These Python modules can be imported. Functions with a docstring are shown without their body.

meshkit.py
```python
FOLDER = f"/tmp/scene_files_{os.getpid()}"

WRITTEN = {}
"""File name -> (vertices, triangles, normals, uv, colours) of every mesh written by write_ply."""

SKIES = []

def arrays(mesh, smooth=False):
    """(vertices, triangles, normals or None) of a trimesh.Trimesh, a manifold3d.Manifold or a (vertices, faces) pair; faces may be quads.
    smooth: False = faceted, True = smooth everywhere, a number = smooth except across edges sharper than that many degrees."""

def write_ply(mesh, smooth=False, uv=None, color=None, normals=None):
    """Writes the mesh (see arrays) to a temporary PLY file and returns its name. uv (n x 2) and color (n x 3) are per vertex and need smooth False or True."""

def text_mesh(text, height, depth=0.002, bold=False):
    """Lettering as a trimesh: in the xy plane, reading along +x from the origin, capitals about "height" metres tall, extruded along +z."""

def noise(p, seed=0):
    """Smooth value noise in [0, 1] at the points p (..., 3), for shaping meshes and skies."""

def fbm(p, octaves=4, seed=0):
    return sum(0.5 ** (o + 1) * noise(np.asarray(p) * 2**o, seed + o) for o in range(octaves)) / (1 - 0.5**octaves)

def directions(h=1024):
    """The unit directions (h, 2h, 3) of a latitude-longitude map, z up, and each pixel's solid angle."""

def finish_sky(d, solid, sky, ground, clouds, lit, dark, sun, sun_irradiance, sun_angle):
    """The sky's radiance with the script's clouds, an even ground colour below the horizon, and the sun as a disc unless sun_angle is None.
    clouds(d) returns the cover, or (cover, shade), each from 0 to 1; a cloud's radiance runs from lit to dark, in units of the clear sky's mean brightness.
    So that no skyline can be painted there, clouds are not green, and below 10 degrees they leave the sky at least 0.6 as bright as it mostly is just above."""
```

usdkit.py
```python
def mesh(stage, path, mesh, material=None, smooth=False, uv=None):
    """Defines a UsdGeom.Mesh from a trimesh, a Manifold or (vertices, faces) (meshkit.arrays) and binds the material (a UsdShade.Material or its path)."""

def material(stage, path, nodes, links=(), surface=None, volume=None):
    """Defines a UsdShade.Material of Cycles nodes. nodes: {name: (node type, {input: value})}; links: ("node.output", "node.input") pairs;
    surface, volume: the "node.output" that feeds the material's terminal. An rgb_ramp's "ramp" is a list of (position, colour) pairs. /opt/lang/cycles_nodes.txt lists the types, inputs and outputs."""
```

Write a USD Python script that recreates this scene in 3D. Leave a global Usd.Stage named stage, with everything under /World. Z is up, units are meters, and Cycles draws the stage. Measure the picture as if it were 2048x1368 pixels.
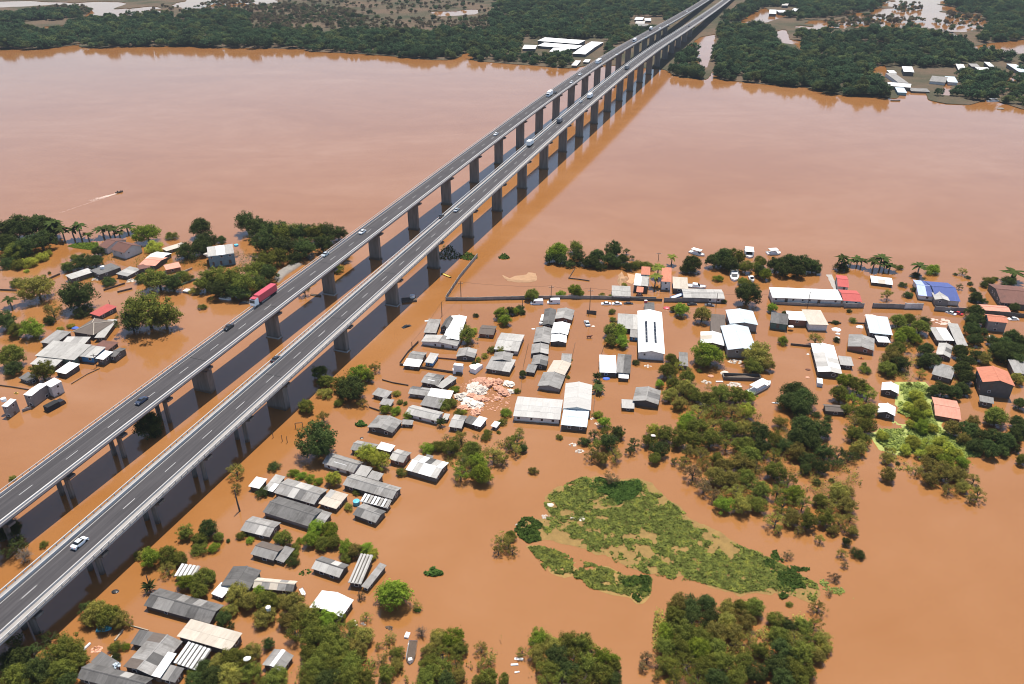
import math, random
import numpy as np
import trimesh
import shapely
from shapely.geometry import Polygon
from scipy.interpolate import PchipInterpolator
import usdkit, meshkit
from pxr import Usd, UsdGeom, UsdLux, UsdShade, Sdf, Gf, Vt

# ------------------------------------------------------------------ camera, sky, sun, exposure
stage = Usd.Stage.CreateInMemory()
UsdGeom.SetStageUpAxis(stage, 'Z')
UsdGeom.SetStageMetersPerUnit(stage, 1.0)
stage.SetDefaultPrim(UsdGeom.Xform.Define(stage, '/World').GetPrim())
UsdGeom.Scope.Define(stage, '/World/Looks')
HC, FPX, PITCH = 150.0, 1578.0, math.atan((684 + 205) / 1578.0)
cam = UsdGeom.Camera.Define(stage, '/World/camera')
cam.CreateHorizontalApertureAttr(36.0)
cam.CreateVerticalApertureAttr(36.0 * 684 / 1024)
cam.CreateFocalLengthAttr(36.0 * FPX / 2048)
cam.CreateClippingRangeAttr(Gf.Vec2f(1, 60000))
cam.AddTranslateOp().Set(Gf.Vec3d(0, 0, HC))
cam.AddRotateXOp().Set(90 - math.degrees(PITCH))
EXPOSURE = 0.55
cam.CreateExposureAttr(EXPOSURE)
HAZE = 0.00004
SUN_AZ, SUN_EL = math.radians(13), math.radians(71)
usdkit.material(stage, '/World/Looks/sky_look', {
    's': ('sky_texture', {'sky_type': 'single_scattering', 'sun_disc': False, 'sun_elevation': SUN_EL, 'sun_rotation': SUN_AZ,
                          'altitude': 100.0, 'air_density': 1.0, 'aerosol_density': 0.8, 'ozone_density': 1.0}),
    'b': ('background_shader', {'strength': 0.1})}, [('s.color', 'b.color')], surface='b.background')
dome = UsdLux.DomeLight.Define(stage, '/World/sky')
UsdShade.MaterialBindingAPI.Apply(dome.GetPrim()).Bind(UsdShade.Material.Get(stage, '/World/Looks/sky_look'))
dome.GetPrim().SetCustomDataByKey('kind', 'structure')
sun = UsdLux.DistantLight.Define(stage, '/World/sun')
sun.CreateNormalizeAttr(True)
sun.CreateIntensityAttr(1.2)
sun.CreateAngleAttr(0.5)
sun.CreateColorAttr(Gf.Vec3f(1.0, 0.95, 0.86))
sun.AddRotateZOp().Set(-math.degrees(SUN_AZ))
sun.AddRotateXOp().Set(-(90 - math.degrees(SUN_EL)))

# ------------------------------------------------------------------ helpers
R = random.Random(7)
_cp, _sp = math.cos(PITCH), math.sin(PITCH)
FW, UPV = np.array([0, _cp, -_sp]), np.array([0, _sp, _cp])
CAMP = np.array([0, 0, HC])


def ray(x, y):
    return FW + np.array([(x - 1024) / FPX, 0, 0]) - UPV * ((y - 684) / FPX)


def at(x, y, z=0.0):
    """The point of the level z that the photograph shows at its pixel (x, y)."""
    d = ray(x, y)
    return CAMP + d * ((z - HC) / d[2])


def to_px(P):
    P = np.asarray(P, float) - CAMP
    dep = P @ FW
    return np.stack([1024 + FPX * P[..., 0] / dep, 684 - FPX * (P @ UPV) / dep], -1), dep


_names = {}


def numbered(parent, name):
    k = (parent, name)
    n = _names.get(k, 0)
    _names[k] = n + 1
    return f'{parent}/{name}' if n == 0 else f'{parent}/{name}_{n:03d}'


def tag(p, label=None, cat=None, group=None, kind=None):
    p = p.GetPrim() if hasattr(p, 'GetPrim') else p
    for k, v in (('label', label), ('category', cat), ('group', group), ('kind', kind)):
        if v:
            p.SetCustomDataByKey(k, v)
    return p


def thing(name, label, cat, loc=(0, 0, 0), rz=0.0, group=None, scale=None, tilt=None):
    x = UsdGeom.Xform.Define(stage, numbered('/World', name))
    x.AddTranslateOp().Set(Gf.Vec3d(*map(float, loc)))
    x.AddRotateZOp().Set(math.degrees(rz))
    if tilt:
        x.AddRotateXOp().Set(tilt)
    if scale is not None:
        x.AddScaleOp().Set(Gf.Vec3f(*map(float, scale)))
    return tag(x.GetPrim(), label, cat, group)


def obj(name, mesh, mat, parent='/World', smooth=False):
    parent = parent if isinstance(parent, str) else str(parent.GetPath())
    return usdkit.mesh(stage, numbered(parent, name), mesh, MAT[mat] if isinstance(mat, str) else mat, smooth).GetPrim()


class MB:
    """Collects vertices and triangles of one mesh."""
    def __init__(s):
        s.v, s.f, s.n = [], [], 0

    def add(s, v, f):
        v, f = np.asarray(v, float), np.asarray(f, int)
        if f.shape[1] == 4:
            f = np.vstack([f[:, [0, 1, 2]], f[:, [0, 2, 3]]])
        s.v.append(v)
        s.f.append(f + s.n)
        s.n += len(v)
        return s

    def box(s, x0, x1, y0, y1, z0, z1):
        v = [(x, y, z) for x in (x0, x1) for y in (y0, y1) for z in (z0, z1)]
        return s.add(v, [(0, 1, 3, 2), (4, 6, 7, 5), (0, 4, 5, 1), (2, 3, 7, 6), (0, 2, 6, 4), (1, 5, 7, 3)])

    def prism(s, prof, a, b, axis=0):
        """Profile (p, q) swept from a to b along the axis: axis 0 -> (y, z), axis 1 -> (x, z), axis 2 -> (x, y)."""
        prof = np.asarray(prof, float)
        n = len(prof)
        v = []
        for t in (a, b):
            for p, q in prof:
                v.append({0: (t, p, q), 1: (p, t, q), 2: (p, q, t)}[axis])
        tri = [(0, i, i + 1) for i in range(1, n - 1)] + [(n, n + i + 1, n + i) for i in range(1, n - 1)]
        for i in range(n):
            j = (i + 1) % n
            tri += [(i, n + i, n + j), (i, n + j, j)]
        m = trimesh.Trimesh(np.array(v), np.array(tri), process=False)
        if m.volume < 0:
            m.invert()
        return s.add(m.vertices, m.faces)

    def tube(s, pts, rad, sides=6):
        from_ = np.asarray(pts, float)
        r = np.broadcast_to(rad, (len(from_),))
        t = np.gradient(from_, axis=0)
        t /= np.linalg.norm(t, axis=1, keepdims=True) + 1e-9
        a = np.cross(t, np.where(np.abs(t[:, 2:]) < 0.9, [0, 0, 1.0], [1.0, 0, 0]))
        a /= np.linalg.norm(a, axis=1, keepdims=True) + 1e-9
        b = np.cross(t, a)
        ang = np.arange(sides) * 2 * math.pi / sides
        v = from_[:, None] + r[:, None, None] * (np.cos(ang)[None, :, None] * a[:, None] + np.sin(ang)[None, :, None] * b[:, None])
        f = []
        for i in range(len(from_) - 1):
            for j in range(sides):
                k = (j + 1) % sides
                f.append((i * sides + j, i * sides + k, (i + 1) * sides + k, (i + 1) * sides + j))
        s.add(v.reshape(-1, 3), f)
        e = (len(from_) - 1) * sides
        s.f.append(np.array([(e, e + j, e + j + 1) for j in range(1, sides - 1)]) + s.n - len(v) * sides)
        return s

    def mesh(s):
        return np.vstack(s.v), np.vstack(s.f)


def box(*a):
    return MB().box(*a).mesh()


# ------------------------------------------------------------------ materials
MAT = {}


def plain(name, col, rough=0.8, var=0.15, scale=1.0, metal=0.0, spec=0.3, stretch=(1, 1, 1), mud=False):
    """Even colour with noise and a different tone for each piece."""
    c = np.array(col, float)
    MAT[name] = usdkit.material(stage, '/World/Looks/' + name, {
        'g': ('texture_coordinate', {}), 'mp': ('mapping', {'scale': stretch}),
        'n': ('noise_texture', {'scale': scale, 'detail': 5.0, 'roughness': 0.65}),
        'o': ('object_info', {}),
        'r': ('rgb_ramp', {'ramp': [(0.25, tuple(c * (1 - var))), (0.5, tuple(c)), (0.78, tuple(np.minimum(c * (1 + var), 0.9)))]}),
        'mr': ('map_range', {'from_min': 0.0, 'from_max': 1.0, 'to_min': 1 - var, 'to_max': 1 + var * 0.8}),
        'h': ('hsv', {'hue': 0.5, 'saturation': 1.0, 'fac': 1.0}),
        'ge': ('geometry', {}), 'sx': ('separate_xyz', {}), 'nz': ('math', {'math_type': 'multiply_add', 'value2': -0.9}),
        'tm': ('map_range', {'from_min': -0.35, 'from_max': 0.1, 'to_min': 0.8, 'to_max': 0.0, 'clamp': True}), 'mm': ('mix_color', {'b': (0.17, 0.085, 0.042)}),
        'p': ('principled_bsdf', {'roughness': rough, 'metallic': metal, 'specular_ior_level': spec})},
        [('g.object', 'mp.vector'), ('mp.vector', 'n.vector'), ('n.fac', 'r.fac'), ('r.color', 'h.color'), ('o.random', 'mr.value'), ('mr.result', 'h.value')] +
        ([('ge.position', 'sx.vector'), ('n.fac', 'nz.value1'), ('sx.z', 'nz.value3'), ('nz.value', 'tm.value'), ('tm.result', 'mm.fac'), ('h.color', 'mm.a'), ('mm.result', 'p.base_color')] if mud else [('h.color', 'p.base_color')]), surface='p.BSDF')


def roof_mat(name, col, stain, amount=0.5, var=0.2, rough=0.85, spec=0.25):
    """Weathered sheets: streaks down the slope (local y), blotches of stain, a tone for each sheet."""
    c = np.array(col, float)
    MAT[name] = usdkit.material(stage, '/World/Looks/' + name, {
        'g': ('texture_coordinate', {}), 'm1': ('mapping', {'scale': (1.6, 0.22, 0.3)}),
        'n1': ('noise_texture', {'scale': 1.3, 'detail': 6.0, 'roughness': 0.7}),
        'n2': ('noise_texture', {'scale': 0.33, 'detail': 6.0, 'roughness': 0.7, 'distortion': 0.4}),
        'o': ('object_info', {}),
        'r1': ('rgb_ramp', {'ramp': [(0.3, tuple(c * (1 - 0.32 * amount))), (0.55, tuple(c)), (0.75, tuple(np.minimum(c * (1 + 0.3 * amount), 0.88)))]}),
        'r2': ('rgb_ramp', {'ramp': [(0.5, (0, 0, 0)), (0.72, (amount,) * 3)]}),
        'mx': ('mix_color', {'b': stain}),
        'mr': ('map_range', {'from_min': 0.0, 'from_max': 1.0, 'to_min': 1 - var, 'to_max': 1 + var * 0.7}),
        'h': ('hsv', {'hue': 0.5, 'saturation': 1.0, 'fac': 1.0}),
        'w': ('wave_texture', {'wave_type': 'bands', 'bands_direction': 'x', 'scale': 1.1}),
        'bp': ('bump', {'strength': 0.35, 'distance': 0.05}),
        'p': ('principled_bsdf', {'roughness': rough, 'specular_ior_level': spec})},
        [('g.object', 'm1.vector'), ('m1.vector', 'n1.vector'), ('g.object', 'n2.vector'), ('n1.fac', 'r1.fac'), ('n2.fac', 'r2.fac'),
         ('r1.color', 'mx.a'), ('r2.color', 'mx.fac'), ('mx.result', 'h.color'), ('o.random', 'mr.value'), ('mr.result', 'h.value'),
         ('g.object', 'w.vector'), ('w.fac', 'bp.height'), ('bp.normal', 'p.normal'), ('h.color', 'p.base_color')], surface='p.BSDF')


roof_mat('roof_dark', (0.122, 0.115, 0.110), (0.04, 0.037, 0.034), 0.7, 0.25)
roof_mat('roof_mid', (0.25, 0.236, 0.222), (0.10, 0.085, 0.072), 0.75, 0.22)
roof_mat('roof_light', (0.38, 0.36, 0.335), (0.18, 0.165, 0.145), 0.5, 0.16)
roof_mat('roof_white', (0.66, 0.65, 0.635), (0.36, 0.32, 0.27), 0.38, 0.08, 0.6)
roof_mat('roof_pale', (0.43, 0.41, 0.385), (0.36, 0.33, 0.30), 0.3, 0.07)
roof_mat('roof_beige', (0.46, 0.40, 0.33), (0.30, 0.24, 0.18), 0.4, 0.10)
roof_mat('roof_sky', (0.46, 0.52, 0.56), (0.35, 0.38, 0.40), 0.25, 0.08, 0.5)
roof_mat('roof_tile', (0.46, 0.17, 0.105), (0.25, 0.10, 0.06), 0.5, 0.10)
roof_mat('roof_pink', (0.55, 0.25, 0.18), (0.36, 0.15, 0.10), 0.5, 0.10)
roof_mat('roof_red', (0.40, 0.085, 0.075), (0.24, 0.05, 0.045), 0.3, 0.08)
roof_mat('roof_brown', (0.15, 0.072, 0.056), (0.05, 0.035, 0.03), 0.5, 0.10)
roof_mat('roof_taupe', (0.125, 0.10, 0.085), (0.07, 0.055, 0.045), 0.4, 0.10)
roof_mat('roof_blue', (0.07, 0.095, 0.25), (0.05, 0.07, 0.2), 0.4, 0.1)
roof_mat('roof_pale_blue', (0.36, 0.42, 0.66), (0.22, 0.27, 0.5), 0.4, 0.1)
for nm, c in dict(wall_grey=(0.22, 0.205, 0.19), wall_white=(0.52, 0.50, 0.47), wall_dark=(0.09, 0.078, 0.068), wall_brick=(0.22, 0.105, 0.07), wall_wood=(0.12, 0.085, 0.06),
                  wall_blue=(0.06, 0.22, 0.42), wall_green=(0.10, 0.16, 0.13), wall_teal=(0.16, 0.25, 0.28), wall_cream=(0.42, 0.36, 0.27), concrete=(0.31, 0.285, 0.26),
                  fence_concrete=(0.24, 0.215, 0.19)).items():
    plain(nm, c, 0.9, 0.18, 0.9, mud=nm != 'concrete')
plain('glass_dark', (0.02, 0.022, 0.026), 0.15, 0.1, spec=0.5)
plain('trim_white', (0.66, 0.65, 0.63), 0.7, 0.08)
plain('deck_concrete', (0.30, 0.278, 0.262), 0.9, 0.12, 0.35)
plain('barrier_white', (0.41, 0.39, 0.37), 0.8, 0.10, 0.5)
plain('barrier_pink', (0.42, 0.36, 0.325), 0.85, 0.10, 0.5)
plain('paint', (0.42, 0.41, 0.40), 0.8, 0.12, 1.5)
plain('bark', (0.085, 0.065, 0.05), 0.95, 0.25, 2.0)
plain('bark_pale', (0.17, 0.14, 0.115), 0.95, 0.25, 2.0)
plain('wood', (0.11, 0.08, 0.06), 0.9, 0.25, 2.0)
plain('wood_pale', (0.34, 0.28, 0.21), 0.9, 0.2, 2.0)
plain('rubber', (0.015, 0.015, 0.016), 0.8, 0.1)
plain('steel', (0.22, 0.22, 0.22), 0.5, 0.15)
plain('tank_cyan', (0.10, 0.42, 0.55), 0.5, 0.1)
plain('tarp_blue', (0.06, 0.12, 0.42), 0.7, 0.2, 1.5)
plain('tarp_pink', (0.52, 0.27, 0.18), 0.8, 0.22, 0.8)
plain('tarp_white', (0.56, 0.49, 0.42), 0.8, 0.18, 0.8)
plain('sand', (0.40, 0.235, 0.13), 0.95, 0.16, 0.5)
plain('foam', (0.55, 0.40, 0.33), 0.9, 0.12, 0.4)
plain('plastic_orange', (0.55, 0.16, 0.05), 0.6, 0.1)
plain('plastic_yellow', (0.62, 0.42, 0.08), 0.6, 0.1)
plain('cow_coat', (0.13, 0.05, 0.03), 0.8, 0.2, 2.0)
for nm, c in dict(car_white=(0.72, 0.72, 0.72), car_silver=(0.42, 0.46, 0.48), car_black=(0.018, 0.018, 0.02), car_grey=(0.10, 0.10, 0.11), car_red=(0.42, 0.025, 0.03), car_blue=(0.03, 0.04, 0.07),
                  truck_red=(0.46, 0.05, 0.065)).items():
    MAT[nm] = usdkit.material(stage, '/World/Looks/' + nm, {'p': ('principled_bsdf', {'base_color': c, 'roughness': 0.35, 'specular_ior_level': 0.5, 'coat_weight': 0.4, 'coat_roughness': 0.1})}, [], surface='p.BSDF')


def leaf_mat(name, col, var=0.32, trans=0.36):
    c = np.array(col, float)
    MAT[name] = usdkit.material(stage, '/World/Looks/' + name, {
        'g': ('geometry', {}), 'n': ('noise_texture', {'scale': 0.55, 'detail': 3.0, 'roughness': 0.6}), 'o': ('object_info', {}),
        'r': ('rgb_ramp', {'ramp': [(0.3, tuple(c * (1 - var))), (0.5, tuple(c)), (0.72, tuple(c * np.array([1 + var * 1.5, 1 + var * 1.15, 1 + var * 0.4])))]}),
        'mr': ('map_range', {'from_min': 0.0, 'from_max': 1.0, 'to_min': 0.72, 'to_max': 1.3}),
        'mh': ('map_range', {'from_min': 0.0, 'from_max': 1.0, 'to_min': 0.482, 'to_max': 0.515}),
        'h': ('hsv', {'saturation': 1.0, 'fac': 1.0}),
        'd': ('diffuse_bsdf', {}), 't': ('translucent_bsdf', {}), 'm': ('mix_closure', {'fac': trans})},
        [('g.position', 'n.vector'), ('n.fac', 'r.fac'), ('r.color', 'h.color'), ('o.random', 'mr.value'), ('mr.result', 'h.value'), ('o.random', 'mh.value'), ('mh.result', 'h.hue'),
         ('h.color', 'd.color'), ('h.color', 't.color'), ('d.BSDF', 'm.closure1'), ('t.BSDF', 'm.closure2')], surface='m.closure')


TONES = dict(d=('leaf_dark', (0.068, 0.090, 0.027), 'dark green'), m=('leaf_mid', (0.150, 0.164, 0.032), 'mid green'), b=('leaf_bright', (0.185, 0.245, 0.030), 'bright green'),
             o=('leaf_olive', (0.235, 0.208, 0.050), 'olive green'), y=('leaf_yellow', (0.32, 0.33, 0.05), 'yellow-green'), n=('leaf_brown', (0.19, 0.135, 0.065), 'brownish'),
             p=('leaf_pale', (0.30, 0.37, 0.10), 'pale green'), f=('leaf_far', (0.058, 0.094, 0.046), 'dark green'), h=('leaf_far_light', (0.112, 0.138, 0.055), 'mid green'),
             u=('leaf_far_brown', (0.15, 0.125, 0.08), 'brownish'))
for k, (nm, c, w) in TONES.items():
    leaf_mat(nm, c)
leaf_mat('weed_leaf', (0.125, 0.135, 0.032), 0.5, 0.15)
leaf_mat('weed_dark', (0.055, 0.10, 0.022), 0.3, 0.15)
leaf_mat('grass_leaf', (0.12, 0.17, 0.025), 0.3, 0.1)

usdkit.material(stage, '/World/Looks/muddy_water', {
    'g': ('geometry', {}),
    'mw': ('mapping', {'scale': (0.55, 1.25, 1.0), 'rotation': (0.0, 0.0, 0.12)}), 'n1': ('noise_texture', {'scale': 0.009, 'detail': 6.0, 'roughness': 0.6, 'distortion': 1.1}),
    'n2': ('noise_texture', {'scale': 0.05, 'detail': 3.0, 'roughness': 0.5}),
    'mx': ('math', {'math_type': 'multiply_add', 'value2': 0.3}),
    'r': ('rgb_ramp', {'ramp': [(0.5, (0.250, 0.103, 0.028)), (0.68, (0.272, 0.118, 0.038)), (0.86, (0.295, 0.138, 0.055))]}),  # pinker patches put the sky reflection of wind-ruffled water into the colour
    'mp': ('mapping', {'scale': (0.35, 1.0, 1.0), 'rotation': (0.0, 0.0, 0.35)}),
    'n3': ('noise_texture', {'scale': 0.55, 'detail': 4.0, 'roughness': 0.6}),
    'n4': ('noise_texture', {'scale': 0.02, 'detail': 2.0}),
    'bm': ('math', {'math_type': 'multiply'}),
    'bp': ('bump', {'strength': 0.16, 'distance': 0.25}),
    'p': ('principled_bsdf', {'roughness': 0.09, 'ior': 1.6, 'specular_ior_level': 0.5})},
    [('g.position', 'mw.vector'), ('mw.vector', 'n1.vector'), ('g.position', 'n2.vector'), ('n2.fac', 'mx.value1'), ('n1.fac', 'mx.value3'), ('mx.value', 'r.fac'),
     ('g.position', 'mp.vector'), ('mp.vector', 'n3.vector'), ('g.position', 'n4.vector'), ('n3.fac', 'bm.value1'), ('n4.fac', 'bm.value2'), ('bm.value', 'bp.height'),
     ('bp.normal', 'p.normal'), ('r.color', 'p.base_color')], surface='p.BSDF')
MAT['water'] = UsdShade.Material.Get(stage, '/World/Looks/muddy_water')
usdkit.material(stage, '/World/Looks/marsh', {
    'g': ('geometry', {}),
    'n1': ('noise_texture', {'scale': 0.012, 'detail': 7.0, 'roughness': 0.65}),
    'r': ('rgb_ramp', {'ramp': [(0.3, (0.035, 0.045, 0.024)), (0.45, (0.075, 0.065, 0.042)), (0.58, (0.115, 0.08, 0.055)), (0.75, (0.07, 0.065, 0.036))]}),
    'n2': ('noise_texture', {'scale': 0.5, 'detail': 3.0}), 'bp': ('bump', {'strength': 0.6, 'distance': 0.8}),
    'p': ('principled_bsdf', {'roughness': 1.0, 'specular_ior_level': 0.05})},
    [('g.position', 'n1.vector'), ('n1.fac', 'r.fac'), ('r.color', 'p.base_color'), ('g.position', 'n2.vector'), ('n2.fac', 'bp.height'), ('bp.normal', 'p.normal')], surface='p.BSDF')
MAT['marsh'] = UsdShade.Material.Get(stage, '/World/Looks/marsh')
plain('creeper_film', (0.26, 0.28, 0.085), 0.9, 0.3, 0.6)
plain('scum_film', (0.22, 0.135, 0.042), 0.9, 0.25, 0.5)
_rz = -math.atan2(.93856, .34512)
usdkit.material(stage, '/World/Looks/asphalt', {
    'g': ('geometry', {}), 'm0': ('mapping', {'rotation': (0.0, 0.0, _rz)}), 'm1': ('mapping', {'scale': (0.012, 1.5, 1.0)}), 'm2': ('mapping', {'scale': (0.05, 0.22, 1.0)}),
    'n1': ('noise_texture', {'scale': 1.0, 'detail': 4.0, 'roughness': 0.6}), 'n2': ('noise_texture', {'scale': 1.0, 'detail': 5.0, 'roughness': 0.65}), 'n3': ('noise_texture', {'scale': 6.0, 'detail': 3.0}),
    'a': ('math', {'math_type': 'multiply_add', 'value2': 0.5}), 'b': ('math', {'math_type': 'multiply_add', 'value2': 0.25}),
    'r': ('rgb_ramp', {'ramp': [(0.6, (0.036, 0.033, 0.035)), (0.85, (0.052, 0.047, 0.049)), (1.1, (0.075, 0.069, 0.07))]}),
    'sc': ('math', {'math_type': 'multiply', 'value2': 0.95}),
    'p': ('principled_bsdf', {'roughness': 0.85, 'specular_ior_level': 0.3})},
    [('g.position', 'm0.vector'), ('m0.vector', 'm1.vector'), ('m0.vector', 'm2.vector'), ('m1.vector', 'n1.vector'), ('m2.vector', 'n2.vector'), ('g.position', 'n3.vector'),
     ('n2.fac', 'a.value1'), ('n1.fac', 'a.value3'), ('n3.fac', 'b.value1'), ('a.value', 'b.value3'), ('b.value', 'sc.value1'), ('sc.value', 'r.fac'), ('r.color', 'p.base_color')], surface='p.BSDF')
MAT['asphalt'] = UsdShade.Material.Get(stage, '/World/Looks/asphalt')
usdkit.material(stage, '/World/Looks/pier_concrete', {
    'g': ('geometry', {}), 'm1': ('mapping', {'scale': (0.9, 0.9, 0.10)}), 'n1': ('noise_texture', {'scale': 1.0, 'detail': 6.0, 'roughness': 0.7}),
    'n2': ('noise_texture', {'scale': 0.35, 'detail': 4.0}), 'sx': ('separate_xyz', {}), 'o': ('object_info', {}),
    'r': ('rgb_ramp', {'ramp': [(0.3, (0.085, 0.075, 0.068)), (0.5, (0.135, 0.122, 0.112)), (0.72, (0.185, 0.168, 0.152))]}),
    'q': ('math', {'math_type': 'multiply_add', 'value2': 2.2}), 'tm': ('map_range', {'from_min': 1.6, 'from_max': 2.4, 'to_min': 0.75, 'to_max': 0.0, 'clamp': True}),
    'mx': ('mix_color', {'b': (0.10, 0.062, 0.038)}), 'w': ('wave_texture', {'wave_type': 'bands', 'bands_direction': 'z', 'scale': 0.13, 'profile': 'saw'}), 'bp': ('bump', {'strength': 0.3, 'distance': 0.05}),
    'p': ('principled_bsdf', {'roughness': 0.9, 'specular_ior_level': 0.2})},
    [('g.position', 'm1.vector'), ('m1.vector', 'n1.vector'), ('g.position', 'n2.vector'), ('g.position', 'sx.vector'), ('n1.fac', 'r.fac'), ('n2.fac', 'q.value1'), ('sx.z', 'q.value3'), ('q.value', 'tm.value'),
     ('tm.result', 'mx.fac'), ('r.color', 'mx.a'), ('g.position', 'w.vector'), ('w.fac', 'bp.height'), ('bp.normal', 'p.normal'), ('mx.result', 'p.base_color')], surface='p.BSDF')
MAT['pier_concrete'] = UsdShade.Material.Get(stage, '/World/Looks/pier_concrete')
# ------------------------------------------------------------------ the setting: water, far land
def struct(name, mesh, mat, smooth=False):
    return tag(obj(name, mesh, mat, smooth=smooth), kind='structure')


gx = np.concatenate([[-30000, -6000], np.linspace(-2500, 2500, 41), [6000, 30000]])
gy = np.concatenate([[-3000], np.linspace(-400, 2600, 31), [6000, 30000]])
XX, YY = np.meshgrid(gx, gy, indexing='ij')
idx = np.arange(XX.size).reshape(XX.shape)
struct('flood_water', (np.stack([XX.ravel(), YY.ravel(), 0 * XX.ravel()], 1), np.stack([idx[:-1, :-1].ravel(), idx[1:, :-1].ravel(), idx[1:, 1:].ravel(), idx[:-1, 1:].ravel()], 1)), 'water')
struct('river_bed', (np.array([(-30000, -3000, -4), (30000, -3000, -4), (30000, 30000, -4), (-30000, 30000, -4)]), np.array([(0, 1, 2, 3)])), 'marsh')

SHORE = [(-900, 112), (0, 98), (60, 99), (85, 98), (130, 93), (150, 91), (165, 95), (200, 97), (215, 95), (300, 93), (350, 92), (420, 95), (505, 97), (607, 98), (618, 103), (700, 107), (780, 113), (850, 119), (895, 121),
         (922, 113), (926, 104), (942, 105), (947, 122), (1000, 127), (1060, 131), (1110, 136), (1145, 138), (1180, 130), (1240, 132), (1330, 140), (1345, 150), (1360, 155), (1415, 160), (1425, 140), (1435, 145), (1440, 160),
         (1500, 166), (1540, 170), (1610, 175), (1640, 184), (1680, 190), (1740, 195), (1775, 195), (1790, 200), (1810, 180), (1850, 185), (1856, 200), (1890, 208), (1940, 210), (1975, 200), (2000, 205), (2048, 220), (3200, 240)]
HOLES = [([(-60, 3), (60, 2), (150, 6), (180, 3), (240, 4), (255, 8), (215, 22), (205, 35), (165, 38), (185, 18), (150, 13), (110, 9), (50, 14), (-60, 16)], 2),
         ([(160, 38), (215, 18), (300, 15), (350, 25), (330, 33), (250, 36), (205, 40)], 14),
         ([(340, 5), (400, -8), (530, -8), (560, 2), (512, 12), (440, 18), (405, 28), (370, 32), (375, 18), (345, 12)], 12),
         ([(90, 53), (145, 50), (145, 68), (95, 65)], 4), ([(46, 68), (56, 68), (54, 84), (46, 82)], 1), ([(20, 74), (50, 80), (40, 84), (20, 78)], 2),
         ([(860, 25), (955, 20), (950, 28), (880, 33)], 6), ([(1475, 45), (1530, 14), (1545, 28), (1580, 30), (1536, 45), (1480, 47)], 2),
         ([(1588, 54), (1640, 38), (1705, 33), (1780, 15), (1768, -6), (1830, -9), (1890, 10), (1900, 20), (1960, 30), (1975, 48), (1950, 60), (1905, 75), (1890, 68), (1820, 62), (1760, 60), (1680, 62), (1640, 58)], 26),
         ([(1545, 70), (1570, 55), (1578, 80), (1612, 84), (1600, 112), (1590, 90), (1555, 85)], 3), ([(1940, 97), (1975, 88), (2048, 80), (2200, 78), (2200, 112), (2020, 108), (1960, 103)], 4),
         ([(1713, 162), (1735, 145), (1770, 128), (1774, 150), (1745, 166), (1720, 166)], 2), ([(1375, 95), (1400, 75), (1432, 68), (1427, 95), (1420, 115), (1416, 142), (1385, 128), (1400, 105)], 3),
         ([(1890, 165), (1905, 168), (1900, 192), (1880, 190)], 1), ([(2005, 165), (2030, 150), (2030, 170), (2010, 178)], 1), ([(150, 84), (162, 84), (158, 96), (152, 96)], 1)]


def S(pts):
    return shapely.make_valid(Polygon([(x, y * 3.0) for x, y in pts]))


land_poly = S(SHORE + [(3200, -185), (-900, -185)])
hole_polys = [(S(h), w) for h, w in HOLES]


def sdist(poly, P):
    pts = shapely.points(P)
    shapely.prepare(poly)
    d = shapely.distance(poly.boundary, pts)
    return np.where(shapely.contains(poly, pts), d, -d)


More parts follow.
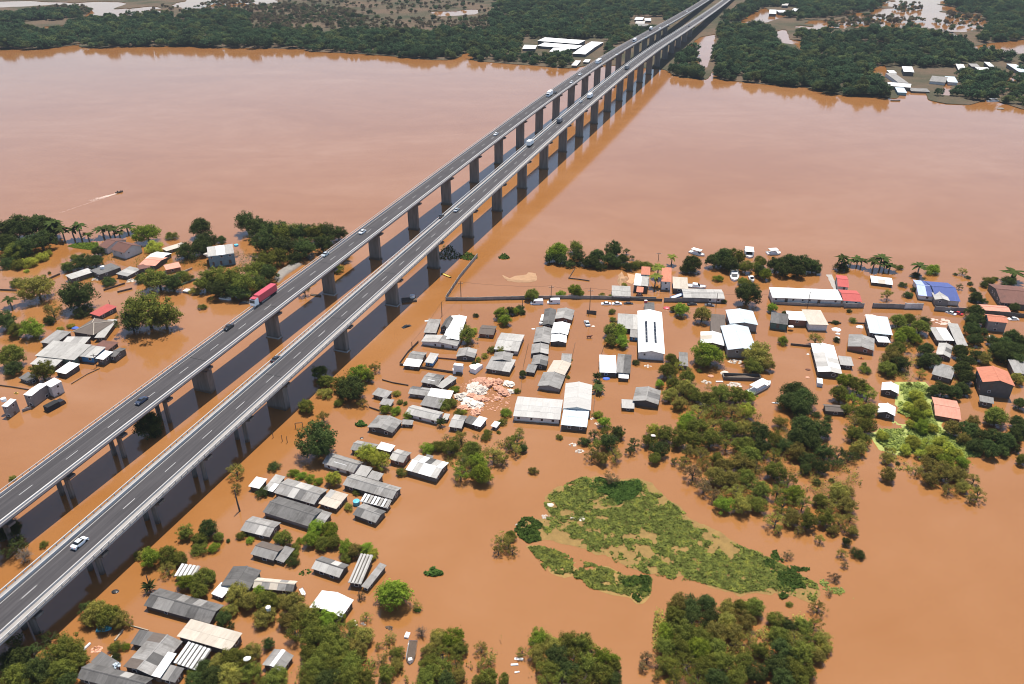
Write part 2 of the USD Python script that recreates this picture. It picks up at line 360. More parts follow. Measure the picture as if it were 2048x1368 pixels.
def land_field(xy):
    """Above zero where the far bank stands clear of the flood."""
    P = np.column_stack([xy, np.zeros(len(xy))])
    q, dep = to_px(P)
    Q = np.stack([q[:, 0], q[:, 1] * 3], 1)
    n = meshkit.fbm(np.column_stack([xy * 0.03, np.zeros(len(xy))]), 4, 5) - 0.5
    f = sdist(land_poly, Q) + 6 * n
    for hp, w in hole_polys:
        f = np.minimum(f, -sdist(hp, Q) + (w * 4.0) * (n + (0.03 if w > 20 else 0.02 if w > 8 else -0.05)))
    return f


def clip_grid(xs, ys, field):
    """The part of a plan grid where the field is above zero, with smooth edges."""
    X, Y = np.meshgrid(xs, ys, indexing='ij')
    P = np.stack([X.ravel(), Y.ravel()], 1)
    F = field(P)
    n = len(ys)
    i, j = np.meshgrid(np.arange(len(xs) - 1), np.arange(n - 1), indexing='ij')
    a, b, c, d = (i * n + j).ravel(), ((i + 1) * n + j).ravel(), ((i + 1) * n + j + 1).ravel(), (i * n + j + 1).ravel()
    T = np.vstack([np.stack([a, b, c], 1), np.stack([a, c, d], 1)])
    s = (F[T] > 0)
    k = s.sum(1)
    V, tris = [P], [T[k == 3]]
    base = len(P)

    def cut(p, q):
        t = (F[p] / (F[p] - F[q]))[:, None]
        return P[p] + (P[q] - P[p]) * t
    for need in (1, 2):
        t = T[k == need]
        sg = s[k == need]
        odd = np.argmax(sg if need == 1 else ~sg, 1)
        r = np.arange(len(t))
        p, q, w = t[r, odd], t[r, (odd + 1) % 3], t[r, (odd + 2) % 3]
        A, B = cut(p, q), cut(p, w)
        ia = base + np.arange(len(t))
        ib = ia + len(t)
        V += [A, B]
        base += 2 * len(t)
        tris += [np.stack([p, ia, ib], 1)] if need == 1 else [np.stack([ia, q, w], 1), np.stack([ia, w, ib], 1)]
    V, T = np.vstack(V), np.vstack(tris)
    used, inv = np.unique(T, return_inverse=True)
    return V[used], inv.reshape(-1, 3)


V, T = clip_grid(np.arange(-1000, 1400, 7.0), np.arange(470, 2300, 7.0), land_field)
z = 0.18 + 0.5 * meshkit.fbm(np.column_stack([V * 0.05, np.zeros(len(V))]), 3, 3)
struct('marsh_ground', (np.column_stack([V, z]), T), 'marsh', smooth=True)
struct('far_ground', (np.array([(-30000, 2299, .3), (30000, 2299, .3), (30000, 30000, .3), (-30000, 30000, .3)]), np.array([(0, 1, 2, 3)])), 'marsh')

# ------------------------------------------------------------------ foliage: classes that every tree refers to


def leaves(centers, radii, per, size, seed, squash=0.8, up=0.35, rnd=0.55):
    """Leaf faces spread through clumps: quads turned outward, upward and at random."""
    g = np.random.default_rng(seed)
    C = np.repeat(np.asarray(centers, float), per, 0)
    rr = np.repeat(np.asarray(radii, float), per)
    d = g.normal(size=C.shape)
    d /= np.linalg.norm(d, axis=1, keepdims=True)
    P = C + d * (rr * np.minimum(g.uniform(0.4, 1.08, len(C)) + np.abs(g.normal(size=len(C))) * .1, 1.45))[:, None] * np.array([1, 1, squash])
    n = d * 0.9 + np.array([0, 0, up]) + g.normal(size=C.shape) * rnd
    n /= np.linalg.norm(n, axis=1, keepdims=True)
    t = np.cross(n, g.normal(size=C.shape))
    t /= np.linalg.norm(t, axis=1, keepdims=True)
    b = np.cross(n, t)
    s = size * g.uniform(0.6, 1.3, len(C))[:, None]
    v = np.stack([P - t * s, P - b * s * 0.55, P + t * s, P + b * s * 0.55], 1).reshape(-1, 3)
    i = np.arange(len(C)) * 4
    return v, np.stack([i, i + 1, i + 2, i + 3], 1)


def crown_clumps(kind, seed):
    g = np.random.default_rng(seed)
    n, rc, hr = dict(r=(78, 0.21, .85), b=(62, 0.21, .9), s=(34, 0.2, .8), t=(74, 0.21, 1.35), g=(40, 0.25, .6), k=(0, 0, .8), n=(0, 0, .8), f=(15, 0.36, .85))[kind]
    out, rad = [], []
    lob = g.normal(size=(9, 3))
    lob /= np.linalg.norm(lob, axis=1, keepdims=True)
    amp = g.uniform(-0.42, 0.24, 9) * (1.35 if kind in 'bsg' else 1.0)
    while len(out) < n:
        d = g.normal(size=3)
        d /= np.linalg.norm(d)
        if d[2] < -0.55:
            continue
        k = np.clip(1.06 + (np.clip(lob @ d, 0, 1) ** 4 * amp).sum(), .5, 1.3)
        rr = (g.uniform(0.35, 0.86) if kind in 'bs' else g.uniform(0.5, 0.84)) * k
        out.append(d * rr * np.array([1, 1, hr]))
        rad.append(rc * g.uniform(0.7, 1.25))
    return np.array(out).reshape(-1, 3), np.array(rad), hr


def build_tree_class(kind, var, tone):
    """A class prim of unit crown radius: trunk with limbs, and a crown of leaf faces."""
    path = f'/_tree_{kind}{var}{tone}'
    p = stage.CreateClassPrim(path)
    p.SetTypeName('Xform')
    seed = hash_(kind) * 10 + var
    mat = TONES[tone][0]
    g = np.random.default_rng(seed + 5)
    m = MB()
    if kind == 'p':
        m.tube([(0, 0, -.3), (.05, .02, 1.0), (.03, 0, 2.1)], [.09, .075, .07], 7)
        usdkit.mesh(stage, path + '/trunk', m.mesh(), MAT['bark_pale'])
        c = MB()
        for i in range(17):
            a, up = i * 2.4 + g.uniform(-.2, .2), g.uniform(-.1, .95)
            L = g.uniform(.85, 1.1)
            sp = np.linspace(0, 1, 6)
            rad, hh = L * sp * math.cos(up * .8), 2.1 + L * (sp * math.sin(up) - sp ** 2 * g.uniform(.5, .75))
            px, py = rad * math.cos(a), rad * math.sin(a)
            w = .17 * np.sin(np.pi * np.clip(sp * .9 + .08, 0, 1))
            nx, ny = -math.sin(a), math.cos(a)
            top = np.stack([px, py, hh], 1)
            le, ri = top + np.stack([nx * w, ny * w, -w * .6], 1), top - np.stack([nx * w, ny * w, w * .6], 1)
            v = np.vstack([le, top, ri])
            f = [(j, j + 1, 6 + j + 1, 6 + j) for j in range(5)] + [(6 + j, 7 + j, 13 + j, 12 + j) for j in range(5)]
            c.add(v, f)
        usdkit.mesh(stage, path + '/crown', c.mesh(), MAT[mat])
        return
    C, rad, hr = crown_clumps(kind, seed)
    zc = CROWN_Z[kind]
    tr = 0.075
    m.tube([(0, 0, -.4), (g.uniform(-.05, .05), g.uniform(-.05, .05), zc * .5), (0, 0, zc * 1.05)], [tr, tr * .8, tr * .3], 7)
    nl = 22 if kind == 'n' else (10 if kind == 's' else 6)
    for i in range(nl):
        a, e = g.uniform(0, 6.28), g.uniform(.2, 1.2)
        L = g.uniform(.5, .95)
        z0 = zc * g.uniform(.3, .8)
        p1 = (L * .5 * math.cos(a) * math.cos(e), L * .5 * math.sin(a) * math.cos(e), z0 + L * .45 * math.sin(e))
        p2 = (L * math.cos(a + .2) * math.cos(e * .8), L * math.sin(a + .2) * math.cos(e * .8), z0 + L * hr * math.sin(e))
        m.tube([(0, 0, z0), p1, p2], [tr * .55, tr * .35, tr * .1], 4)
        if kind in 'n':
            for k in range(5):
                q = np.array(p1) + (np.array(p2) - p1) * g.uniform(0, 1)
                m.tube([q, q + g.normal(size=3) * .12, q + g.normal(size=3) * .25 + (0, 0, .1)], [.018, .012, .006], 3)
    usdkit.mesh(stage, path + '/trunk', m.mesh(), MAT['bark_pale' if kind == 'n' else 'bark'])
    if kind == 'k':
        c = MB()
        for i in range(70):
            d = g.normal(size=3)
            d[2] = abs(d[2]) + .1
            d /= np.linalg.norm(d)
            nrm = np.cross(d, g.normal(size=3))
            nrm /= np.linalg.norm(nrm)
            o = np.array([0, 0, zc * .45 + g.uniform(0, .5)])
            L = g.uniform(.7, 1.05)
            c.add([o - nrm * .05, o + nrm * .05, o + d * L * .6 + nrm * .07, o + d * L - (0, 0, .12), o + d * L * .6 - nrm * .07], [(0, 1, 2), (0, 2, 4), (4, 2, 3)])
        usdkit.mesh(stage, path + '/crown', c.mesh(), MAT[mat])
    elif kind == 'n':
        v, f = leaves(np.column_stack([g.uniform(-.5, .5, (14, 2)), g.uniform(.6, 1.5, 14)]), np.full(14, .28), 16, .045, seed)
        usdkit.mesh(stage, path + '/crown', (v, f), MAT[mat])
    else:
        per = dict(r=74, b=74, s=58, t=74, g=74)[kind]
        v, f = leaves(C + (0, 0, zc), rad, per, dict(s=.042).get(kind, .047), seed)
        if kind != 's':     # leaves all through the inside, and a loose fringe
            v2, f2 = leaves([(0, 0, zc), (0, 0, zc + .1 * hr)], [.66, .5], 480, .055, seed + 1, hr, .6, .8)
            f = np.vstack([f, f2 + len(v)])
            v = np.vstack([v, v2])
        usdkit.mesh(stage, path + '/crown', (v, f), MAT[mat])


def hash_(s):
    return sum((i + 3) * ord(c) for i, c in enumerate(s))


HR = dict(r=.85, b=.9, s=.8, t=1.35, g=.6, k=.8, n=.8)
CROWN_Z = {k: HR[k] * dict(r=.86, b=.84, s=.95, t=.9, g=.7, k=.9, n=1.1)[k] for k in HR}
_tree_made = set()
ORD = ['', 'second', 'third', 'fourth', 'fifth', 'sixth', 'seventh', 'eighth', 'ninth', 'tenth', 'eleventh', 'twelfth', 'thirteenth', 'fourteenth', 'fifteenth', 'sixteenth', 'seventeenth', 'eighteenth', 'nineteenth', 'twentieth', 'twenty-first', 'twenty-second', 'twenty-third', 'twenty-fourth', 'twenty-fifth', 'twenty-sixth', 'twenty-seventh', 'twenty-eighth', 'twenty-ninth', 'thirtieth', 'thirty-first', 'thirty-second', 'thirty-third', 'thirty-fourth', 'thirty-fifth', 'thirty-sixth', 'thirty-seventh', 'thirty-eighth', 'thirty-ninth', 'fortieth', 'forty-first', 'forty-second', 'forty-third', 'forty-fourth', 'forty-fifth', 'forty-sixth']
TREE_NAME = dict(r='tree', b='tree', s='sparse_tree', t='tree', g='bush', k='spiky_palm', n='bare_tree', p='palm_tree')
TREE_CAT = dict(r='tree', b='tree', s='tree', t='tree', g='bush', k='palm', n='tree', p='palm tree')


def plant(kind, tone, px, py, w, label, group=None, base=None):
    """One tree whose crown the photograph shows at (px, py), w pixels wide."""
    if kind == 'r' and group and any(k in group for k in ('thicket', 'scrub', 'mound', 'belt', 'clump')) and R.random() < .75:
        kind = 'b' if R.random() < .7 else 's'
    if kind == 'p':
        w *= 1.35
        P0 = at(base[0], base[1], 0)
        dep = (P0 - CAMP) @ FW
        rad = w * dep / FPX / 2
        Pc = at(px, py, 0)
        d = ray(px, py)
        hgt = max(HC + d[2] * ((P0 - CAMP) @ FW), 2.2) * 0.98
        sc = (rad, rad, hgt / 2.1)
        P = P0
    else:
        zc = 2.0
        for _ in range(4):
            P = at(px, py, zc)
            dep = (P - CAMP) @ FW
            rad = w * dep / FPX / 2
            zc = CROWN_Z[kind] * rad
        sc = (rad * R.uniform(.92, 1.08), rad * R.uniform(.92, 1.08), rad * R.uniform(.9, 1.08))
    var = R.randrange(3)
    key = (kind, var, tone)
    if key not in _tree_made:
        _tree_made.add(key)
        build_tree_class(*key)
    nm = TREE_NAME[kind]
    if nm == 'tree' and group and any(k in group for k in ('thicket', 'scrub', 'mound', 'belt', 'clump')):
        nm = 'thicket_tree'
    t = thing(nm, label, TREE_CAT[kind], (P[0], P[1], 0), R.uniform(0, 6.28), group, sc)
    t.GetReferences().AddInternalReference(f'/_tree_{kind}{var}{tone}')
    t.SetInstanceable(True)
    return P, rad


# ------------------------------------------------------------------ the far forest: one mass, with its front row of single trees
FOREST = [([(0, 16), (60, 18), (150, 10), (205, 18), (190, 28), (120, 37), (50, 40), (-80, 45), (-80, 16)], .9),
          ([(-300, 50), (60, 55), (90, 66), (145, 46), (160, 38), (300, 34), (370, 30), (430, 17), (490, 12), (490, 97), (420, 94), (215, 94), (160, 93), (130, 92), (0, 97), (-300, 105)], 1.0),
          ([(490, 8), (600, 6), (700, 16), (720, 30), (640, 40), (600, 50), (640, 70), (700, 106), (618, 102), (490, 96)], .9),
          ([(640, 40), (720, 30), (860, 36), (960, 34), (1000, 20), (1000, 60), (900, 70), (800, 60), (680, 70)], .5),
          ([(640, 70), (680, 70), (800, 60), (900, 70), (1000, 60), (1000, 126), (947, 120), (926, 100), (895, 120), (780, 112), (680, 106)], 1.0),
          ([(1000, 2), (1130, -4), (1330, -6), (1398, -4), (1392, 8), (1330, 50), (1290, 72), (1215, 92), (1240, 112), (1200, 118), (1150, 136), (1060, 130), (1000, 126)], .95),
          ([(1338, 150), (1335, 120), (1350, 98), (1372, 92), (1398, 108), (1392, 130), (1414, 159)], 1.0), ([(1240, 130), (1300, 108), (1330, 112), (1330, 140), (1260, 138)], .8),
          ([(1440, 56), (1500, 50), (1545, 58), (1555, 90), (1600, 113), (1612, 88), (1580, 70), (1600, 62), (1680, 65), (1760, 64), (1840, 67), (1930, 82), (1940, 102), (2060, 118), (2060, 215), (1975, 197), (1850, 182), (1790, 190),
            (1640, 182), (1500, 165), (1440, 158), (1425, 120), (1432, 100)], 1.0),
          ([(1880, -5), (2060, -5), (2060, 76), (1950, 82), (1978, 50), (1905, 15)], 1.0), ([(1442, 36), (1500, 5), (1780, -6), (1760, 12), (1690, 29), (1590, 38), (1545, 24), (1530, 12), (1475, 42)], .95),
          ([(500, -6), (1000, -6), (1000, 20), (860, 24), (720, 28), (700, 14), (600, 6)], .12), ([(560, 2), (512, 13), (440, 19), (350, 28), (300, 34), (215, 40), (180, 44), (300, 14), (400, 5)], .12),
          ([(1640, 40), (1780, 16), (1975, 48), (1900, 76), (1700, 60)], .06)]
REEDS = [S(p_) for p_ in ([(1640, 40), (1700, 28), (1800, 30), (1980, 50), (1960, 58), (1850, 44), (1760, 50), (1660, 54)], [(1780, 14), (1800, 2), (1850, 6), (1840, 20), (1800, 26)], [(1900, 24), (1960, 34), (1970, 46), (1880, 36)], [(205, 38), (250, 24), (340, 22), (330, 32), (260, 36)], [(380, 12), (450, -4), (520, 0), (500, 12), (420, 20)])]
g = np.random.default_rng(11)
pts = np.column_stack([g.uniform(-720, 1000, 42000), g.uniform(535, 1640, 42000)])
q, dep = to_px(np.column_stack([pts, np.full(len(pts), 3.0)]))
Q = shapely.points(np.stack([q[:, 0], q[:, 1] * 3], 1))
dens = np.zeros(len(pts))
for poly, d in FOREST:
    pg = S(poly)
    shapely.prepare(pg)
    dens = np.maximum(dens, d * shapely.contains(pg, Q))
for pg in REEDS:
    dens = np.maximum(dens, .45 * shapely.contains(pg, Q))
mass = meshkit.fbm(np.column_stack([pts * 0.018, np.zeros(len(pts))]), 3, 9)
CLEAR = [S(c) for c in ([(1040, 74), (1215, 74), (1215, 110), (1040, 108)], [(1770, 130), (1925, 130), (1925, 176), (1770, 190)], [(1910, 122), (2048, 122), (2048, 146), (1910, 146)], [(1258, 30), (1330, 30), (1330, 60), (1258, 60)], [(1140, 110), (1210, 110), (1210, 138), (1140, 138)], [(1530, 10), (1600, 10), (1600, 28), (1530, 28)])]
for c in CLEAR:
    dens *= ~shapely.contains(c, Q) * 1.0
bx = pts[:, 0] * .9386 - pts[:, 1] * .3451      # lateral distance to the bridge line
keep = (g.random(len(pts)) < dens * np.where(dens > .8, np.clip(mass * 2.2, .45, 1), 1)) & ((bx < -195) | (bx > -136) | (pts[:, 1] > 1500))
pts, bx, mass = pts[keep], bx[keep], mass[keep]
f = land_field(pts)
reed = np.zeros(len(pts), bool)
Q2, _d2 = to_px(np.column_stack([pts, np.full(len(pts), 1.0)]))
Q2 = shapely.points(np.stack([Q2[:, 0], Q2[:, 1] * 3], 1))
for pg in REEDS:
    reed |= shapely.contains(pg, Q2)
keep = (f > -1) | reed
pts, f, mass, reed = pts[keep], f[keep], mass[keep], reed[keep]
f = np.where(reed, 99, f)
rad = g.uniform(3.2, 6.6, len(pts)) * np.where(mass > .5, 1.12, .9)
front = np.argsort(f)
order_front, taken = [], []
for i in front:
    if len(order_front) >= 110:
        break
    if -900 < pts[i, 0] < 900 and pts[i, 1] < 900 and all((pts[i, 0] - a) ** 2 + (pts[i, 1] - b) ** 2 > 45 for a, b in taken) and to_px(np.array([*pts[i], 3.0]))[0][0] > -20 and to_px(np.array([*pts[i], 3.0]))[0][0] < 2070:
        qq = to_px(np.array([*pts[i], 0.0]))[0]
        if np.min(np.abs(np.interp(qq[0], [a for a, b in SHORE], [b for a, b in SHORE]) - qq[1])) < 9:
            order_front.append(i)
            taken.append(pts[i])
isfront = np.zeros(len(pts), bool)
isfront[order_front] = True
_cnt = {}
order_front.sort(key=lambda i: to_px(np.array([*pts[i], 0.0]))[0][0])
for i in order_front:
    left = to_px(np.array([*pts[i], 0.0]))[0][0] < 1250
    tone = 'f' if R.random() < .75 else 'h'
    kind = R.choice('rrbt')
    var = R.randrange(3)
    if (kind, var, tone) not in _tree_made:
        _tree_made.add((kind, var, tone))
        build_tree_class(kind, var, tone)
    r_ = float(rad[i]) * (0.8 if kind == 't' else 1.0)
    _cnt[(tone, left)] = _n = _cnt.get((tone, left), -1) + 1
    t = thing('riverbank_tree', f'{ORD[_n] if _n else "leftmost"} {TONES[tone][2]} tree {"from left " if _n else ""}on the far shore {"left" if left else "right"} of the bridge', 'tree', (pts[i, 0], pts[i, 1], 0), R.uniform(0, 6.28),
              f'{TONES[tone][2]} trees along the far shore {"left" if left else "right"} of the bridge', (r_, r_, r_ * R.uniform(.8, 1.1)))
    t.GetReferences().AddInternalReference(f'/_tree_{kind}{var}{tone}')
    t.SetInstanceable(True)
rest = ~isfront
inst = UsdGeom.PointInstancer.Define(stage, '/World/far_forest')
tag(inst, 'dark green forest and brown scrub covering the far bank of the river', 'forest', kind='stuff')
protos = []
for k, tone in enumerate('ffffhhuu'):
    C, rd, hr = crown_clumps('f', 300 + k)
    v, fc = leaves(C + (0, 0, hr + .1), rd, 46, .13, 400 + k)
    protos.append(usdkit.mesh(stage, f'/World/far_forest/crown_{k:03d}', (v, fc), MAT[TONES[tone][0]]).GetPath())
inst.CreatePrototypesRel().SetTargets(protos)
P_, rd_ = pts[rest], rad[rest]
sel = np.array([R.choice([0, 1, 2, 3]) if R.random() < .72 else R.choice([4, 5]) for _ in range(len(P_))])
qq = to_px(np.column_stack([P_, np.zeros(len(P_))]))[0]
scrub = ((qq[:, 0] > 500) & (qq[:, 0] < 980) & (qq[:, 1] < 66)) | ((qq[:, 0] < 560) & (qq[:, 1] < 30)) | reed[rest]
sel = np.where(scrub & (g.random(len(P_)) < .7), g.integers(6, 8, len(P_)), sel)
rd_ = np.where(scrub, rd_ * .62, rd_)
inst.CreateProtoIndicesAttr(Vt.IntArray.FromNumpy(sel.astype(np.int32)))
inst.CreatePositionsAttr(Vt.Vec3fArray.FromNumpy(np.column_stack([P_, np.zeros(len(P_))]).astype(np.float32)))
inst.CreateScalesAttr(Vt.Vec3fArray.FromNumpy(np.stack([rd_, rd_, rd_ * g.uniform(.7, 1.15, len(P_))], 1).astype(np.float32)))
ang = g.uniform(0, math.pi, len(P_))
inst.CreateOrientationsAttr(Vt.QuathArray([Gf.Quath(float(math.cos(a)), 0, 0, float(math.sin(a))) for a in ang]))

# ------------------------------------------------------------------ the two bridges
BD = np.array([.34512, .93856])          # along the bridge
BN = np.array([.93856, -.34512])         # across it, to the right
_zs = [(-2, .03), (0, .055), (.5, .064), (1, .078), (1.5, .091), (2, .104), (2.5, .117), (3, .129), (3.7, .142), (4.5, .147), (5.2, .141), (6.4, .111), (7.7, .077), (9, .052), (11, .03), (14, .012), (30, .008)]
zdeck = PchipInterpolator([a * HC for a, b in _zs], [b * HC for a, b in _zs])
BEND = 2600.0
SS = np.concatenate([np.arange(-60, 1500, 12.0), np.arange(1500, BEND + 1, 50.0)])


def bpt(s, n, dz=0.0):
    p = BD * s + BN * n
    return np.array([p[0], p[1], float(zdeck(s)) + dz])


def strip(prof, ss=SS, n0=0.0):
    """A closed cross-section (offset across, height over the deck) swept along the bridge."""
    prof = np.asarray(prof, float)
    k = len(prof)
    rings = []
    for s in ss:
        zz = float(zdeck(s))
        for a, b in prof:
            p = BD * s + BN * (n0 + a)
            rings.append((p[0], p[1], zz + b))
    v = np.array(rings)
    f = [(i * k + j, i * k + (j + 1) % k, (i + 1) * k + (j + 1) % k, (i + 1) * k + j) for i in range(len(ss) - 1) for j in range(k)]
    f += [(0, 1, 2, 3)] if k == 4 else []
    e = (len(ss) - 1) * k
    f += [(e, e + 3, e + 2, e + 1)] if k == 4 else []
    v0, f0 = v, np.array(f)
    m = trimesh.Trimesh(v0, np.vstack([f0[:, [0, 1, 2]], f0[:, [0, 2, 3]]]), process=False)
    if m.volume < 0:
        m.invert()
    return np.array(m.vertices), np.array(m.faces)


def rect(a, b, z0, z1):
    return [(a, z0), (b, z0), (b, z1), (a, z1)]


def make_bridge(label, left):
    t = thing('highway_bridge', label, 'bridge', group=None)
    n0, n1 = (-1.241 * HC, -1.169 * HC) if left else (-1.041 * HC, -.9595 * HC)
    w = n1 - n0
    mid = (n0 + n1) / 2 - (.3 if not left else 0)
    obj('deck_slab', strip(rect(0, w, -.42, -.02), n0=n0), 'deck_concrete', t)
    for k, a in enumerate((-3.4, -1.15, 1.15, 3.4)):
        obj('girder', strip(rect(a - .3, a + .3, -2.1, -.42), n0=(n0 + n1) / 2), 'pier_concrete', t)
    if left:
        ra, rb = 1.25, w - .95
        obj('walkway', strip(rect(.35, ra - .25, -.02, .16), n0=n0), 'barrier_pink', t)
        obj('railing_beam', strip(rect(.08, .26, .75, .98), n0=n0), 'barrier_pink', t)
        obj('barrier', strip(rect(ra - .25, ra, -.02, .82), n0=n0), 'barrier_pink', t)
        obj('barrier', strip(rect(w - .82, w - .40, -.02, .85), n0=n0), 'barrier_white', t)
        obj('barrier_ledge', strip(rect(w - .39, w, -.02, .30), n0=n0), 'deck_concrete', t)
        posts = .17
    else:
        ra, rb = 2.15, w - 2.35
        obj('railing_beam', strip(rect(.06, .3, .7, .95), n0=n0), 'barrier_white', t)
        obj('walkway', strip(rect(.45, ra - .3, -.02, .18), n0=n0), 'deck_concrete', t)
        obj('barrier', strip(rect(ra - .29, ra, -.02, .8), n0=n0), 'barrier_white', t)
        obj('barrier', strip(rect(rb, rb + .29, -.02, .8), n0=n0), 'barrier_white', t)
        obj('walkway', strip(rect(rb + .3, w - .45, -.02, .18), n0=n0), 'deck_concrete', t)
        obj('railing_beam', strip(rect(w - .3, w - .06, .7, .95), n0=n0), 'barrier_white', t)
        posts = .18
    pm = MB()
    for s in np.arange(40, 900, 2.4):
        for a in ((posts,) if left else (posts, w - posts)):
            c = BD * s + BN * (n0 + a)
            zz = float(zdeck(s))
            pm.box(c[0] - .1, c[0] + .1, c[1] - .1, c[1] + .1, zz - .03, zz + .72)
    tag(obj('railing_posts', pm.mesh(), 'barrier_white' if not left else 'barrier_pink', t), kind='stuff')
    obj('road_surface', strip(rect(ra, rb, -.021, .03), n0=n0), 'asphalt', t)
    c0 = (ra + rb) / 2
    for k in range(0, 22):
        s = (1.205 + .2725 * k) * HC
        obj('expansion_joint', strip(rect(ra + .02, rb - .02, .027, .033), ss=np.array([s - .16, s, s + .16]), n0=n0), 'rubber', t)
    for a in (ra + .45, rb - .45):
        obj('edge_line', strip(rect(a - .07, a + .07, .028, .036), n0=n0), 'paint', t)
    s0 = (107.4 - 1.9) * HC / 146 if left else (112.48 - 2.0) * HC / 146
    mod = 15.3 * HC / 146
    for k in range(-6, 62):
        s = s0 + k * mod
        obj('lane_dash', strip(rect(c0 - .085, c0 + .085, .028, .036), ss=np.array([s, s + 2.1, s + 4.3]), n0=n0), 'paint', t)
    # piers
    ps = [1.205 + .2725 * k for k in range(0, 22)] + [1.205 - .1325 * k for k in range(1, 9)]
    for s in ps:
        s *= HC
        zz = float(zdeck(s)) - 2.1
        c = BD * s + BN * mid
        ang = math.atan2(BN[1], BN[0])
        px = UsdGeom.Xform.Define(stage, numbered(str(t.GetPath()), 'pier'))
        px.AddTranslateOp().Set(Gf.Vec3d(float(c[0]), float(c[1]), 0))
        px.AddRotateZOp().Set(math.degrees(ang))
        P = px.GetPrim()
        hw = w / 2 - .55
        cap = MB().prism([(-hw, zz), (-hw, zz - .7), (-2.9, zz - 1.6), (2.9, zz - 1.6), (hw, zz - .7), (hw, zz)], -1.05, 1.05, axis=1)
        obj('cap_beam', cap.mesh(), 'pier_concrete', P)
        if s / HC > 1.22:
            obj('shaft', MB().prism([(-2.7, -.9), (-2.5, -1.1), (2.5, -1.1), (2.7, -.9), (2.7, .9), (2.5, 1.1), (-2.5, 1.1), (-2.7, .9)], -4, zz - 1.6, axis=2).mesh(), 'pier_concrete', P)
            obj('footing', box(-2.95, 2.95, -1.3, 1.3, -4, .55), 'deck_concrete' if s / HC < 1.9 else 'pier_concrete', P)
        elif s / HC > 1.19:
            obj('shaft', MB().prism([(-3.6, -1.3), (3.6, -1.3), (3.6, 1.3), (-3.6, 1.3)], -4, zz - 1.6, axis=2).mesh(), 'pier_concrete', P)
        else:
            for a in (-1.9, 1.9):
                q_ = [(a + .75 * math.cos(u), .75 * math.sin(u)) for u in np.arange(8) * math.pi / 4 + math.pi / 8]
                obj('column', MB().prism(q_, -4, zz - 1.6, axis=2).mesh(), 'pier_concrete', P)
    return t


make_bridge('left two-lane concrete highway bridge, carrying the red truck', True)
make_bridge('right two-lane concrete highway bridge, nearer, with pale walkways on both sides', False)


def on_deck(px, py):
    z_ = 12.0
    for _ in range(25):
        P = at(px, py, z_)
        z_ = float(zdeck(P[:2] @ BD)) + .04
    return at(px, py, z_)
# ------------------------------------------------------------------ houses
T4 = {}
for _i in range(4):
    for _j in range(4):
        T4[_i * 10 + _j] = (512 * _i, 342 * _j)
T4[5] = T4[11]


def tp(tile, p):
    o = T4[tile]
    return o[0] + p[0] / 4.0, o[1] + p[1] / 4.0


RC = dict(pa='roof_pale', dg='roof_dark', mg='roof_mid', lg='roof_light', wh='roof_white', be='roof_beige', or_='roof_tile', pk='roof_pink', rd='roof_red', br='roof_brown', tp='roof_taupe', bl='roof_blue', pb='roof_pale_blue', sk='roof_sky')
WC = dict(g='wall_grey', w='wall_white', d='wall_dark', b='wall_brick', o='wall_wood', u='wall_blue', n='wall_green', t='wall_teal', c='wall_cream', k='concrete')
TILED = ('or_', 'pk', 'rd', 'br', 'tp', 'bl')


def quad_panel(p00, p10, p11, p01, th):
    """A thin sheet between four corners."""
    P = np.array([p00, p10, p11, p01], float)
    n = np.cross(P[1] - P[0], P[3] - P[0])
    n /= np.linalg.norm(n) + 1e-9
    if n[2] < 0:
        n = -n
    return MB().add(np.vstack([P, P - n * th]), [(0, 1, 2, 3), (4, 7, 6, 5), (0, 4, 5, 1), (1, 5, 6, 2), (2, 6, 7, 3), (3, 7, 4, 0)]).mesh()


def wavy_panel(p00, p10, p11, p01, pitch, amp):
    """A corrugated sheet: waves across from p00 to p10, running from p00 to p01."""
    p00, p10, p11, p01 = (np.array(p, float) for p in (p00, p10, p11, p01))
    L = np.linalg.norm(p10 - p00)
    n = max(int(L / pitch) * 4, 8)
    up = np.array([0, 0, 1.0])
    t = np.linspace(0, 1, n + 1)[:, None]
    wv = (np.abs(((t * L / pitch) % 1.0) - 0.5) * 2 * amp) * up
    a, b = p00 + (p10 - p00) * t + wv, p01 + (p11 - p01) * t + wv
    v = np.vstack([a, b, a - up * .05, b - up * .05])
    k = n + 1
    f = [(i, i + 1, k + i + 1, k + i) for i in range(n)] + [(2 * k + i + 1, 2 * k + i, 3 * k + i, 3 * k + i + 1) for i in range(n)]
    f += [(i + 1, i, 2 * k + i, 2 * k + i + 1) for i in range(n)] + [(k + i, k + i + 1, 3 * k + i + 1, 3 * k + i) for i in range(n)]
    return v, np.array(f)


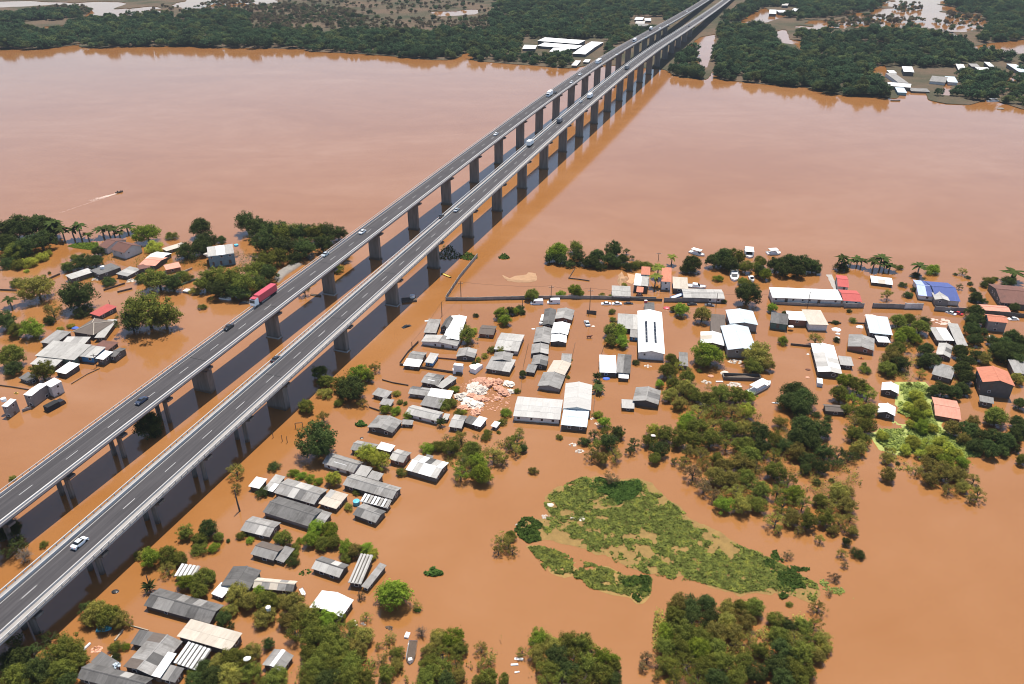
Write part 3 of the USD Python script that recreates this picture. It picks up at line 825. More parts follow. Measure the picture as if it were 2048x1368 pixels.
def house(tile, A, B, C, e, kind, rise, roof, wall, label, name='house', cat='house', opt=''):
    """Roof corners A, B (front eave) and C (behind B) as the photograph shows them, at the height e over the flood. kind: x ridge along AB, y gable in front, s slope down to AB, f flat, h hip."""
    a, b, c = (at(*tp(tile, p), e) for p in (A, B, C))
    u = (b - a)[:2]
    L = float(np.linalg.norm(u))
    u /= L
    v = np.array([-u[1], u[0]])
    dv = float((c - b)[:2] @ v)
    W = abs(dv)
    if dv < 0:
        v = -v
    ctr = a[:2] + u * L / 2 + v * W / 2
    ctr = ctr * .5 + (a[:2] + c[:2]) / 2 * .5
    if kind == 'y':
        u, v, L, W = v, -u, W, L
    rz = math.atan2(u[1], u[0])
    dist = float(np.linalg.norm(np.array([*ctr, 0]) - CAMP))
    t = thing(name, label, cat, (ctr[0], ctr[1], 0), rz)
    rng = random.Random(hash_(label) % 99991)
    near, mid = dist < 265, dist < 430
    oh = 0.12 if 'n' in opt else 0.38
    x0, x1, y0, y1 = -L / 2, L / 2, -W / 2, W / 2
    wx, wy = L / 2 - oh, W / 2 - oh
    wm = WC[wall]
    prof = [(-wy, -1.5), (wy, -1.5)]
    so = rise * oh / (W / 2 if kind in 'xyh' else W) if W > 0 else 0
    if kind in 'xy':
        prof += [(wy, e + so - .1), (0, e + rise - .1), (-wy, e + so - .1)]
    elif kind == 's':
        prof += [(wy, e + rise - so - .1), (-wy, e + so - .1)]
    else:
        prof += [(wy, e - .1), (-wy, e - .1)]
    if 'o' in opt:          # an open shelter on posts
        for sx in (-wx, wx):
            for sy in (-wy, 0, wy):
                obj('post', box(sx - .1, sx + .1, sy - .1, sy + .1, -1.5, e - .08), 'wood', t)
    else:
        obj('wall', MB().prism(prof, -wx, wx, axis=0).mesh(), wm, t)
        hw = min(e - .35, 2.0)
        if hw > .5 and mid:   # windows and doors on the four sides
            fl = 2 if e > 4.2 else 1
            for lv in range(fl):
                zt = (e - .35) if lv == 0 else (e - .35 - 2.7)
                hh = min(1.05, max(zt - .15, .4))
                for ax, ln, off in ((0, 2 * wx, wy), (1, 2 * wy, wx)):
                    k = max(1, int(ln / 3.4))
                    for sgn in (-1, 1):
                        for i in range(k):
                            if rng.random() < .3 and k > 1:
                                continue
                            q = -ln / 2 + (i + .5 + rng.uniform(-.15, .15)) * ln / k
                            hwid = rng.choice((.45, .55, .6))
                            door = rng.random() < .2
                            zb = max(zt - (1.9 if door else hh), .02)
                            d0, d1 = off * sgn, (off + .05) * sgn
                            lo, hi = min(d0, d1), max(d0, d1)
                            bx_ = (q - hwid, q + hwid, lo, hi, zb, zt) if ax == 0 else (lo, hi, q - hwid, q + hwid, zb, zt)
                            wnd = obj('door' if door else 'window', box(*bx_), 'wood' if door else 'trim_white', t)
                            if not door:
                                d0, d1 = (off + .03) * sgn, (off + .065) * sgn
                                lo, hi = min(d0, d1), max(d0, d1)
                                i_ = .09
                                bx_ = (q - hwid + i_, q + hwid - i_, lo, hi, zb + i_, zt - i_) if ax == 0 else (lo, hi, q - hwid + i_, q + hwid - i_, zb + i_, zt - i_)
                                obj('pane', box(*bx_), 'glass_dark', wnd)
    mats = [RC[r] for r in roof.split('/')]
    tile_roof = roof.split('/')[0] in TILED
    if kind in 'xy':
        slopes = [((x0, y0, e), (x1, y0, e), (x1, 0, e + rise), (x0, 0, e + rise)), ((x0, y1, e), (x1, y1, e), (x1, 0, e + rise), (x0, 0, e + rise))]
    elif kind == 's':
        slopes = [((x0, y0, e), (x1, y0, e), (x1, y1, e + rise), (x0, y1, e + rise))]
    elif kind == 'h':
        k = min(L * .5, W * .5) * .92
        slopes = [((x0, y0, e), (x1, y0, e), (x1 - k, 0, e + rise), (x0 + k, 0, e + rise)), ((x0, y1, e), (x1, y1, e), (x1 - k, 0, e + rise), (x0 + k, 0, e + rise)),
                  ((x0, y0, e), (x0, y1, e), (x0 + k, 0.01, e + rise), (x0 + k, -.01, e + rise)), ((x1, y0, e), (x1, y1, e), (x1 - k, .01, e + rise), (x1 - k, -.01, e + rise))]
    else:
        slopes = [((x0, y0, e), (x1, y0, e), (x1, y1, e + .02), (x0, y1, e + .02))]
    for si, sl in enumerate(slopes):
        p = [np.array(q_, float) for q_ in sl]
        if 'w' in opt:
            nw = max(4, round(np.linalg.norm(p[1] - p[0]) / (1.05 if near else 1.5)))
            dn = np.array([0, 0, -.16])
            obj('roof', quad_panel(p[0] + dn, p[1] + dn, p[2] + dn, p[3] + dn, .05), 'roof_mid' if 'strongly' in label or 'slatted' in label else 'roof_light', t)
            for i in range(nw):
                fa, fb = (i + .14) / nw, (i + .80) / nw
                obj('roof_slat', MB().add(*wavy_panel(p[0] + (p[1] - p[0]) * fa, p[0] + (p[1] - p[0]) * fb, p[3] + (p[2] - p[3]) * fb, p[3] + (p[2] - p[3]) * fa, .7, .1)).mesh(), mats[0] if len(mats) == 1 or rng.random() < .8 else mats[1], t)
            continue
        ln, sw = np.linalg.norm(p[1] - p[0]), np.linalg.norm(p[3] - p[0])
        ps = (2.2 if near else 3.4) if not tile_roof and mid and kind != 'h' else 1e9
        nx = max(1, min(14, round(ln / ps)))
        ny = 2 if (near and sw > 4.4 and not tile_roof and kind != 'h') else 1
        for i in range(nx):
            for j in range(ny):
                fa, fb, ga, gb = i / nx, (i + 1) / nx, j / ny, (j + 1) / ny
                g_ = .012 / max(ln / nx, .2) / nx if nx > 1 else 0
                fa, fb = fa + g_, fb - g_
                lift = np.array([0, 0, (rng.uniform(0, .035) if nx > 1 else 0) + (.05 if j else 0)])
                ov = .03 if j == 0 and ny == 2 else 0

                def P(f_, h_):
                    return (p[0] * (1 - f_) + p[1] * f_) * (1 - h_) + (p[3] * (1 - f_) + p[2] * f_) * h_ + lift
                m = mats[0] if len(mats) == 1 else (rng.choice(mats) if 'p' in opt else (mats[0] if rng.random() < .8 else mats[1]))
                if rng.random() < .04 and nx > 2 and not tile_roof and near and 'c' not in opt:
                    continue_hole = True
                    m = 'roof_dark' if m != 'roof_dark' else 'roof_light'
                obj('roof_panel' if nx * ny > 1 else 'roof', quad_panel(P(fa, ga), P(fb, ga), P(fb, gb + ov), P(fa, gb + ov), .06), m, t)
    if kind in 'xy' and 'w' not in opt:
        rm = {'r': 'roof_white', 't': 'roof_pink'}.get(next((ch for ch in opt if ch in 'rt'), ''), mats[0])
        rw = .5 if 'r' in opt else .2
        cp = MB().prism([(-rw, e + rise - rise * rw / (W / 2) + .02), (0, e + rise + .03), (rw, e + rise - rise * rw / (W / 2) + .02), (rw, e + rise - rise * rw / (W / 2) + .09), (0, e + rise + .12), (-rw, e + rise - rise * rw / (W / 2) + .09)], x0 - .03, x1 + .03)
        obj('ridge_cap', cp.mesh(), rm, t)
    if 'k' in opt:      # roof lights in two dark strips
        for sy in (-1, 1):
            y_ = sy * W * .17
            zz = e + rise * (1 - abs(y_) / (W / 2)) + .07
            for k in range(6):
                xa = -L * .30 + k * L * .085 if 'K' not in opt else L * .02
                dz = rise / (W / 2) * .42
                obj('roof_light', quad_panel((xa, y_ - .42 * sy, zz + dz), (xa + L * .08, y_ - .42 * sy, zz + dz), (xa + L * .08, y_ + .42 * sy, zz - dz), (xa, y_ + .42 * sy, zz - dz), .03), 'glass_dark', t)
    if 'z' in opt:      # a pale lengthwise strip of newer sheets
        zz = e + rise * .5
        obj('roof_strip', quad_panel((x0 + L * .3, -W * .27, zz - .05), (x1 - L * .3, -W * .27, zz - .05), (x1 - L * .3, -W * .22, zz + .12), (x0 + L * .3, -W * .22, zz + .12), .03), 'roof_white', t)
    if tile_roof and kind == 'h':
        k = min(L * .5, W * .5) * .92
        for sx in (-1, 1):
            for sy in (-1, 1):
                obj('hip_ridge', MB().tube([(sx * L / 2, sy * W / 2, e + .06), (sx * (L / 2 - k), 0, e + rise + .06)], .14, 5).mesh(), 'roof_beige', t)
    return t


HOUSES = [
 # foreground row, lower left
 (3, (1165, 745), (1695, 890), (1745, 725), 1.5, 'x', 1.0, 'dg/mg', 'd', 'long weathered grey gabled house below the spiky dark palm'),
 (3, (1410, 985), (1830, 1105), (1950, 965), 2.6, 'f', 0, 'be', 'd', 'large flat beige roofed shelter, biggest pale roof at the lower left', '', 'c'),
 (3, (975, 1225), (1215, 1305), (1490, 1035), 1.9, 'y', .7, 'mg/tp', 'd', 'taupe arched sheet roof between the dark roof and the ribbed white roof'),
 (3, (1035, 1045), (1235, 1085), (1335, 985), 1.4, 's', .5, 'dg/mg', 'd', 'small dark shed roof behind the taupe arched roof'),
 (3, (600, 1320), (1120, 1450), (1260, 1330), 1.6, 'x', 1.0, 'dg', 'd', 'broad charcoal roof cut by the bottom edge of the picture'),
 (3, (720, 1190), (880, 1290), (985, 1220), 1.3, 's', .4, 'dg', 'o', 'low charcoal lean-to beside heaps of clothes near the bottom left trees', 'shed'),
 (3, (1370, 1190), (1560, 1255), (1740, 1125), 2.0, 's', .9, 'wh', 'd', 'white strongly ribbed sheet roof beside the beige shelter', '', 'w'),
 (3, (1215, 1302), (1285, 1320), (1405, 1135), 2.15, 's', .5, 'wh', 'd', 'narrow white sheet roof along the ribbed white roof', 'lean_to'),
 (3, (1275, 1325), (1400, 1358), (1485, 1255), 1.5, 's', .5, 'dg/mg', 'd', 'small dark flat roof under the ribbed white roof', 'shed'),
 (3, (1760, 580), (1990, 615), (2100, 460), 1.7, 'y', .8, 'dg', 'n', 'dark roof with holes and a white end strip'),
 (3, (1385, 500), (1540, 520), (1625, 435), 1.6, 's', .4, 'wh/lg', 'g', 'small white slatted roof half hidden by bushes', 'shed', 'w'),
 (3, (1700, 650), (1790, 685), (1822, 580), 1.2, 's', .3, 'wh', 'd', 'loose white sheets leaning beside the holed dark roof', 'shed', 'n'),
 (13, (-30, 600), (295, 630), (335, 545), 1.5, 'x', .8, 'be/mg', 'd', 'pale grey low roof behind the olive brown trees'),
 (13, (-125, 140), (110, 195), (195, 75), 1.5, 'x', .8, 'mg/lg', 'd', 'grey patched house with small white marks on its roof, above the taupe one'),
 (13, (-40, 330), (145, 382), (215, 268), 1.5, 'x', .8, 'tp/mg', 'd', 'taupe grey house with a lower wing by round bushes'),
 (13, (147, 372), (225, 398), (302, 292), 1.2, 's', .4, 'mg', 'd', 'small grey wing of the taupe house', 'lean_to'),
 (13, (445, 445), (670, 520), (735, 412), 1.5, 'x', .9, 'dg/lg', 'd', 'battered dark house with broken pale roof sheets', '', 'p'),
 (13, (727, 552), (832, 567), (962, 355), 2.0, 's', .7, 'lg', 'd', 'ribbed light grey lean-to roof beside the bright round tree', '', 'w'),
 (13, (850, 590), (905, 612), (1015, 415), 1.3, 's', .4, 'mg/dg', 'd', 'lower dark sheet roof right of the ribbed light grey one', 'lean_to'),
 (13, (425, 755), (685, 835), (785, 695), 2.0, 'y', .9, 'wh', 'd', 'clean white gabled roof above the leafy lower thicket', '', 'c'),
 (13, (45, 1215), (205, 1272), (308, 1142), 1.5, 'y', .8, 'mg/lg', 'd', 'ribbed grey hut with a white ridge strip at the bottom', 'hut', 'r'),
 (12, (50, 1360), (415, 1475), (545, 1345), 1.7, 'x', 1.0, 'dg', 'g', 'long dark slate coloured house below the patchwork roof'),
 (12, (430, 1465), (512, 1490), (612, 1378), 1.4, 's', .4, 'mg/dg', 'd', 'small lean-to at the end of the slate coloured house', 'lean_to'),
 (12, (140, 1205), (465, 1300), (578, 1182), 1.8, 'x', .9, 'mg/lg', 'd', 'long patchwork roof of light and grey sheets', '', 'p'),
 (12, (60, 1180), (140, 1200), (225, 1085), 1.7, 's', .5, 'lg/wh', 'd', 'pale sheets at the left end of the patchwork roof', 'lean_to'),
 (12, (-60, 1155), (30, 1175), (85, 1100), 1.6, 's', .3, 'wh', 'd', 'small whitish roof left of the patchwork roof', 'shed'),
 (12, (500, 1292), (645, 1337), (732, 1225), 1.5, 's', .3, 'be/lg', 'd', 'small square pale roof with scattered litter'),
 (12, (690, 1142), (1090, 1258), (1172, 1168), 1.8, 'x', .9, 'mg', 'd', 'long plain grey gabled house with a damaged right end'),
 (12, (790, 1058), (885, 1080), (930, 1010), 1.9, 's', .4, 'lg/mg', 'd', 'light grey sheet between the bluish house and the plain grey house', 'lean_to'),
 (12, (890, 1085), (985, 1112), (1012, 1058), 1.8, 's', .4, 'mg', 'd', 'small grey roof behind the plain grey house, nearest the bright tree', 'lean_to'),
 (12, (830, 1272), (1048, 1328), (1092, 1280), 1.6, 's', .6, 'wh/lg', 'd', 'whitish ribbed porch roof below the plain grey house', 'porch', 'w'),
 (12, (765, 1378), (950, 1445), (1065, 1362), 1.5, 'x', .8, 'mg/dg', 'd', 'dark weathered house beside the round cyan tank'),
 (12, (535, 972), (788, 1048), (843, 955), 1.8, 'x', 1.1, 'mg', 'w', 'bluish grey house with a narrow white roof strip', '', 'zc'),
 (12, (750, 860), (925, 895), (995, 822), 1.7, 'x', .8, 'mg', 'd', 'grey house partly under the bright yellow-green tree'),
 (12, (965, 852), (1080, 882), (1102, 830), 2.2, 's', .3, 'wh', 'd', 'small white sheet roof joining two grey houses', 'porch'),
 (12, (1060, 937), (1178, 967), (1252, 886), 1.9, 'x', .7, 'mg/lg', 'b', 'grey house right of the white porch sheet, brick walled'),
 (12, (1195, 1022), (1442, 1092), (1547, 967), 2.0, 'x', .8, 'wh/lg', 'd', 'whitish house with a dark wall, alone beside round trees'),
 (12, (1340, 932), (1395, 947), (1432, 920), 1.9, 's', .3, 'mg', 'd', 'tiny grey roof behind the whitish house', 'shed'),
 (12, (890, 682), (1092, 728), (1168, 628), 1.7, 'y', .9, 'mg', 'd', 'grey gabled house facing the empty lane, with a small annex'),
 (12, (1158, 657), (1247, 664), (1272, 632), 1.2, 's', .3, 'mg', 'd', 'low annex right of the gabled house on the lane', 'lean_to'),
 (12, (1195, 572), (1450, 634), (1492, 560), 1.7, 'x', .8, 'lg', 'w', 'long light grey house between hedge and lane', '', 'c'),
 (12, (1487, 616), (1532, 622), (1557, 582), 1.3, 's', .3, 'lg', 'd', 'tiny pale shed at the end of the long light grey house', 'shed'),
 (12, (1540, 678), (1645, 692), (1692, 592), 1.7, 'x', .6, 'lg/mg', 'd', 'mottled pale roof left in the row below the tarpaulins', '', 'p'),
 (12, (1665, 642), (1742, 667), (1765, 612), 1.5, 's', .4, 'dg', 'd', 'dark roof in the middle of the row below the tarpaulins', 'lean_to'),
 (12, (1735, 662), (1802, 682), (1832, 612), 1.7, 's', .4, 'wh', 'd', 'white roof at the right of the row below the tarpaulins', 'lean_to'),
 (12, (1880, 672), (1927, 686), (1947, 645), 1.3, 's', .2, 'wh', 'd', 'tiny white shed roof below the tarpaulins', 'shed'),
 (12, (930, 420), (1047, 452), (1082, 402), 1.5, 's', .5, 'mg', 'd', 'small grey shed nearest the lane, behind the yellow bush', 'shed'),
 (12, (985, 497), (1077, 512), (1107, 467), 1.1, 's', .3, 'mg', 'd', 'low grey shed in front of the yellow bush', 'shed'),
 (12, (1215, 412), (1372, 432), (1412, 372), 1.6, 'x', .8, 'mg/dg', 'g', 'grey house left of the rounded white roof'),
 (12, (1370, 432), (1555, 457), (1578, 402), 1.9, 's', .6, 'wh', 'd', 'rounded bright white roof beside the tarpaulins', '', 'c'),
 (12, (1305, 502), (1462, 532), (1532, 472), 1.5, 's', .7, 'mg/dg', 'd', 'grey roof in front of the rounded white roof'),
 (12, (1320, 322), (1460, 347), (1507, 267), 1.7, 'x', .7, 'mg/dg', 'd', 'dark grey house below the long yard wall', '', 'z'),
 (12, (1445, 352), (1502, 377), (1582, 282), 1.6, 's', .4, 'lg', 'd', 'pale wing right of the house below the yard wall', 'lean_to'),
 (12, (1210, 137), (1330, 152), (1362, 85), 1.7, 'x', .7, 'mg', 'd', 'grey house with white porch in the walled corner yard'),
 (12, (1178, 187), (1310, 202), (1327, 150), 1.5, 's', .4, 'wh', 'd', 'white porch roof in the walled corner yard', 'porch'),
 (12, (1350, 162), (1420, 172), (1452, 100), 1.7, 's', .4, 'wh/lg', 'u', 'white roof with a blue wall in the corner yard', 'lean_to'),
 (12, (1600, 117), (1750, 127), (1768, 60), 1.6, 'y', .8, 'mg/lg', 'd', 'grey gabled house beyond the yard wall'),
 (12, (1835, 212), (2032, 242), (2075, 152), 1.7, 's', .6, 'mg/lg', 'd', 'grey porch roof with white posts on the lane corner'),
 (12, (1890, 147), (2042, 157), (2065, 92), 2.2, 'y', .7, 'mg', 'd', 'grey gabled house behind the white posted porch'),
 # middle block
 (11, (1325, 1365), (1615, 1402), (1625, 1342), 1.8, 'y', .8, 'mg/lg', 'w', 'low gabled grey house in front of the long white hall'),
 (11, (1480, 1345), (1612, 1352), (1724, 1165), 2.2, 'y', .5, 'wh', 'd', 'long bright white roofed house near the street wall', '', 'c'),
 (11, (1340, 1292), (1440, 1297), (1482, 1195), 1.6, 's', .5, 'mg/lg', 'd', 'light grey lean-to left of the dark peaked roof', 'lean_to'),
 (11, (1470, 1262), (1545, 1270), (1590, 1190), 1.8, 'y', 1.8, 'dg', 'd', 'steep dark peaked roof beside the long white house', 'hut'),
 (11, (1780, 1302), (1902, 1312), (1922, 1240), 1.6, 'x', .7, 'tp/mg', 'b', 'small brown brick house in the middle of the trees'),
 (11, (1905, 1425), (2100, 1445), (2140, 1310), 1.8, 'x', .7, 'lg/mg', 'w', 'light grey house with white gutter beside the lane'),
 (21, (235, 1232), (332, 1237), (372, 1110), 1.9, 'y', .7, 'dg', 'd', 'dark grey narrow roof left in the upper lane row'),
 (21, (342, 1182), (482, 1194), (497, 1112), 2.0, 'y', .8, 'mg/lg', 'b', 'grey roof with a brick gable at the top of the lane row'),
 (21, (310, 1300), (447, 1312), (467, 1222), 2.0, 'y', .7, 'wh', 'd', 'upper white gabled roof in the lane row', '', 'c'),
 (21, (305, 1368), (432, 1374), (447, 1308), 1.7, 'y', .6, 'wh', 'd', 'lower white gabled roof in the lane row', '', 'c'),
 (21, (170, 1372), (302, 1380), (317, 1258), 1.8, 'y', .7, 'mg', 'd', 'grey gabled roof left of the two white roofs'),
 (21, (226, 1195), (248, 1197), (252, 1150), 1.5, 's', .3, 'wh', 'd', 'narrow white shed against the dark grey roof', 'shed'),
 (22, (150, 92), (290, 97), (302, 22), 1.8, 'y', .7, 'mg/lg', 'd', 'grey roof in the lane row below the white ones'),
 (22, (150, 182), (277, 192), (297, 117), 1.7, 'y', .7, 'mg/dg', 'd', 'grey roof second from the bottom of the lane row'),
 (22, (108, 237), (182, 247), (197, 190), 1.5, 's', .4, 'mg/lg', 'd', 'small shed at the lane corner by a round bush', 'shed'),
 (22, (285, 242), (430, 268), (452, 165), 1.9, 'y', .6, 'be/mg', 'd', 'beige patched roof above the L-shaped white building', '', 'c'),
 (22, (205, 352), (387, 378), (422, 265), 1.7, 'y', .9, 'mg/be', 'g', 'grey gabled house touching the L-shaped white building'),
 (22, (390, 160), (472, 165), (482, 100), 1.6, 's', .3, 'mg', 'd', 'small grey shed behind the beige patched roof', 'shed'),
 (22, (10, 592), (387, 622), (402, 462), 2.2, 'x', .7, 'pa', 'w', 'long pale wing of the white workshop beside the lane', 'workshop', 'c'),
 (22, (398, 532), (622, 547), (667, 345), 3.0, 'y', 1.0, 'pa', 'w', 'tall pale roofed main block of the white workshop', 'workshop', 'c'),
 (22, (390, 662), (600, 682), (617, 552), 2.2, 's', .6, 'sk', 'd', 'light blue lean-to roof in front of the white workshop', 'lean_to', 'c'),
 (21, (988, 1450), (1203, 1464), (1255, 1133), 3.2, 'y', 1.0, 'wh', 'w', 'big bright white hall with two dark roof light strips', 'hall', 'ck'),
 (21, (840, 1257), (1028, 1268), (1038, 1160), 2.2, 's', .6, 'lg', 'd', 'pale grey flat roof left of the big white hall', '', 'c'),
 (21, (940, 1327), (1012, 1333), (1022, 1272), 1.8, 's', .4, 'mg', 'u', 'small grey roof with a blue corner beside the big white hall', 'lean_to'),
 (21, (1728, 1222), (1955, 1232), (1970, 1122), 3.4, 'y', .9, 'sk', 'g', 'upper white section of the twin barn', 'barn', 'c'),
 (21, (1703, 1430), (1938, 1440), (1955, 1250), 3.6, 'y', 1.0, 'sk', 'g', 'lower white section of the twin barn, over a grey gable', 'barn', 'c'),
 (21, (1580, 1290), (1702, 1302), (1727, 1162), 2.4, 's', .5, 'tp/mg', 'd', 'grey flat roof left of the twin barn', '', 'c'),
 (21, (1500, 1378), (1692, 1398), (1712, 1305), 2.2, 'y', .8, 'wh/be', 'd', 'cream white gabled roof left of the twin barn', '', 'cp'),
 (21, (1372, 1012), (1702, 1022), (1682, 948), 2.2, 'x', .6, 'lg', 'w', 'long pale house behind the grey boundary wall', '', 'c'),
 (21, (1280, 937), (1402, 945), (1427, 862), 2.4, 's', .5, 'be', 'd', 'square beige flat roof beside the orange roofs', '', 'c'),
 (21, (1030, 827), (1102, 832), (1112, 780), 4.4, 's', .8, 'or_', 'w', 'left orange tiled roof at the riverside'),
 (21, (972, 912), (1088, 922), (1102, 835), 3.4, 's', .4, 'wh/lg', 'd', 'white sheet roof below the left orange roof', 'porch'),
 (21, (1188, 882), (1268, 888), (1292, 790), 4.4, 's', 1.0, 'or_', 'w', 'two storey house with orange roof behind the dark tree'),
 (21, (992, 967), (1047, 972), (1057, 937), 2.8, 's', .5, 'or_', 'b', 'small orange awning roof over a dark terrace', 'porch'),
 (21, (800, 997), (952, 1004), (942, 930), 2.0, 's', .5, 'lg/wh', 'w', 'whitish roof with dark spots beside the street wall'),
 (21, (1060, 1112), (1142, 1117), (1137, 1052), 2.2, 'f', 0, 'dg', 'd', 'black flat roofed kiosk above the big white hall', 'kiosk', 'n'),
 (31, (30, 1012), (592, 1034), (568, 965), 3.0, 's', .9, 'wh', 'w', 'very long white roofed row building with many windows', 'row_building', 'c'),
 (31, (560, 922), (652, 932), (622, 838), 2.8, 'x', .9, 'rd', 'w', 'upper red roofed house by the river', '', 'c'),
 (31, (600, 1037), (752, 1047), (712, 957), 2.8, 'x', 1.0, 'rd', 'w', 'lower red roofed house beside the row building', '', 'c'),
 (31, (825, 890), (1000, 912), (990, 857), 1.4, 'x', .25, 'wh/be', 'd', 'low whitish flat roof standing alone by the palms', '', 'c'),
 (31, (1190, 992), (1332, 1008), (1332, 888), 2.2, 'x', 1.4, 'pb/bl', 'w', 'pale blue wing of the blue roofed house'),
 (31, (1322, 1027), (1515, 1042), (1512, 900), 2.4, 'x', 2.0, 'bl', 'w', 'dark blue main roof of the riverside house'),
 (31, (1330, 1028), (1450, 1040), (1442, 985), 2.9, 'y', .7, 'lg', 'g', 'grey gabled porch of the blue roofed house', 'porch'),
 (31, (1840, 1050), (2110, 1075), (2085, 930), 2.6, 'x', 2.0, 'br', 'd', 'large dark brown roofed house at the right edge'),
 (31, (1700, 1112), (1932, 1128), (1937, 1082), 1.6, 'x', .6, 'pk', 'd', 'low faded red roof in front of the brown roofed house', '', 'c'),
 (31, (1757, 1200), (1917, 1216), (1905, 1160), 4.6, 'x', 1.0, 'or_', 'g', 'two storey grey house with a bright orange roof', '', 'c'),
 (31, (20, 1212), (162, 1232), (157, 1150), 3.0, 's', .3, 'dg', 'n', 'dark flat roofed house with a green wall'),
 (31, (163, 1190), (312, 1197), (302, 1132), 3.0, 's', .4, 'wh/be', 'b', 'pinkish white roof over a dark brick wall'),
 (31, (313, 1227), (472, 1232), (462, 1122), 3.0, 's', .5, 'be', 'w', 'beige sheet roof with a porch below it'),
 (31, (797, 1292), (982, 1312), (1002, 1187), 3.0, 's', .8, 'sk', 'd', 'light blue-grey roof left of the leafy trees', '', 'c'),
 (31, (870, 1368), (970, 1372), (985, 1326), 1.9, 's', .3, 'wh', 'd', 'small white sheet roof below the light blue-grey roof', 'porch'),
 (31, (640, 1402), (852, 1440), (845, 1340), 2.0, 'y', .9, 'mg', 'b', 'grey gabled house with a dark brick front'),
 (31, (1330, 1352), (1402, 1357), (1420, 1262), 2.2, 's', .4, 'mg/lg', 'd', 'grey left part of the three tone roof'),
 (31, (1390, 1352), (1472, 1357), (1478, 1265), 2.25, 's', .4, 'wh', 'd', 'white middle part of the three tone roof'),
 (31, (1487, 1388), (1577, 1398), (1583, 1240), 2.6, 's', .6, 'lg', 'd', 'light grey right part of the three tone roof', '', 'c'),
 (32, (1345, 100), (1462, 128), (1470, 30), 1.8, 'y', .7, 'lg/dg', 'd', 'dirty grey gabled hut below the three tone roof', 'hut'),
 (32, (390, 237), (587, 257), (552, 30), 2.2, 'y', .6, 'wh/lg', 'd', 'patched white roof with a rusty opening', '', 'p'),
 (32, (575, 182), (682, 192), (677, 127), 1.7, 's', .4, 'lg/wh', 'd', 'small ribbed roof right of the patched white roof', 'shed'),
 (32, (905, 385), (1043, 414), (1052, 350), 2.0, 'y', .9, 'wh', 'd', 'upper of the two small white roofed huts', 'hut', 'c'),
 (32, (875, 562), (1015, 593), (1027, 522), 2.0, 'y', .9, 'wh', 'd', 'lower of the two small white roofed huts', 'hut', 'c'),
 (32, (1315, 258), (1477, 302), (1477, 212), 2.0, 's', .8, 'mg/dg', 'd', 'grey lean-to house above the pale green weeds'),
 (32, (1700, 318), (1962, 352), (1968, 240), 5.6, 'y', 1.4, 'or_', 'd', 'tall dark two storey house with an orange roof'),
 (32, (1690, 472), (1805, 495), (1812, 455), 2.0, 's', .4, 'mg', 'd', 'small grey annex at the foot of the tall dark house', 'lean_to'),
 (32, (1955, 245), (2100, 262), (2100, 168), 2.4, 's', .6, 'mg', 'd', 'grey roof behind the tall dark house at the edge'),
 (32, (1330, 585), (1540, 622), (1532, 475), 1.8, 'x', .8, 'pk', 'b', 'broken faded orange roof among weeds'),
 (32, (465, 552), (627, 562), (585, 505), 1.6, 'x', .6, 'tp', 'd', 'small dark brown roof under the trees', 'hut'),
 (22, (695, 242), (832, 248), (847, 117), 2.0, 's', .5, 'wh', 'd', 'dirty white left half of the double house by the spiky palm'),
 (22, (830, 242), (945, 252), (962, 112), 2.1, 's', .5, 'dg/mg', 'd', 'dark right half of the double house by the spiky palm'),
 (22, (850, 287), (930, 292), (942, 252), 1.4, 's', .3, 'wh', 'd', 'small white porch under the double house', 'porch'),
 (22, (968, 472), (1175, 502), (1183, 388), 2.0, 'y', 1.0, 'mg/dg', 'd', 'isolated house with a half black gabled roof'),
 (22, (875, 527), (977, 533), (985, 468), 1.2, 's', .3, 'lg/mg', 'd', 'low pale annex of the isolated half black house', 'lean_to'),
 (22, (1335, 188), (1408, 194), (1412, 92), 1.6, 's', .4, 'mg', 'd', 'small grey shed between the hall and the round tree', 'shed'),
 # left bank
 (1, (890, 628), (1000, 658), (1115, 592), 3.6, 'x', 2.2, 'br', 'w', 'large brown roofed villa with a pale gable, right wing'),
 (1, (800, 608), (872, 624), (957, 537), 3.2, 'x', 1.6, 'br', 'w', 'left wing of the brown roofed villa'),
 (1, (1165, 705), (1290, 718), (1352, 655), 2.0, 'x', .6, 'wh/lg', 'd', 'stained white roof behind the orange roof on the left bank'),
 (1, (1110, 748), (1242, 760), (1342, 692), 2.2, 'x', .7, 'pk', 'd', 'salmon orange roof among trees on the left bank'),
 (1, (565, 868), (748, 808), (718, 776), 2.2, 's', .3, 'lg', 'd', 'long pale shed with a dark open front on the left bank', 'shed', 'c'),
 (1, (790, 832), (962, 772), (902, 732), 2.6, 'f', 0, 'dg', 'd', 'dark flat roof carrying a white tank', '', 'n'),
 (1, (1010, 848), (1122, 788), (1062, 757), 1.8, 's', .4, 'mg/lg', 'd', 'grey roof beside the dark flat roof with the tank'),
 (1, (1120, 787), (1212, 767), (1165, 745), 2.0, 's', .3, 'br', 'd', 'small brown roof below the salmon orange one', 'shed'),
 (1, (1330, 792), (1452, 767), (1422, 735), 2.2, 's', .4, 'pk', 'b', 'dull reddish roof right of the salmon orange one'),
 (1, (1330, 642), (1492, 592), (1462, 571), 1.6, 's', .2, 'be', 'd', 'narrow beige roof strip near the river trees', 'shed', 'c'),
 (1, (1622, 690), (1835, 662), (1972, 568), 5.8, 'f', 0, 'lg/wh', 't', 'blue-green flat roofed building with litter on its roof', 'building', 'n'),
 (1, (725, 1142), (805, 1166), (908, 1084), 1.8, 's', .5, 'rd', 'd', 'small pinkish red sheet roof on the left bank', 'shed', 'c'),
 (1, (605, 1290), (775, 1318), (845, 1190), 2.2, 'h', 1.6, 'tp', 'd', 'brown hip roof with pale ridges on the left bank'),
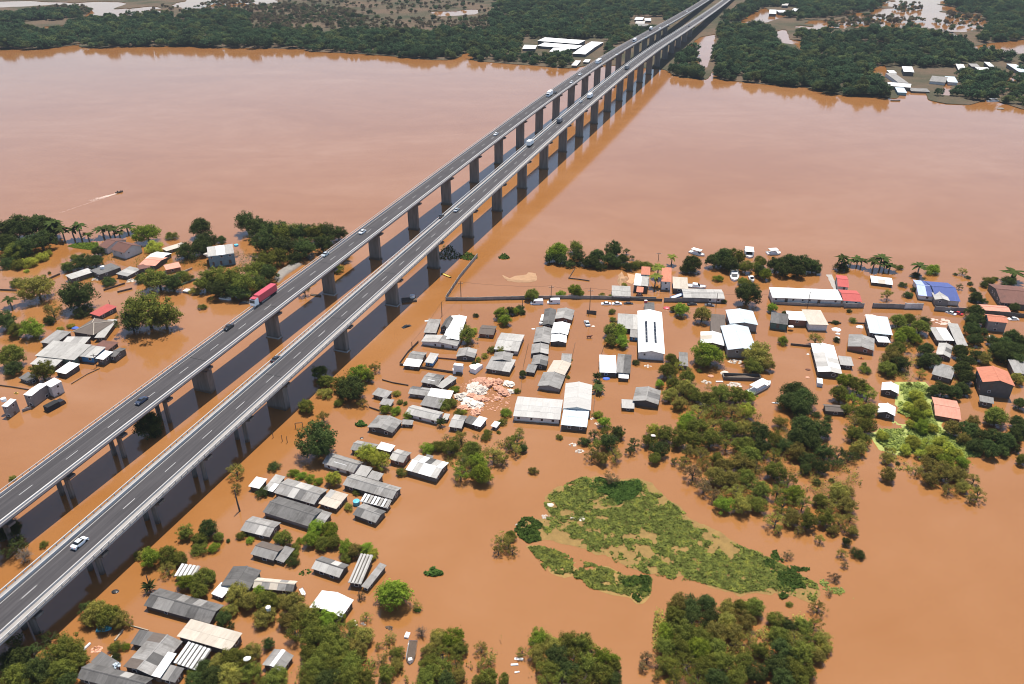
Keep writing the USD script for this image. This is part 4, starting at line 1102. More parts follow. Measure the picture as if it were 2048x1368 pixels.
 (1, (750, 1335), (832, 1332), (955, 1190), 1.9, 's', .4, 'lg/sk', 'd', 'narrow pale strip roof beside the brown hip roof', 'lean_to', 'c'),
 (1, (330, 1372), (447, 1388), (542, 1290), 2.2, 's', .5, 'mg', 'd', 'grey roof with white edges left of the big warehouse roof'),
 (1, (470, 1388), (660, 1392), (760, 1335), 2.2, 's', .4, 'mg/lg', 'd', 'grey roof between the brown hip roof and the warehouse'),
 (2, (290, 112), (607, 147), (702, 32), 2.6, 's', .8, 'lg', 'n', 'large light grey warehouse roof on the left bank', 'warehouse', 'c'),
 (2, (610, 112), (762, 130), (812, 47), 2.6, 's', .6, 'lg/mg', 'u', 'grey roofed shop with a bright blue wall', 'shop', 'c'),
 (2, (762, 130), (828, 142), (908, 87), 2.8, 's', .5, 'wh', 'd', 'whitish roof right of the blue walled shop'),
 (2, (870, 112), (925, 120), (1002, 50), 2.4, 'x', .6, 'dg', 'd', 'dark shed nearest the flooded road on the left bank', 'shed'),
 (2, (720, 62), (850, 78), (942, 0), 1.6, 'f', 0, 'br', 'd', 'brown littered roof behind the blue walled shop', 'shed'),
 (2, (240, 177), (440, 202), (502, 147), 1.8, 's', .5, 'lg/wh', 'd', 'pale sheets below the light grey warehouse', 'lean_to'),
 (2, (440, 237), (527, 257), (637, 182), 2.0, 's', .4, 'wh', 'd', 'white sheet roof beside the pale green shrub on the left bank', 'lean_to'),
 (2, (160, 292), (252, 322), (275, 262), 1.5, 's', .4, 'dg', 'd', 'small charcoal hut under the left bank trees', 'hut'),
 (2, (185, 422), (252, 432), (382, 337), 4.6, 'x', .2, 'wh', 'g', 'long white roofed two storey block beside the dark truck', 'building', 'n'),
 (2, (345, 332), (405, 362), (497, 320), 4.4, 's', .3, 'wh', 'w', 'taller white roofed block behind the dark truck', 'building', 'n'),
 (2, (0, 511), (50, 518), (162, 469), 4.4, 's', .3, 'wh', 'g', 'small pale two storey house at the left edge', 'building', 'n'),
 # far bank
 (20, (215, 327), (545, 352), (550, 327), 4.0, 's', 1.0, 'wh', 'd', 'longest white barn on the far bank left of the bridge', 'barn', 'c'),
 (20, (212, 367), (522, 392), (527, 367), 3.2, 's', .8, 'wh', 'd', 'second white barn below the longest one on the far bank', 'barn', 'c'),
 (20, (300, 412), (440, 418), (462, 392), 3.0, 's', .6, 'wh', 'd', 'short white barn nearest the river on the far bank', 'barn', 'c'),
 (20, (480, 428), (585, 434), (738, 337), 3.6, 'x', .8, 'wh', 'd', 'slanting white barn close to the bridge on the far bank', 'barn', 'c'),
 (20, (80, 390), (185, 392), (205, 365), 2.8, 's', .6, 'wh', 'd', 'small white roof left of the far bank barns', 'shed'),
 (20, (475, 522), (520, 524), (548, 488), 2.6, 's', .4, 'wh', 'd', 'small white shed at the shore under the far bank barns', 'shed'),
 (20, (570, 496), (615, 498), (622, 478), 2.6, 's', .4, 'wh', 'd', 'white speck of a shed beside the far bridge end', 'shed'),
 (20, (870, 280), (935, 281), (945, 262), 3.0, 's', .5, 'wh', 'd', 'lone white roof among trees left of the far bridge', 'shed'),
 (20, (980, 158), (1045, 160), (1050, 140), 3.0, 's', .5, 'wh/mg', 'd', 'upper left roof of the far hamlet by the bridge', 'hut'),
 (20, (1060, 164), (1112, 165), (1116, 150), 3.0, 's', .5, 'wh', 'd', 'upper right roof of the far hamlet by the bridge', 'hut'),
 (20, (985, 188), (1060, 190), (1064, 172), 3.0, 's', .5, 'lg', 'd', 'middle roof of the far hamlet by the bridge', 'hut'),
 (20, (1000, 208), (1090, 210), (1094, 194), 3.0, 's', .5, 'mg', 'd', 'lower roof of the far hamlet by the bridge', 'hut'),
 (20, (960, 236), (1030, 238), (1036, 222), 3.0, 's', .5, 'mg/lg', 'd', 'lowest roof of the far hamlet by the bridge', 'hut'),
 (30, (1075, 572), (1160, 577), (1182, 540), 4.2, 's', .6, 'wh', 'd', 'white roof with two square roof lights on the far right bank', 'house', 'ckK'),
 (30, (1000, 660), (1080, 662), (1140, 592), 3.4, 's', .5, 'mg', 'w', 'grey slanting roof with a white side on the far right bank', 'house', 'c'),
 (30, (948, 684), (1140, 700), (1148, 676), 3.4, 's', .5, 'wh', 'd', 'white front roof at the far right shore', 'house', 'c'),
 (30, (1030, 738), (1105, 742), (1112, 708), 2.6, 's', .6, 'sk', 't', 'turquoise boathouse at the far right shore', 'boathouse', 'c'),
 (30, (965, 584), (1025, 586), (1030, 566), 2.8, 's', .4, 'wh', 'd', 'small white roof left of the roof with two roof lights', 'shed'),
 (30, (1290, 648), (1420, 660), (1440, 622), 3.0, 's', .6, 'mg/lg', 'w', 'long grey house on the far right bank', 'house', 'c'),
 (30, (1430, 655), (1512, 660), (1520, 620), 3.0, 's', .6, 'sk', 'w', 'bluish roof at the end of the long grey far house', 'house', 'c'),
 (30, (1510, 556), (1575, 560), (1600, 520), 3.0, 's', .6, 'wh', 'd', 'left white roof in the far right tree belt', 'house', 'c'),
 (30, (1680, 566), (1785, 570), (1792, 545), 3.0, 's', .6, 'wh/be', 'd', 'cream roof in the far right tree belt', 'house', 'c'),
 (30, (1755, 530), (1800, 532), (1808, 503), 3.6, 's', .6, 'wh', 'd', 'upper white roof in the far right tree belt', 'house', 'c'),
 (30, (1620, 532), (1690, 535), (1696, 515), 3.0, 's', .5, 'mg', 'd', 'grey roof between white ones in the far right tree belt', 'house', 'c'),
 (30, (1982, 575), (2060, 578), (2060, 522), 3.4, 's', .8, 'sk', 'd', 'light blue roof cut by the right edge', 'house', 'c'),
 (30, (1715, 738), (1290 + 0, 740), (1290, 712), 2.0, 's', .3, 'lg', 'd', 'x', 'skip'),
 (30, (1140, 728), (1292, 735), (1290, 712), 1.6, 's', .3, 'mg', 'd', 'low grey jetty shed right of the turquoise boathouse', 'shed', 'c'),
 (30, (8, 108), (65, 110), (68, 82), 4.0, 's', .6, 'wh', 'd', 'white roof left in the farthest hamlet', 'house', 'c'),
 (30, (80, 98), (148, 99), (150, 84), 4.0, 's', .6, 'wh', 'd', 'white roof in the middle of the farthest hamlet', 'house', 'c'),
 (30, (188, 88), (226, 90), (228, 70), 4.0, 's', .6, 'wh', 'd', 'white roof right in the farthest hamlet', 'house', 'c'),
 (30, (110, 42), (160, 44), (162, 30), 4.0, 's', .6, 'lg', 'd', 'pale roof behind the farthest hamlet', 'house', 'c'),
]
CATS = dict(lean_to='shed', row_building='building', hut='hut', shed='shed', porch='porch')
for r in HOUSES:
    nm = r[10] if len(r) > 10 and r[10] else 'house'
    if nm == 'skip':
        continue
    house(*r[:10], name=nm, cat=CATS.get(nm, nm), opt=r[11] if len(r) > 11 else '')
# ------------------------------------------------------------------ trees and bushes of the flooded quarters
def grove(tile, where, spec, group=None, labels=None):
    """Trees in view of one place: 'x,y,w,kindtone' in the tile's pixels. Each is told apart by tone and by its order from the left."""
    rows = []
    for s in spec.split():
        a = s.split(',')
        rows.append((float(a[0]), float(a[1]), float(a[2]), a[3]))
    rows.sort()
    word = {'p': 'palm', 'k': 'spiky palm', 'g': 'bush', 'n': 'bare tree', 's': 'sparse tree'}
    kinds = [TONES[k[1]][2] + ' ' + word.get(k[0], 'tree') for *_, k in rows]
    for i, (x, y, w, k) in enumerate(rows):
        same = [j for j in range(len(rows)) if kinds[j] == kinds[i]]
        if labels:
            lab = labels[i]
        elif len(same) == 1:
            lab = f'{kinds[i]} {where}'
        else:
            n = same.index(i)
            o = 'leftmost' if n == 0 else 'rightmost' if n == len(same) - 1 else ORD[n] + ' from left'
            o = o.replace(' ', '-') if len(f'{o} {kinds[i]} {where}'.split()) > 16 else o
            lab = f'{o} {kinds[i]} {where}'
        px, py = tp(tile, (x, y))
        plant(k[0], k[1], px, py, w / 4, lab, group if len(rows) > 2 else None)


def palms(tile, where, spec, tone='m', group=None):
    rows = sorted(tuple(map(float, s.split(','))) for s in spec.split())
    for i, (x, y, w, bx_, by_) in enumerate(rows):
        o = '' if len(rows) == 1 else ('leftmost ' if i == 0 else 'rightmost ' if i == len(rows) - 1 else ORD[i] + ' from left ')
        px, py = tp(tile, (x, y))
        plant('p', tone, px, py, w / 4, f'{o}palm tree {where}', group if len(rows) > 1 else None, tp(tile, (bx_, by_)))


palms(1, 'of the riverside palms on the left bank', '420,380,130,455,545 500,430,110,520,560 575,440,110,600,550 632,400,120,655,545 700,490,90,712,550 820,440,130,830,530 880,430,110,885,530 925,440,100,920,530 1015,420,120,1030,500 965,480,90,960,530', 'd', 'riverside palms on the left bank')
palms(1, 'at the far left edge of the left bank', '75,1000,110,95,1090', 'd')
palms(1, 'beside the low shrubs on the left bank', '535,725,80,540,790')
grove(1, 'in the dark wood at the left edge', '60,470,260,rd 190,450,260,rd 310,430,240,rd 420,460,200,rd 60,580,260,rd 200,600,240,rd 330,560,220,rd 110,630,220,rm', 'dark wood at the left edge')
grove(1, 'in the hedge below the dark wood', '60,740,150,gd 150,745,150,gm 240,730,150,gy 330,690,130,gy 380,660,100,gy 215,800,50,gy', 'hedge below the dark wood')
grove(1, 'beside the brown roofed villa', '1170,490,235,rb 1230,610,170,gy 1370,520,110,gm 780,640,110,rd')
grove(1, 'standing by the river, left of the bamboo clump', '1600,460,200,rd 1640,560,190,rd 1770,550,110,gd 1500,650,230,gd 1620,610,170,rd')
grove(5, 'in the riverside wood left of the bridge', '-70,420,220,bd 30,460,230,bd 140,480,230,bd 250,500,230,bm 360,500,220,bd 470,510,210,bm 580,500,200,bd 660,500,150,bd 60,580,230,bd 220,600,230,bd 390,610,230,bd 540,590,180,bd 300,700,170,gd', 'riverside wood left of the bridge')
grove(1, 'in the big thicket below the blue-green building', '1700,850,250,bm 1850,870,260,bm 1960,900,250,bm 2040,790,200,bm 1640,900,180,bm 1760,940,220,bd 1900,960,200,bd 1450,830,110,gm', 'thicket below the blue-green building')
grove(5, 'in the thicket beside the red truck', '70,720,220,bm 180,690,180,bm 100,820,190,bd 20,900,170,bd', 'thicket beside the red truck')
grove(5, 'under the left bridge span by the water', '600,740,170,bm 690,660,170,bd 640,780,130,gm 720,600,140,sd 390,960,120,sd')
grove(1, 'standing behind the long pale shed', '560,770,150,gd 660,720,160,rd 760,720,150,rd 600,690,90,gm')
grove(1, 'between the roofs and walls of the left bank', '1260,860,270,rm 1380,900,180,bd 1130,860,130,gd 870,880,140,gd 1500,860,110,gm 1560,960,110,go')
grove(1, 'in the flooded gardens at the left edge', '290,930,300,ro 140,890,130,gm 610,1010,310,rd 420,1110,170,so 395,1195,120,gd 660,1130,150,gd 40,1200,200,rd 250,1260,210,rb 120,1270,150,rm 395,815,36,gm 350,835,30,gm', 'garden trees at the left edge')
grove(1, 'rising alone beside the flooded road on the left bank', '1180,1120,420,bm 1050,1200,240,bd 1320,1180,260,bm', 'big clump beside the left flooded road')
grove(1, 'in open water left of the red truck', '1620,1085,80,gm')
grove(1, 'by the brown hip roof', '560,1240,70,gy 480,1265,60,gy')
grove(2, 'left of the light grey warehouse', '90,120,230,rm 100,210,160,rd')
grove(2, 'shrub covering the pale sheets of the left bank', '340,240,200,bm')
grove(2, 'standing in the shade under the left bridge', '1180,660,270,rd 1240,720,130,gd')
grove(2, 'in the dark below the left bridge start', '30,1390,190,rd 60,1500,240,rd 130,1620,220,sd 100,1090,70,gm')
grove(3, 'beside the right bridge rail at the lower left', '350,250,80,gm 180,330,180,nn')
grove(2, 'crown of the slim trunked trees near the right bridge', '1890,1030,165,so 1890,1160,110,so')
grove(12, 'in the strip of trees along the right bridge', '510,230,150,rm 560,310,150,rm 560,410,140,go 400,510,150,rm 660,485,105,gm 850,485,105,so 780,370,260,rd 690,340,170,bm 820,250,190,rb 900,280,110,bm 950,200,110,sm 540,600,140,so', 'trees along the right bridge')
grove(12, 'bush between the two small lane sheds', '1120,410,80,gy')
grove(12, 'along the hedge behind the long light grey house', '1040,540,110,gb 1120,550,110,gb 1220,585,110,gb 1150,480,60,gm 1195,490,50,gm', 'hedge behind the long light grey house')
grove(12, 'between the tarpaulins and the grey roofs', '1500,500,130,gm 1560,490,130,gm 1620,565,90,gm 1590,380,100,gb 1660,560,60,gy 2000,560,110,gb 1970,640,90,gm')
grove(12, 'very broad round tree beside the right bridge', '510,790,370,rd', labels=['broad dense dark green tree standing alone beside the right bridge shadow'])
grove(12, 'hedge bush above the patchwork roof', '145,990,120,gd 300,1045,100,gb 360,1070,100,gb 430,1095,100,gb 500,1115,95,gb 615,1095,150,ry', 'hedge above the patchwork roof')
grove(12, 'beside the grey house under branches', '900,900,180,by 990,950,180,by 850,880,100,by', 'bright tree over the grey houses')
grove(12, 'next to the whitish lone house', '1160,1040,110,gm')
grove(12, 'in the clump right of the whitish lone house', '1380,850,150,gb 1460,840,150,gm 1560,830,180,rm 1640,760,170,so 1720,870,190,rm 1640,960,180,rm 1780,960,190,rb 1810,1060,210,rb 1640,1050,190,rb 1720,1010,190,rm 1900,900,210,so 1970,930,150,so 2040,800,150,sm', 'clump right of the whitish lone house')
grove(12, 'shrub by the tiny white shed', '1850,720,80,gm 1840,760,90,gm 1940,720,40,gm')
grove(12, 'dark drooping palm by the tiny pale shed', '1480,640,110,kd', labels=['dark drooping spiky palm at the end of the long light grey house'])
grove(12, 'left end of the patchwork roof', '60,1200,130,gd')
grove(12, 'below the square littered roof', '800,1205,70,gm 740,1320,90,go')
grove(3, 'in the leafy group beside the right bridge shadow', '1200,350,210,bb 1130,330,130,go 1340,340,180,rm 1430,360,150,rm 1340,450,150,so', 'leafy group beside the bridge shadow')
grove(3, 'around the solitary pond tree above the low roofs', '1480,160,140,bm 1660,130,190,rd 1590,210,140,rm 1590,290,140,gm 1710,280,110,gb 1825,222,45,gd 1750,190,100,rm')
grove(3, 'dark spiky palm', '1190,585,150,kd', labels=['dark spiky palm with a bare pole above it, beside the long weathered roof'])
grove(3, 'between the holed dark roof and the long weathered roof', '1500,540,190,rb 1620,520,200,rm 1600,610,170,rm 1690,500,110,rm', 'trees between the lower left roofs')
grove(3, 'round the small round boat near the bottom left', '760,800,220,ro 860,830,230,rm 680,870,150,so 950,850,170,ro 1030,880,110,so 690,760,150,sd', 'trees round the turquoise boat')
grove(3, 'in the dense bottom left corner thicket', '540,1090,260,rm 420,1150,260,rm 270,1130,250,rd 130,1190,280,rd 600,1180,210,bm 480,1260,260,rm 320,1280,280,rd 160,1330,280,rm 60,1280,200,rd 520,1350,200,rd 390,1000,170,rd 380,1370,200,rm 30,1150,150,rd', 'bottom left corner thicket')
grove(3, 'among litter beside the charcoal roof', '930,1070,130,gm 1010,1070,80,gb 930,1150,100,gd')
grove(3, 'at the right end of the long weathered roof', '1780,850,150,rd 1890,640,210,ro 1990,700,190,ro 1830,780,140,ro 1850,900,80,sd')
grove(3, 'in front of the beige shelter and ribbed roof', '1560,1260,120,gm 1640,1230,170,rd 1740,1190,180,ro 1880,1160,240,rm 1700,1320,220,rd 1560,1340,190,rd 1850,1290,230,ro 1990,1130,190,ro 1990,1270,200,rm', 'trees in front of the beige shelter')
grove(3, 'by the small white marked house', '1930,180,100,gm 2000,215,80,gb')
grove(13, 'round bush at the wing of the taupe house', '210,205,160,rm 320,270,90,gm 295,390,115,gd 350,220,70,gb 310,330,90,gm')
grove(13, 'behind the battered dark house', '480,110,170,rb 590,140,180,rb 440,210,160,rb 530,240,150,rm 620,230,130,rm 720,280,150,rb 790,310,140,ro 880,280,130,rb 930,330,110,ry 720,350,110,rm', 'trees behind the battered dark house')
grove(13, 'big bright green ball', '1095,640,320,rb', labels=['big bright green ball shaped tree at the edge of the open water'])
grove(13, 'below the pale grey low roof', '80,700,220,rm 60,820,200,ro 190,710,150,go 290,720,210,ro 350,790,190,ro 260,860,180,ro 20,620,110,rb', 'trees below the pale grey low roof')
grove(13, 'in the leafy thicket below the clean white roof', '480,770,150,rb 430,860,220,rm 560,860,180,rb 660,840,150,rb 310,960,220,rm 460,980,240,rm 600,990,230,rm 740,960,220,rm 860,980,200,ro 700,1080,230,rm 560,1110,230,rm 430,1120,200,rm 800,1090,200,ro 640,1200,240,rm 480,1230,240,rm 760,1210,230,rm 420,1330,210,rm 580,1340,230,rd 740,1330,230,rm 880,1330,190,rm 100,1050,110,rd 150,1330,220,rm 60,1370,150,rm', 'thicket below the clean white roof')
grove(13, 'among floating litter right of the white roof', '880,830,110,so 840,660,90,sn 1290,740,110,so 770,880,90,go')
grove(13, 'in the bottom thicket left of the half sunk boat', '1070,990,110,so 1000,1180,140,so 1130,1110,130,rm 1130,1210,130,ro 980,1060,90,so 1040,1290,170,rm', 'bottom thicket left of the half sunk boat')
grove(13, 'in the bottom thicket right of the half sunk boat', '1325,940,120,nn 1460,990,170,ro 1580,1000,190,rb 1620,1080,150,rm 1390,1090,150,ro 1490,1120,190,rm 1600,1190,170,rm 1380,1200,180,rm 1480,1260,210,rm 1620,1290,150,ro 1360,1320,200,rm 1520,1350,190,rd', 'bottom thicket right of the half sunk boat')
grove(13, 'in the row of thin trees at the bottom', '1800,1080,140,so 1860,1170,150,so 1800,1210,110,so 1850,1310,190,rm 1760,1340,110,ro 1990,1330,110,rm')
grove(13, 'at the left tip of the weed mat', '1960,200,150,so 2020,240,150,so 2040,180,110,rm 1940,300,120,so 2050,300,110,so', 'thin shrubs at the left tip of the weed mat')
grove(23, 'in the rounded bottom middle thicket', '210,1010,190,rb 320,1050,170,ro 450,1010,190,rm 560,1040,190,rm 640,1100,170,rb 200,1120,170,ro 360,1150,210,rd 500,1150,210,rm 720,1150,160,rb 810,1170,130,rb 830,1230,120,rm 290,1240,210,rm 440,1250,210,rd 600,1210,200,rm 720,1270,210,rm 560,1330,220,rm 400,1340,210,rm 270,1340,190,rm 820,1330,140,rd 80,1110,120,so', 'rounded bottom middle thicket')
grove(23, 'in the large thicket below the weed mat', '1330,720,190,ro 1440,740,220,rd 1560,720,170,rd 1300,820,190,rm 1440,850,230,rd 1570,840,190,rd 1720,760,170,ro 1830,750,150,rm 1930,760,190,rm 1720,860,190,ro 1860,870,190,ro 1240,950,170,rb 1370,960,220,rm 1510,980,210,rm 1640,960,200,ro 1770,960,190,ro 1230,1070,170,rm 1360,1080,210,rm 1500,1100,220,rb 1640,1080,210,rm 1780,1070,180,so 1900,1000,170,ro 1250,1200,210,rm 1400,1210,230,rm 1550,1230,230,rm 1700,1200,220,rm 1860,1170,190,rm 1980,1100,170,rm 1320,1320,230,rm 1480,1340,230,rm 1640,1340,220,rd 1800,1310,210,rm 1960,1280,190,rd 1170,1300,110,ro', 'large thicket below the weed mat')
grove(23, 'greyish shrub in the gap between the bottom thickets', '1080,1160,160,sn 1050,1230,110,sn')
grove(33, 'in the right part of the thicket below the weed mat', '70,860,170,rm 160,900,150,rd 270,900,170,rm 370,890,150,rm 90,980,190,rm 210,1010,200,ro 330,980,180,rm 430,1000,150,ro 460,1080,120,ro 120,1110,220,rd 260,1130,220,rm 390,1130,160,ro 80,1240,230,rd 220,1260,230,rm 330,1270,150,rm 130,1350,230,rd 270,1350,170,rm', 'right part of the thicket below the weed mat')
# right side quarters
grove(21, 'on the river point above the walled yard', '360,650,190,rb 300,690,120,rd 390,700,130,rd 515,610,130,bm 520,690,140,bd 680,680,160,rd 640,720,130,rd 820,630,170,rd 790,710,150,rd 890,700,120,rd 590,740,120,gd 700,760,120,gd 460,740,110,gd 940,770,120,gd 1000,750,110,gm 1060,750,110,gm 920,640,80,sd 960,690,60,sd 850,750,110,gd 1100,770,90,gm', 'trees on the river point')
palms(21, 'alone by the river above the orange roofs', '1275,660,80,1275,750')
palms(21, 'in front of the two storey orange roofed house', '1155,740,110,1165,850 1130,810,100,1140,930')
grove(21, 'behind the long pale house', '1440,740,190,rd 1400,790,130,gd 1690,690,190,rd 1620,720,150,rd 1790,690,170,rm 1740,750,170,rd 1870,770,130,rm 1650,860,90,gb 1850,880,100,rm 1990,720,120,rm 1980,800,120,rd 2030,830,120,rb 1960,760,90,rm', 'riverside trees behind the long pale house')
grove(21, 'dark round tree', '1885,990,240,rd 1900,920,130,rm', labels=['large dark round tree between the boat and the twin barn', 'small tree leaning on the large dark round one'])
grove(21, 'along the flooded street wall', '160,990,130,rm 390,985,90,gb 500,960,130,rb 540,980,90,rb 800,1000,60,gm 1690,1040,70,gd 720,990,60,go 900,910,50,gy', 'trees along the flooded street wall')
grove(21, 'round tree in the yard near the big white hall', '1350,1105,150,rb 1520,1150,165,ro 1290,1100,70,rm', 'yard trees near the big white hall')
grove(21, 'left of the big white hall', '800,1125,70,gm 810,1190,70,gm 800,1280,150,rm 870,1290,150,rb 790,1350,130,rm 880,1360,140,rb', 'trees left of the big white hall')
grove(11, 'near the small brown brick house', '1960,1130,140,rb 1990,1190,120,rb 2030,1120,90,rd 1760,1155,50,gd 1690,1310,170,bm 1740,1280,90,gy')
grove(21, 'beside the upper lane row', '60,1100,90,gd 20,1120,80,rb 80,1130,70,gd')
grove(12, 'around the white posted porch', '1890,60,90,gm 1960,70,110,gm 2030,60,90,gm 1830,110,70,gy 1780,140,60,gy 1750,170,60,gd', 'shrubs around the white posted porch')
grove(22, 'at the lane corners', '85,255,75,rd 40,390,70,gm 455,190,50,gm 470,140,40,gm 450,280,40,gm')
palms(22, 'with a drooping crown beside the white workshop', '690,350,100,690,400', 'd')
grove(22, 'dark spiky palm between workshop and double house', '680,270,110,kd 690,330,100,kd')
grove(22, 'behind the double house', '990,160,70,gd 1270,130,110,rm 1300,160,90,rm')
grove(22, 'bright round tree', '1575,90,270,rb 1540,150,170,rm', labels=['large bright green round tree below the cream white gable', 'dark lower part tree under the large bright round one'][::-1])
grove(22, 'round tree below the twin barn', '1960,100,250,ro 1930,190,180,rm 2030,180,150,ro', 'trees below the twin barn')
grove(22, 'in the thicket right of the isolated house', '1250,230,160,rm 1330,190,110,ry 1180,330,90,rb 1400,280,170,rm 1290,330,150,rm 1380,370,180,ro 1260,420,150,ro 1340,480,150,ro 1470,430,150,rm 1500,230,50,gm', 'thicket right of the isolated house')
grove(22, 'in the olive thicket north of the weed mat', '1680,410,190,rm 1560,450,190,rm 1800,430,180,rm 1900,440,140,rb 1630,540,200,rm 1760,550,190,ro 1500,550,190,ro 1880,560,150,ry 1400,620,160,rb 1360,680,130,rb 1480,680,190,rm 1610,660,190,ro 1740,680,190,rm 1860,700,190,ro 1980,720,190,rd 1130,700,120,ry 1100,790,130,rm 1220,740,170,rm 1330,780,180,rm 1180,860,170,rd 1150,930,120,rm 1460,790,190,rm 1590,770,190,rm 1720,800,190,rm 1850,820,190,rm 1990,840,170,rd', 'olive thicket north of the weed mat')
grove(22, 'in the ragged shrubs left of the olive thicket', '680,580,90,gb 740,640,120,rb 760,720,170,rm 660,740,130,rd 580,800,110,gd 690,830,160,rm 780,800,170,rd 850,720,130,rd 640,900,140,so 720,930,130,ro 830,900,150,so 980,810,140,sd 950,870,110,sd 800,1090,150,sn 860,740,90,ro', 'ragged shrubs left of the olive thicket')
grove(22, 'at the left of the open water by the workshop', '40,790,150,sm 30,870,130,so 90,850,90,rd 60,720,110,so')
grove(22, 'alone in open water left of the weed mat', '170,1030,90,go 380,760,65,gm')
grove(22, 'in the thin olive scrub above the weed mat', '1400,880,150,so 1380,960,130,so 1520,900,150,so 1560,980,130,so 1300,950,90,sd 1640,930,120,rm 1450,1050,190,sn 1540,1150,190,sn 1640,1080,190,ro 1750,1090,180,ro 1700,980,170,ro 1820,980,190,ro 1900,900,190,rm 1960,990,180,ro 1880,1090,180,rm 1800,1180,190,ro 1990,1180,180,rm 1700,1290,180,rb 1840,1300,190,ro 1960,1290,180,rm 1620,1230,140,sn', 'thin olive scrub above the weed mat')
grove(32, 'in the dark tree group at the middle right', '210,390,230,rd 290,450,240,rd 160,470,200,rd 250,530,210,rd 300,680,260,rd 420,700,210,rd 240,760,210,rd 360,790,200,rd 390,580,90,gd', 'dark tree group at the middle right')
grove(32, 'in the long belt below the patched white roof', '620,320,170,rb 720,350,190,rm 580,420,170,rm 690,460,190,rb 800,420,170,rb 630,540,110,rm 760,560,190,rm 830,540,120,ro 700,640,170,ro 790,670,170,rm 680,740,150,rm 760,780,150,rm 720,850,150,ro 480,610,80,gd', 'belt below the patched white roof')
grove(32, 'in the thicket corner beside the dark tree group', '60,780,170,rm 130,830,150,rd 50,900,170,rm 220,880,170,ro 320,930,160,rd 450,880,170,rd 560,900,170,rd 650,910,150,rd 700,870,120,ro 60,1040,190,rm 160,1100,190,rm 300,1010,120,rd 420,1000,150,rd 530,960,130,rd 100,640,130,ro 80,1190,200,rm 210,1200,190,rb 120,1310,210,rm 280,1290,190,rm 420,1260,150,rm 560,1190,190,ro 650,1200,150,so 520,1300,170,ro 640,1310,170,ro 390,1120,90,gd 510,1105,55,gd', 'thicket corner beside the dark tree group')
grove(33, 'in the ragged scrub right of the weed mat', '60,60,190,ro 190,40,170,ro 320,60,180,rm 450,40,180,rm 580,50,160,ro 660,40,110,so 250,130,110,so 420,210,110,so 520,130,110,ro 620,120,110,so 630,230,90,rd 720,325,120,gd 590,320,110,so 610,410,80,sn 540,510,110,sn 160,330,100,sn 490,640,70,sn 400,750,160,so 170,730,60,gm 90,130,110,so 680,140,110,ro', 'ragged scrub right of the weed mat')
grove(32, 'in the garden left of the grey lean-to house', '990,120,210,ro 960,200,170,rm 1060,170,180,rd 1020,60,170,rm 1100,40,120,so 1260,60,150,rd 1300,140,170,rd 1240,160,120,rd 1220,250,110,so 780,220,110,gm 770,180,60,gm 1130,340,60,gm', 'garden left of the grey lean-to house')
grove(31, 'beside the light blue-grey roof', '1050,1200,150,rm 1130,1190,130,rm 1220,1240,170,rm 1110,1290,170,rb 1060,1330,130,rb 1180,1340,130,rb 1260,1200,100,gd', 'leafy trees beside the light blue-grey roof')
grove(31, 'shrub between roofs of the upper right quarter', '680,1195,70,gm 540,1210,60,gd 130,1135,50,gd 380,1340,150,so 550,1350,70,gd 650,1120,50,gd 120,1360,110,gb')
grove(31, 'bright tree at the end of the row building', '30,1090,100,rb')
grove(31, 'in the dense riverside hedge above the row building', '70,740,170,rd 170,720,170,rd 270,740,180,rd 360,760,150,rd 120,790,150,rd 240,800,150,rd 390,790,90,rd', 'dense riverside hedge above the row building')
palms(31, 'in the riverside palm row on the right', '560,660,100,575,790 600,710,90,600,790 655,700,80,655,760 705,680,100,710,760 745,690,90,740,770 835,690,110,835,790 890,660,120,895,780 920,720,90,925,800 965,740,110,965,800', 'd', 'riverside palm row on the right')
palms(31, 'standing above the blue roofed house', '1198,725,110,1195,840', 'd')
palms(31, 'behind the dark brown roofed house', '1945,780,150,1945,880', 'd')
grove(31, 'around the blue roofed house', '590,770,130,gd 1055,770,70,gm 1320,790,145,gb 1180,830,80,gd 1078,910,70,gd 1120,990,90,gd 1170,950,60,gd 1530,920,70,sd 960,990,120,so 1560,800,90,so 1500,825,40,gd', 'shrubs around the blue roofed house')
grove(31, 'in the hedge line to the right of the blue house', '1600,850,50,gd 1620,900,50,gd 1640,950,60,gd 1670,1010,110,rd 1720,1040,80,gd 1640,1030,80,gd', 'hedge line right of the blue house')
grove(31, 'beside the dark brown roof', '1730,910,80,gd 1770,880,110,gm 1930,880,150,gd 1980,1090,100,rd 1820,860,60,gm')
grove(31, 'in the dark column of trees left of the orange roof', '1650,1130,160,rd 1620,1200,130,rd 1690,1190,140,rd 1640,1270,150,rd 1700,1290,120,rd 1660,1350,140,rd', 'dark column left of the orange roof')
grove(32, 'in the dark wood at the right edge', '1540,80,150,rd 1590,150,150,rd 1550,220,170,rd 1590,280,150,rd 1540,360,150,rd 1400,380,170,rd 1320,390,130,rd 1480,400,150,rd 1580,390,110,rd 1680,110,130,rd 1730,130,140,ro 1830,60,170,rd 1930,50,190,rd 2030,60,170,rd 1880,120,150,rd 1990,130,160,rd 1900,10,150,rd 2030,0,150,rd 1810,-10,130,rd 1960,-30,170,rd 1990,290,130,ro 1685,360,60,gd', 'dark wood at the right edge')
grove(32, 'below the tall dark two storey house', '1830,600,200,rm 1780,620,120,rm 2020,490,130,rd 2000,640,150,rd 2050,700,170,rd')
grove(32, 'in the long dark band above the lower right open water', '1480,690,170,ro 1600,700,190,rd 1640,640,150,ro 1700,760,170,rd 1800,760,190,rd 1900,790,190,rd 1980,740,150,rd 1660,840,150,rd 1780,860,170,rd 1880,860,130,rd 2030,940,120,rm 1560,770,130,ro 1980,840,100,rd', 'long dark band above the lower right open water')
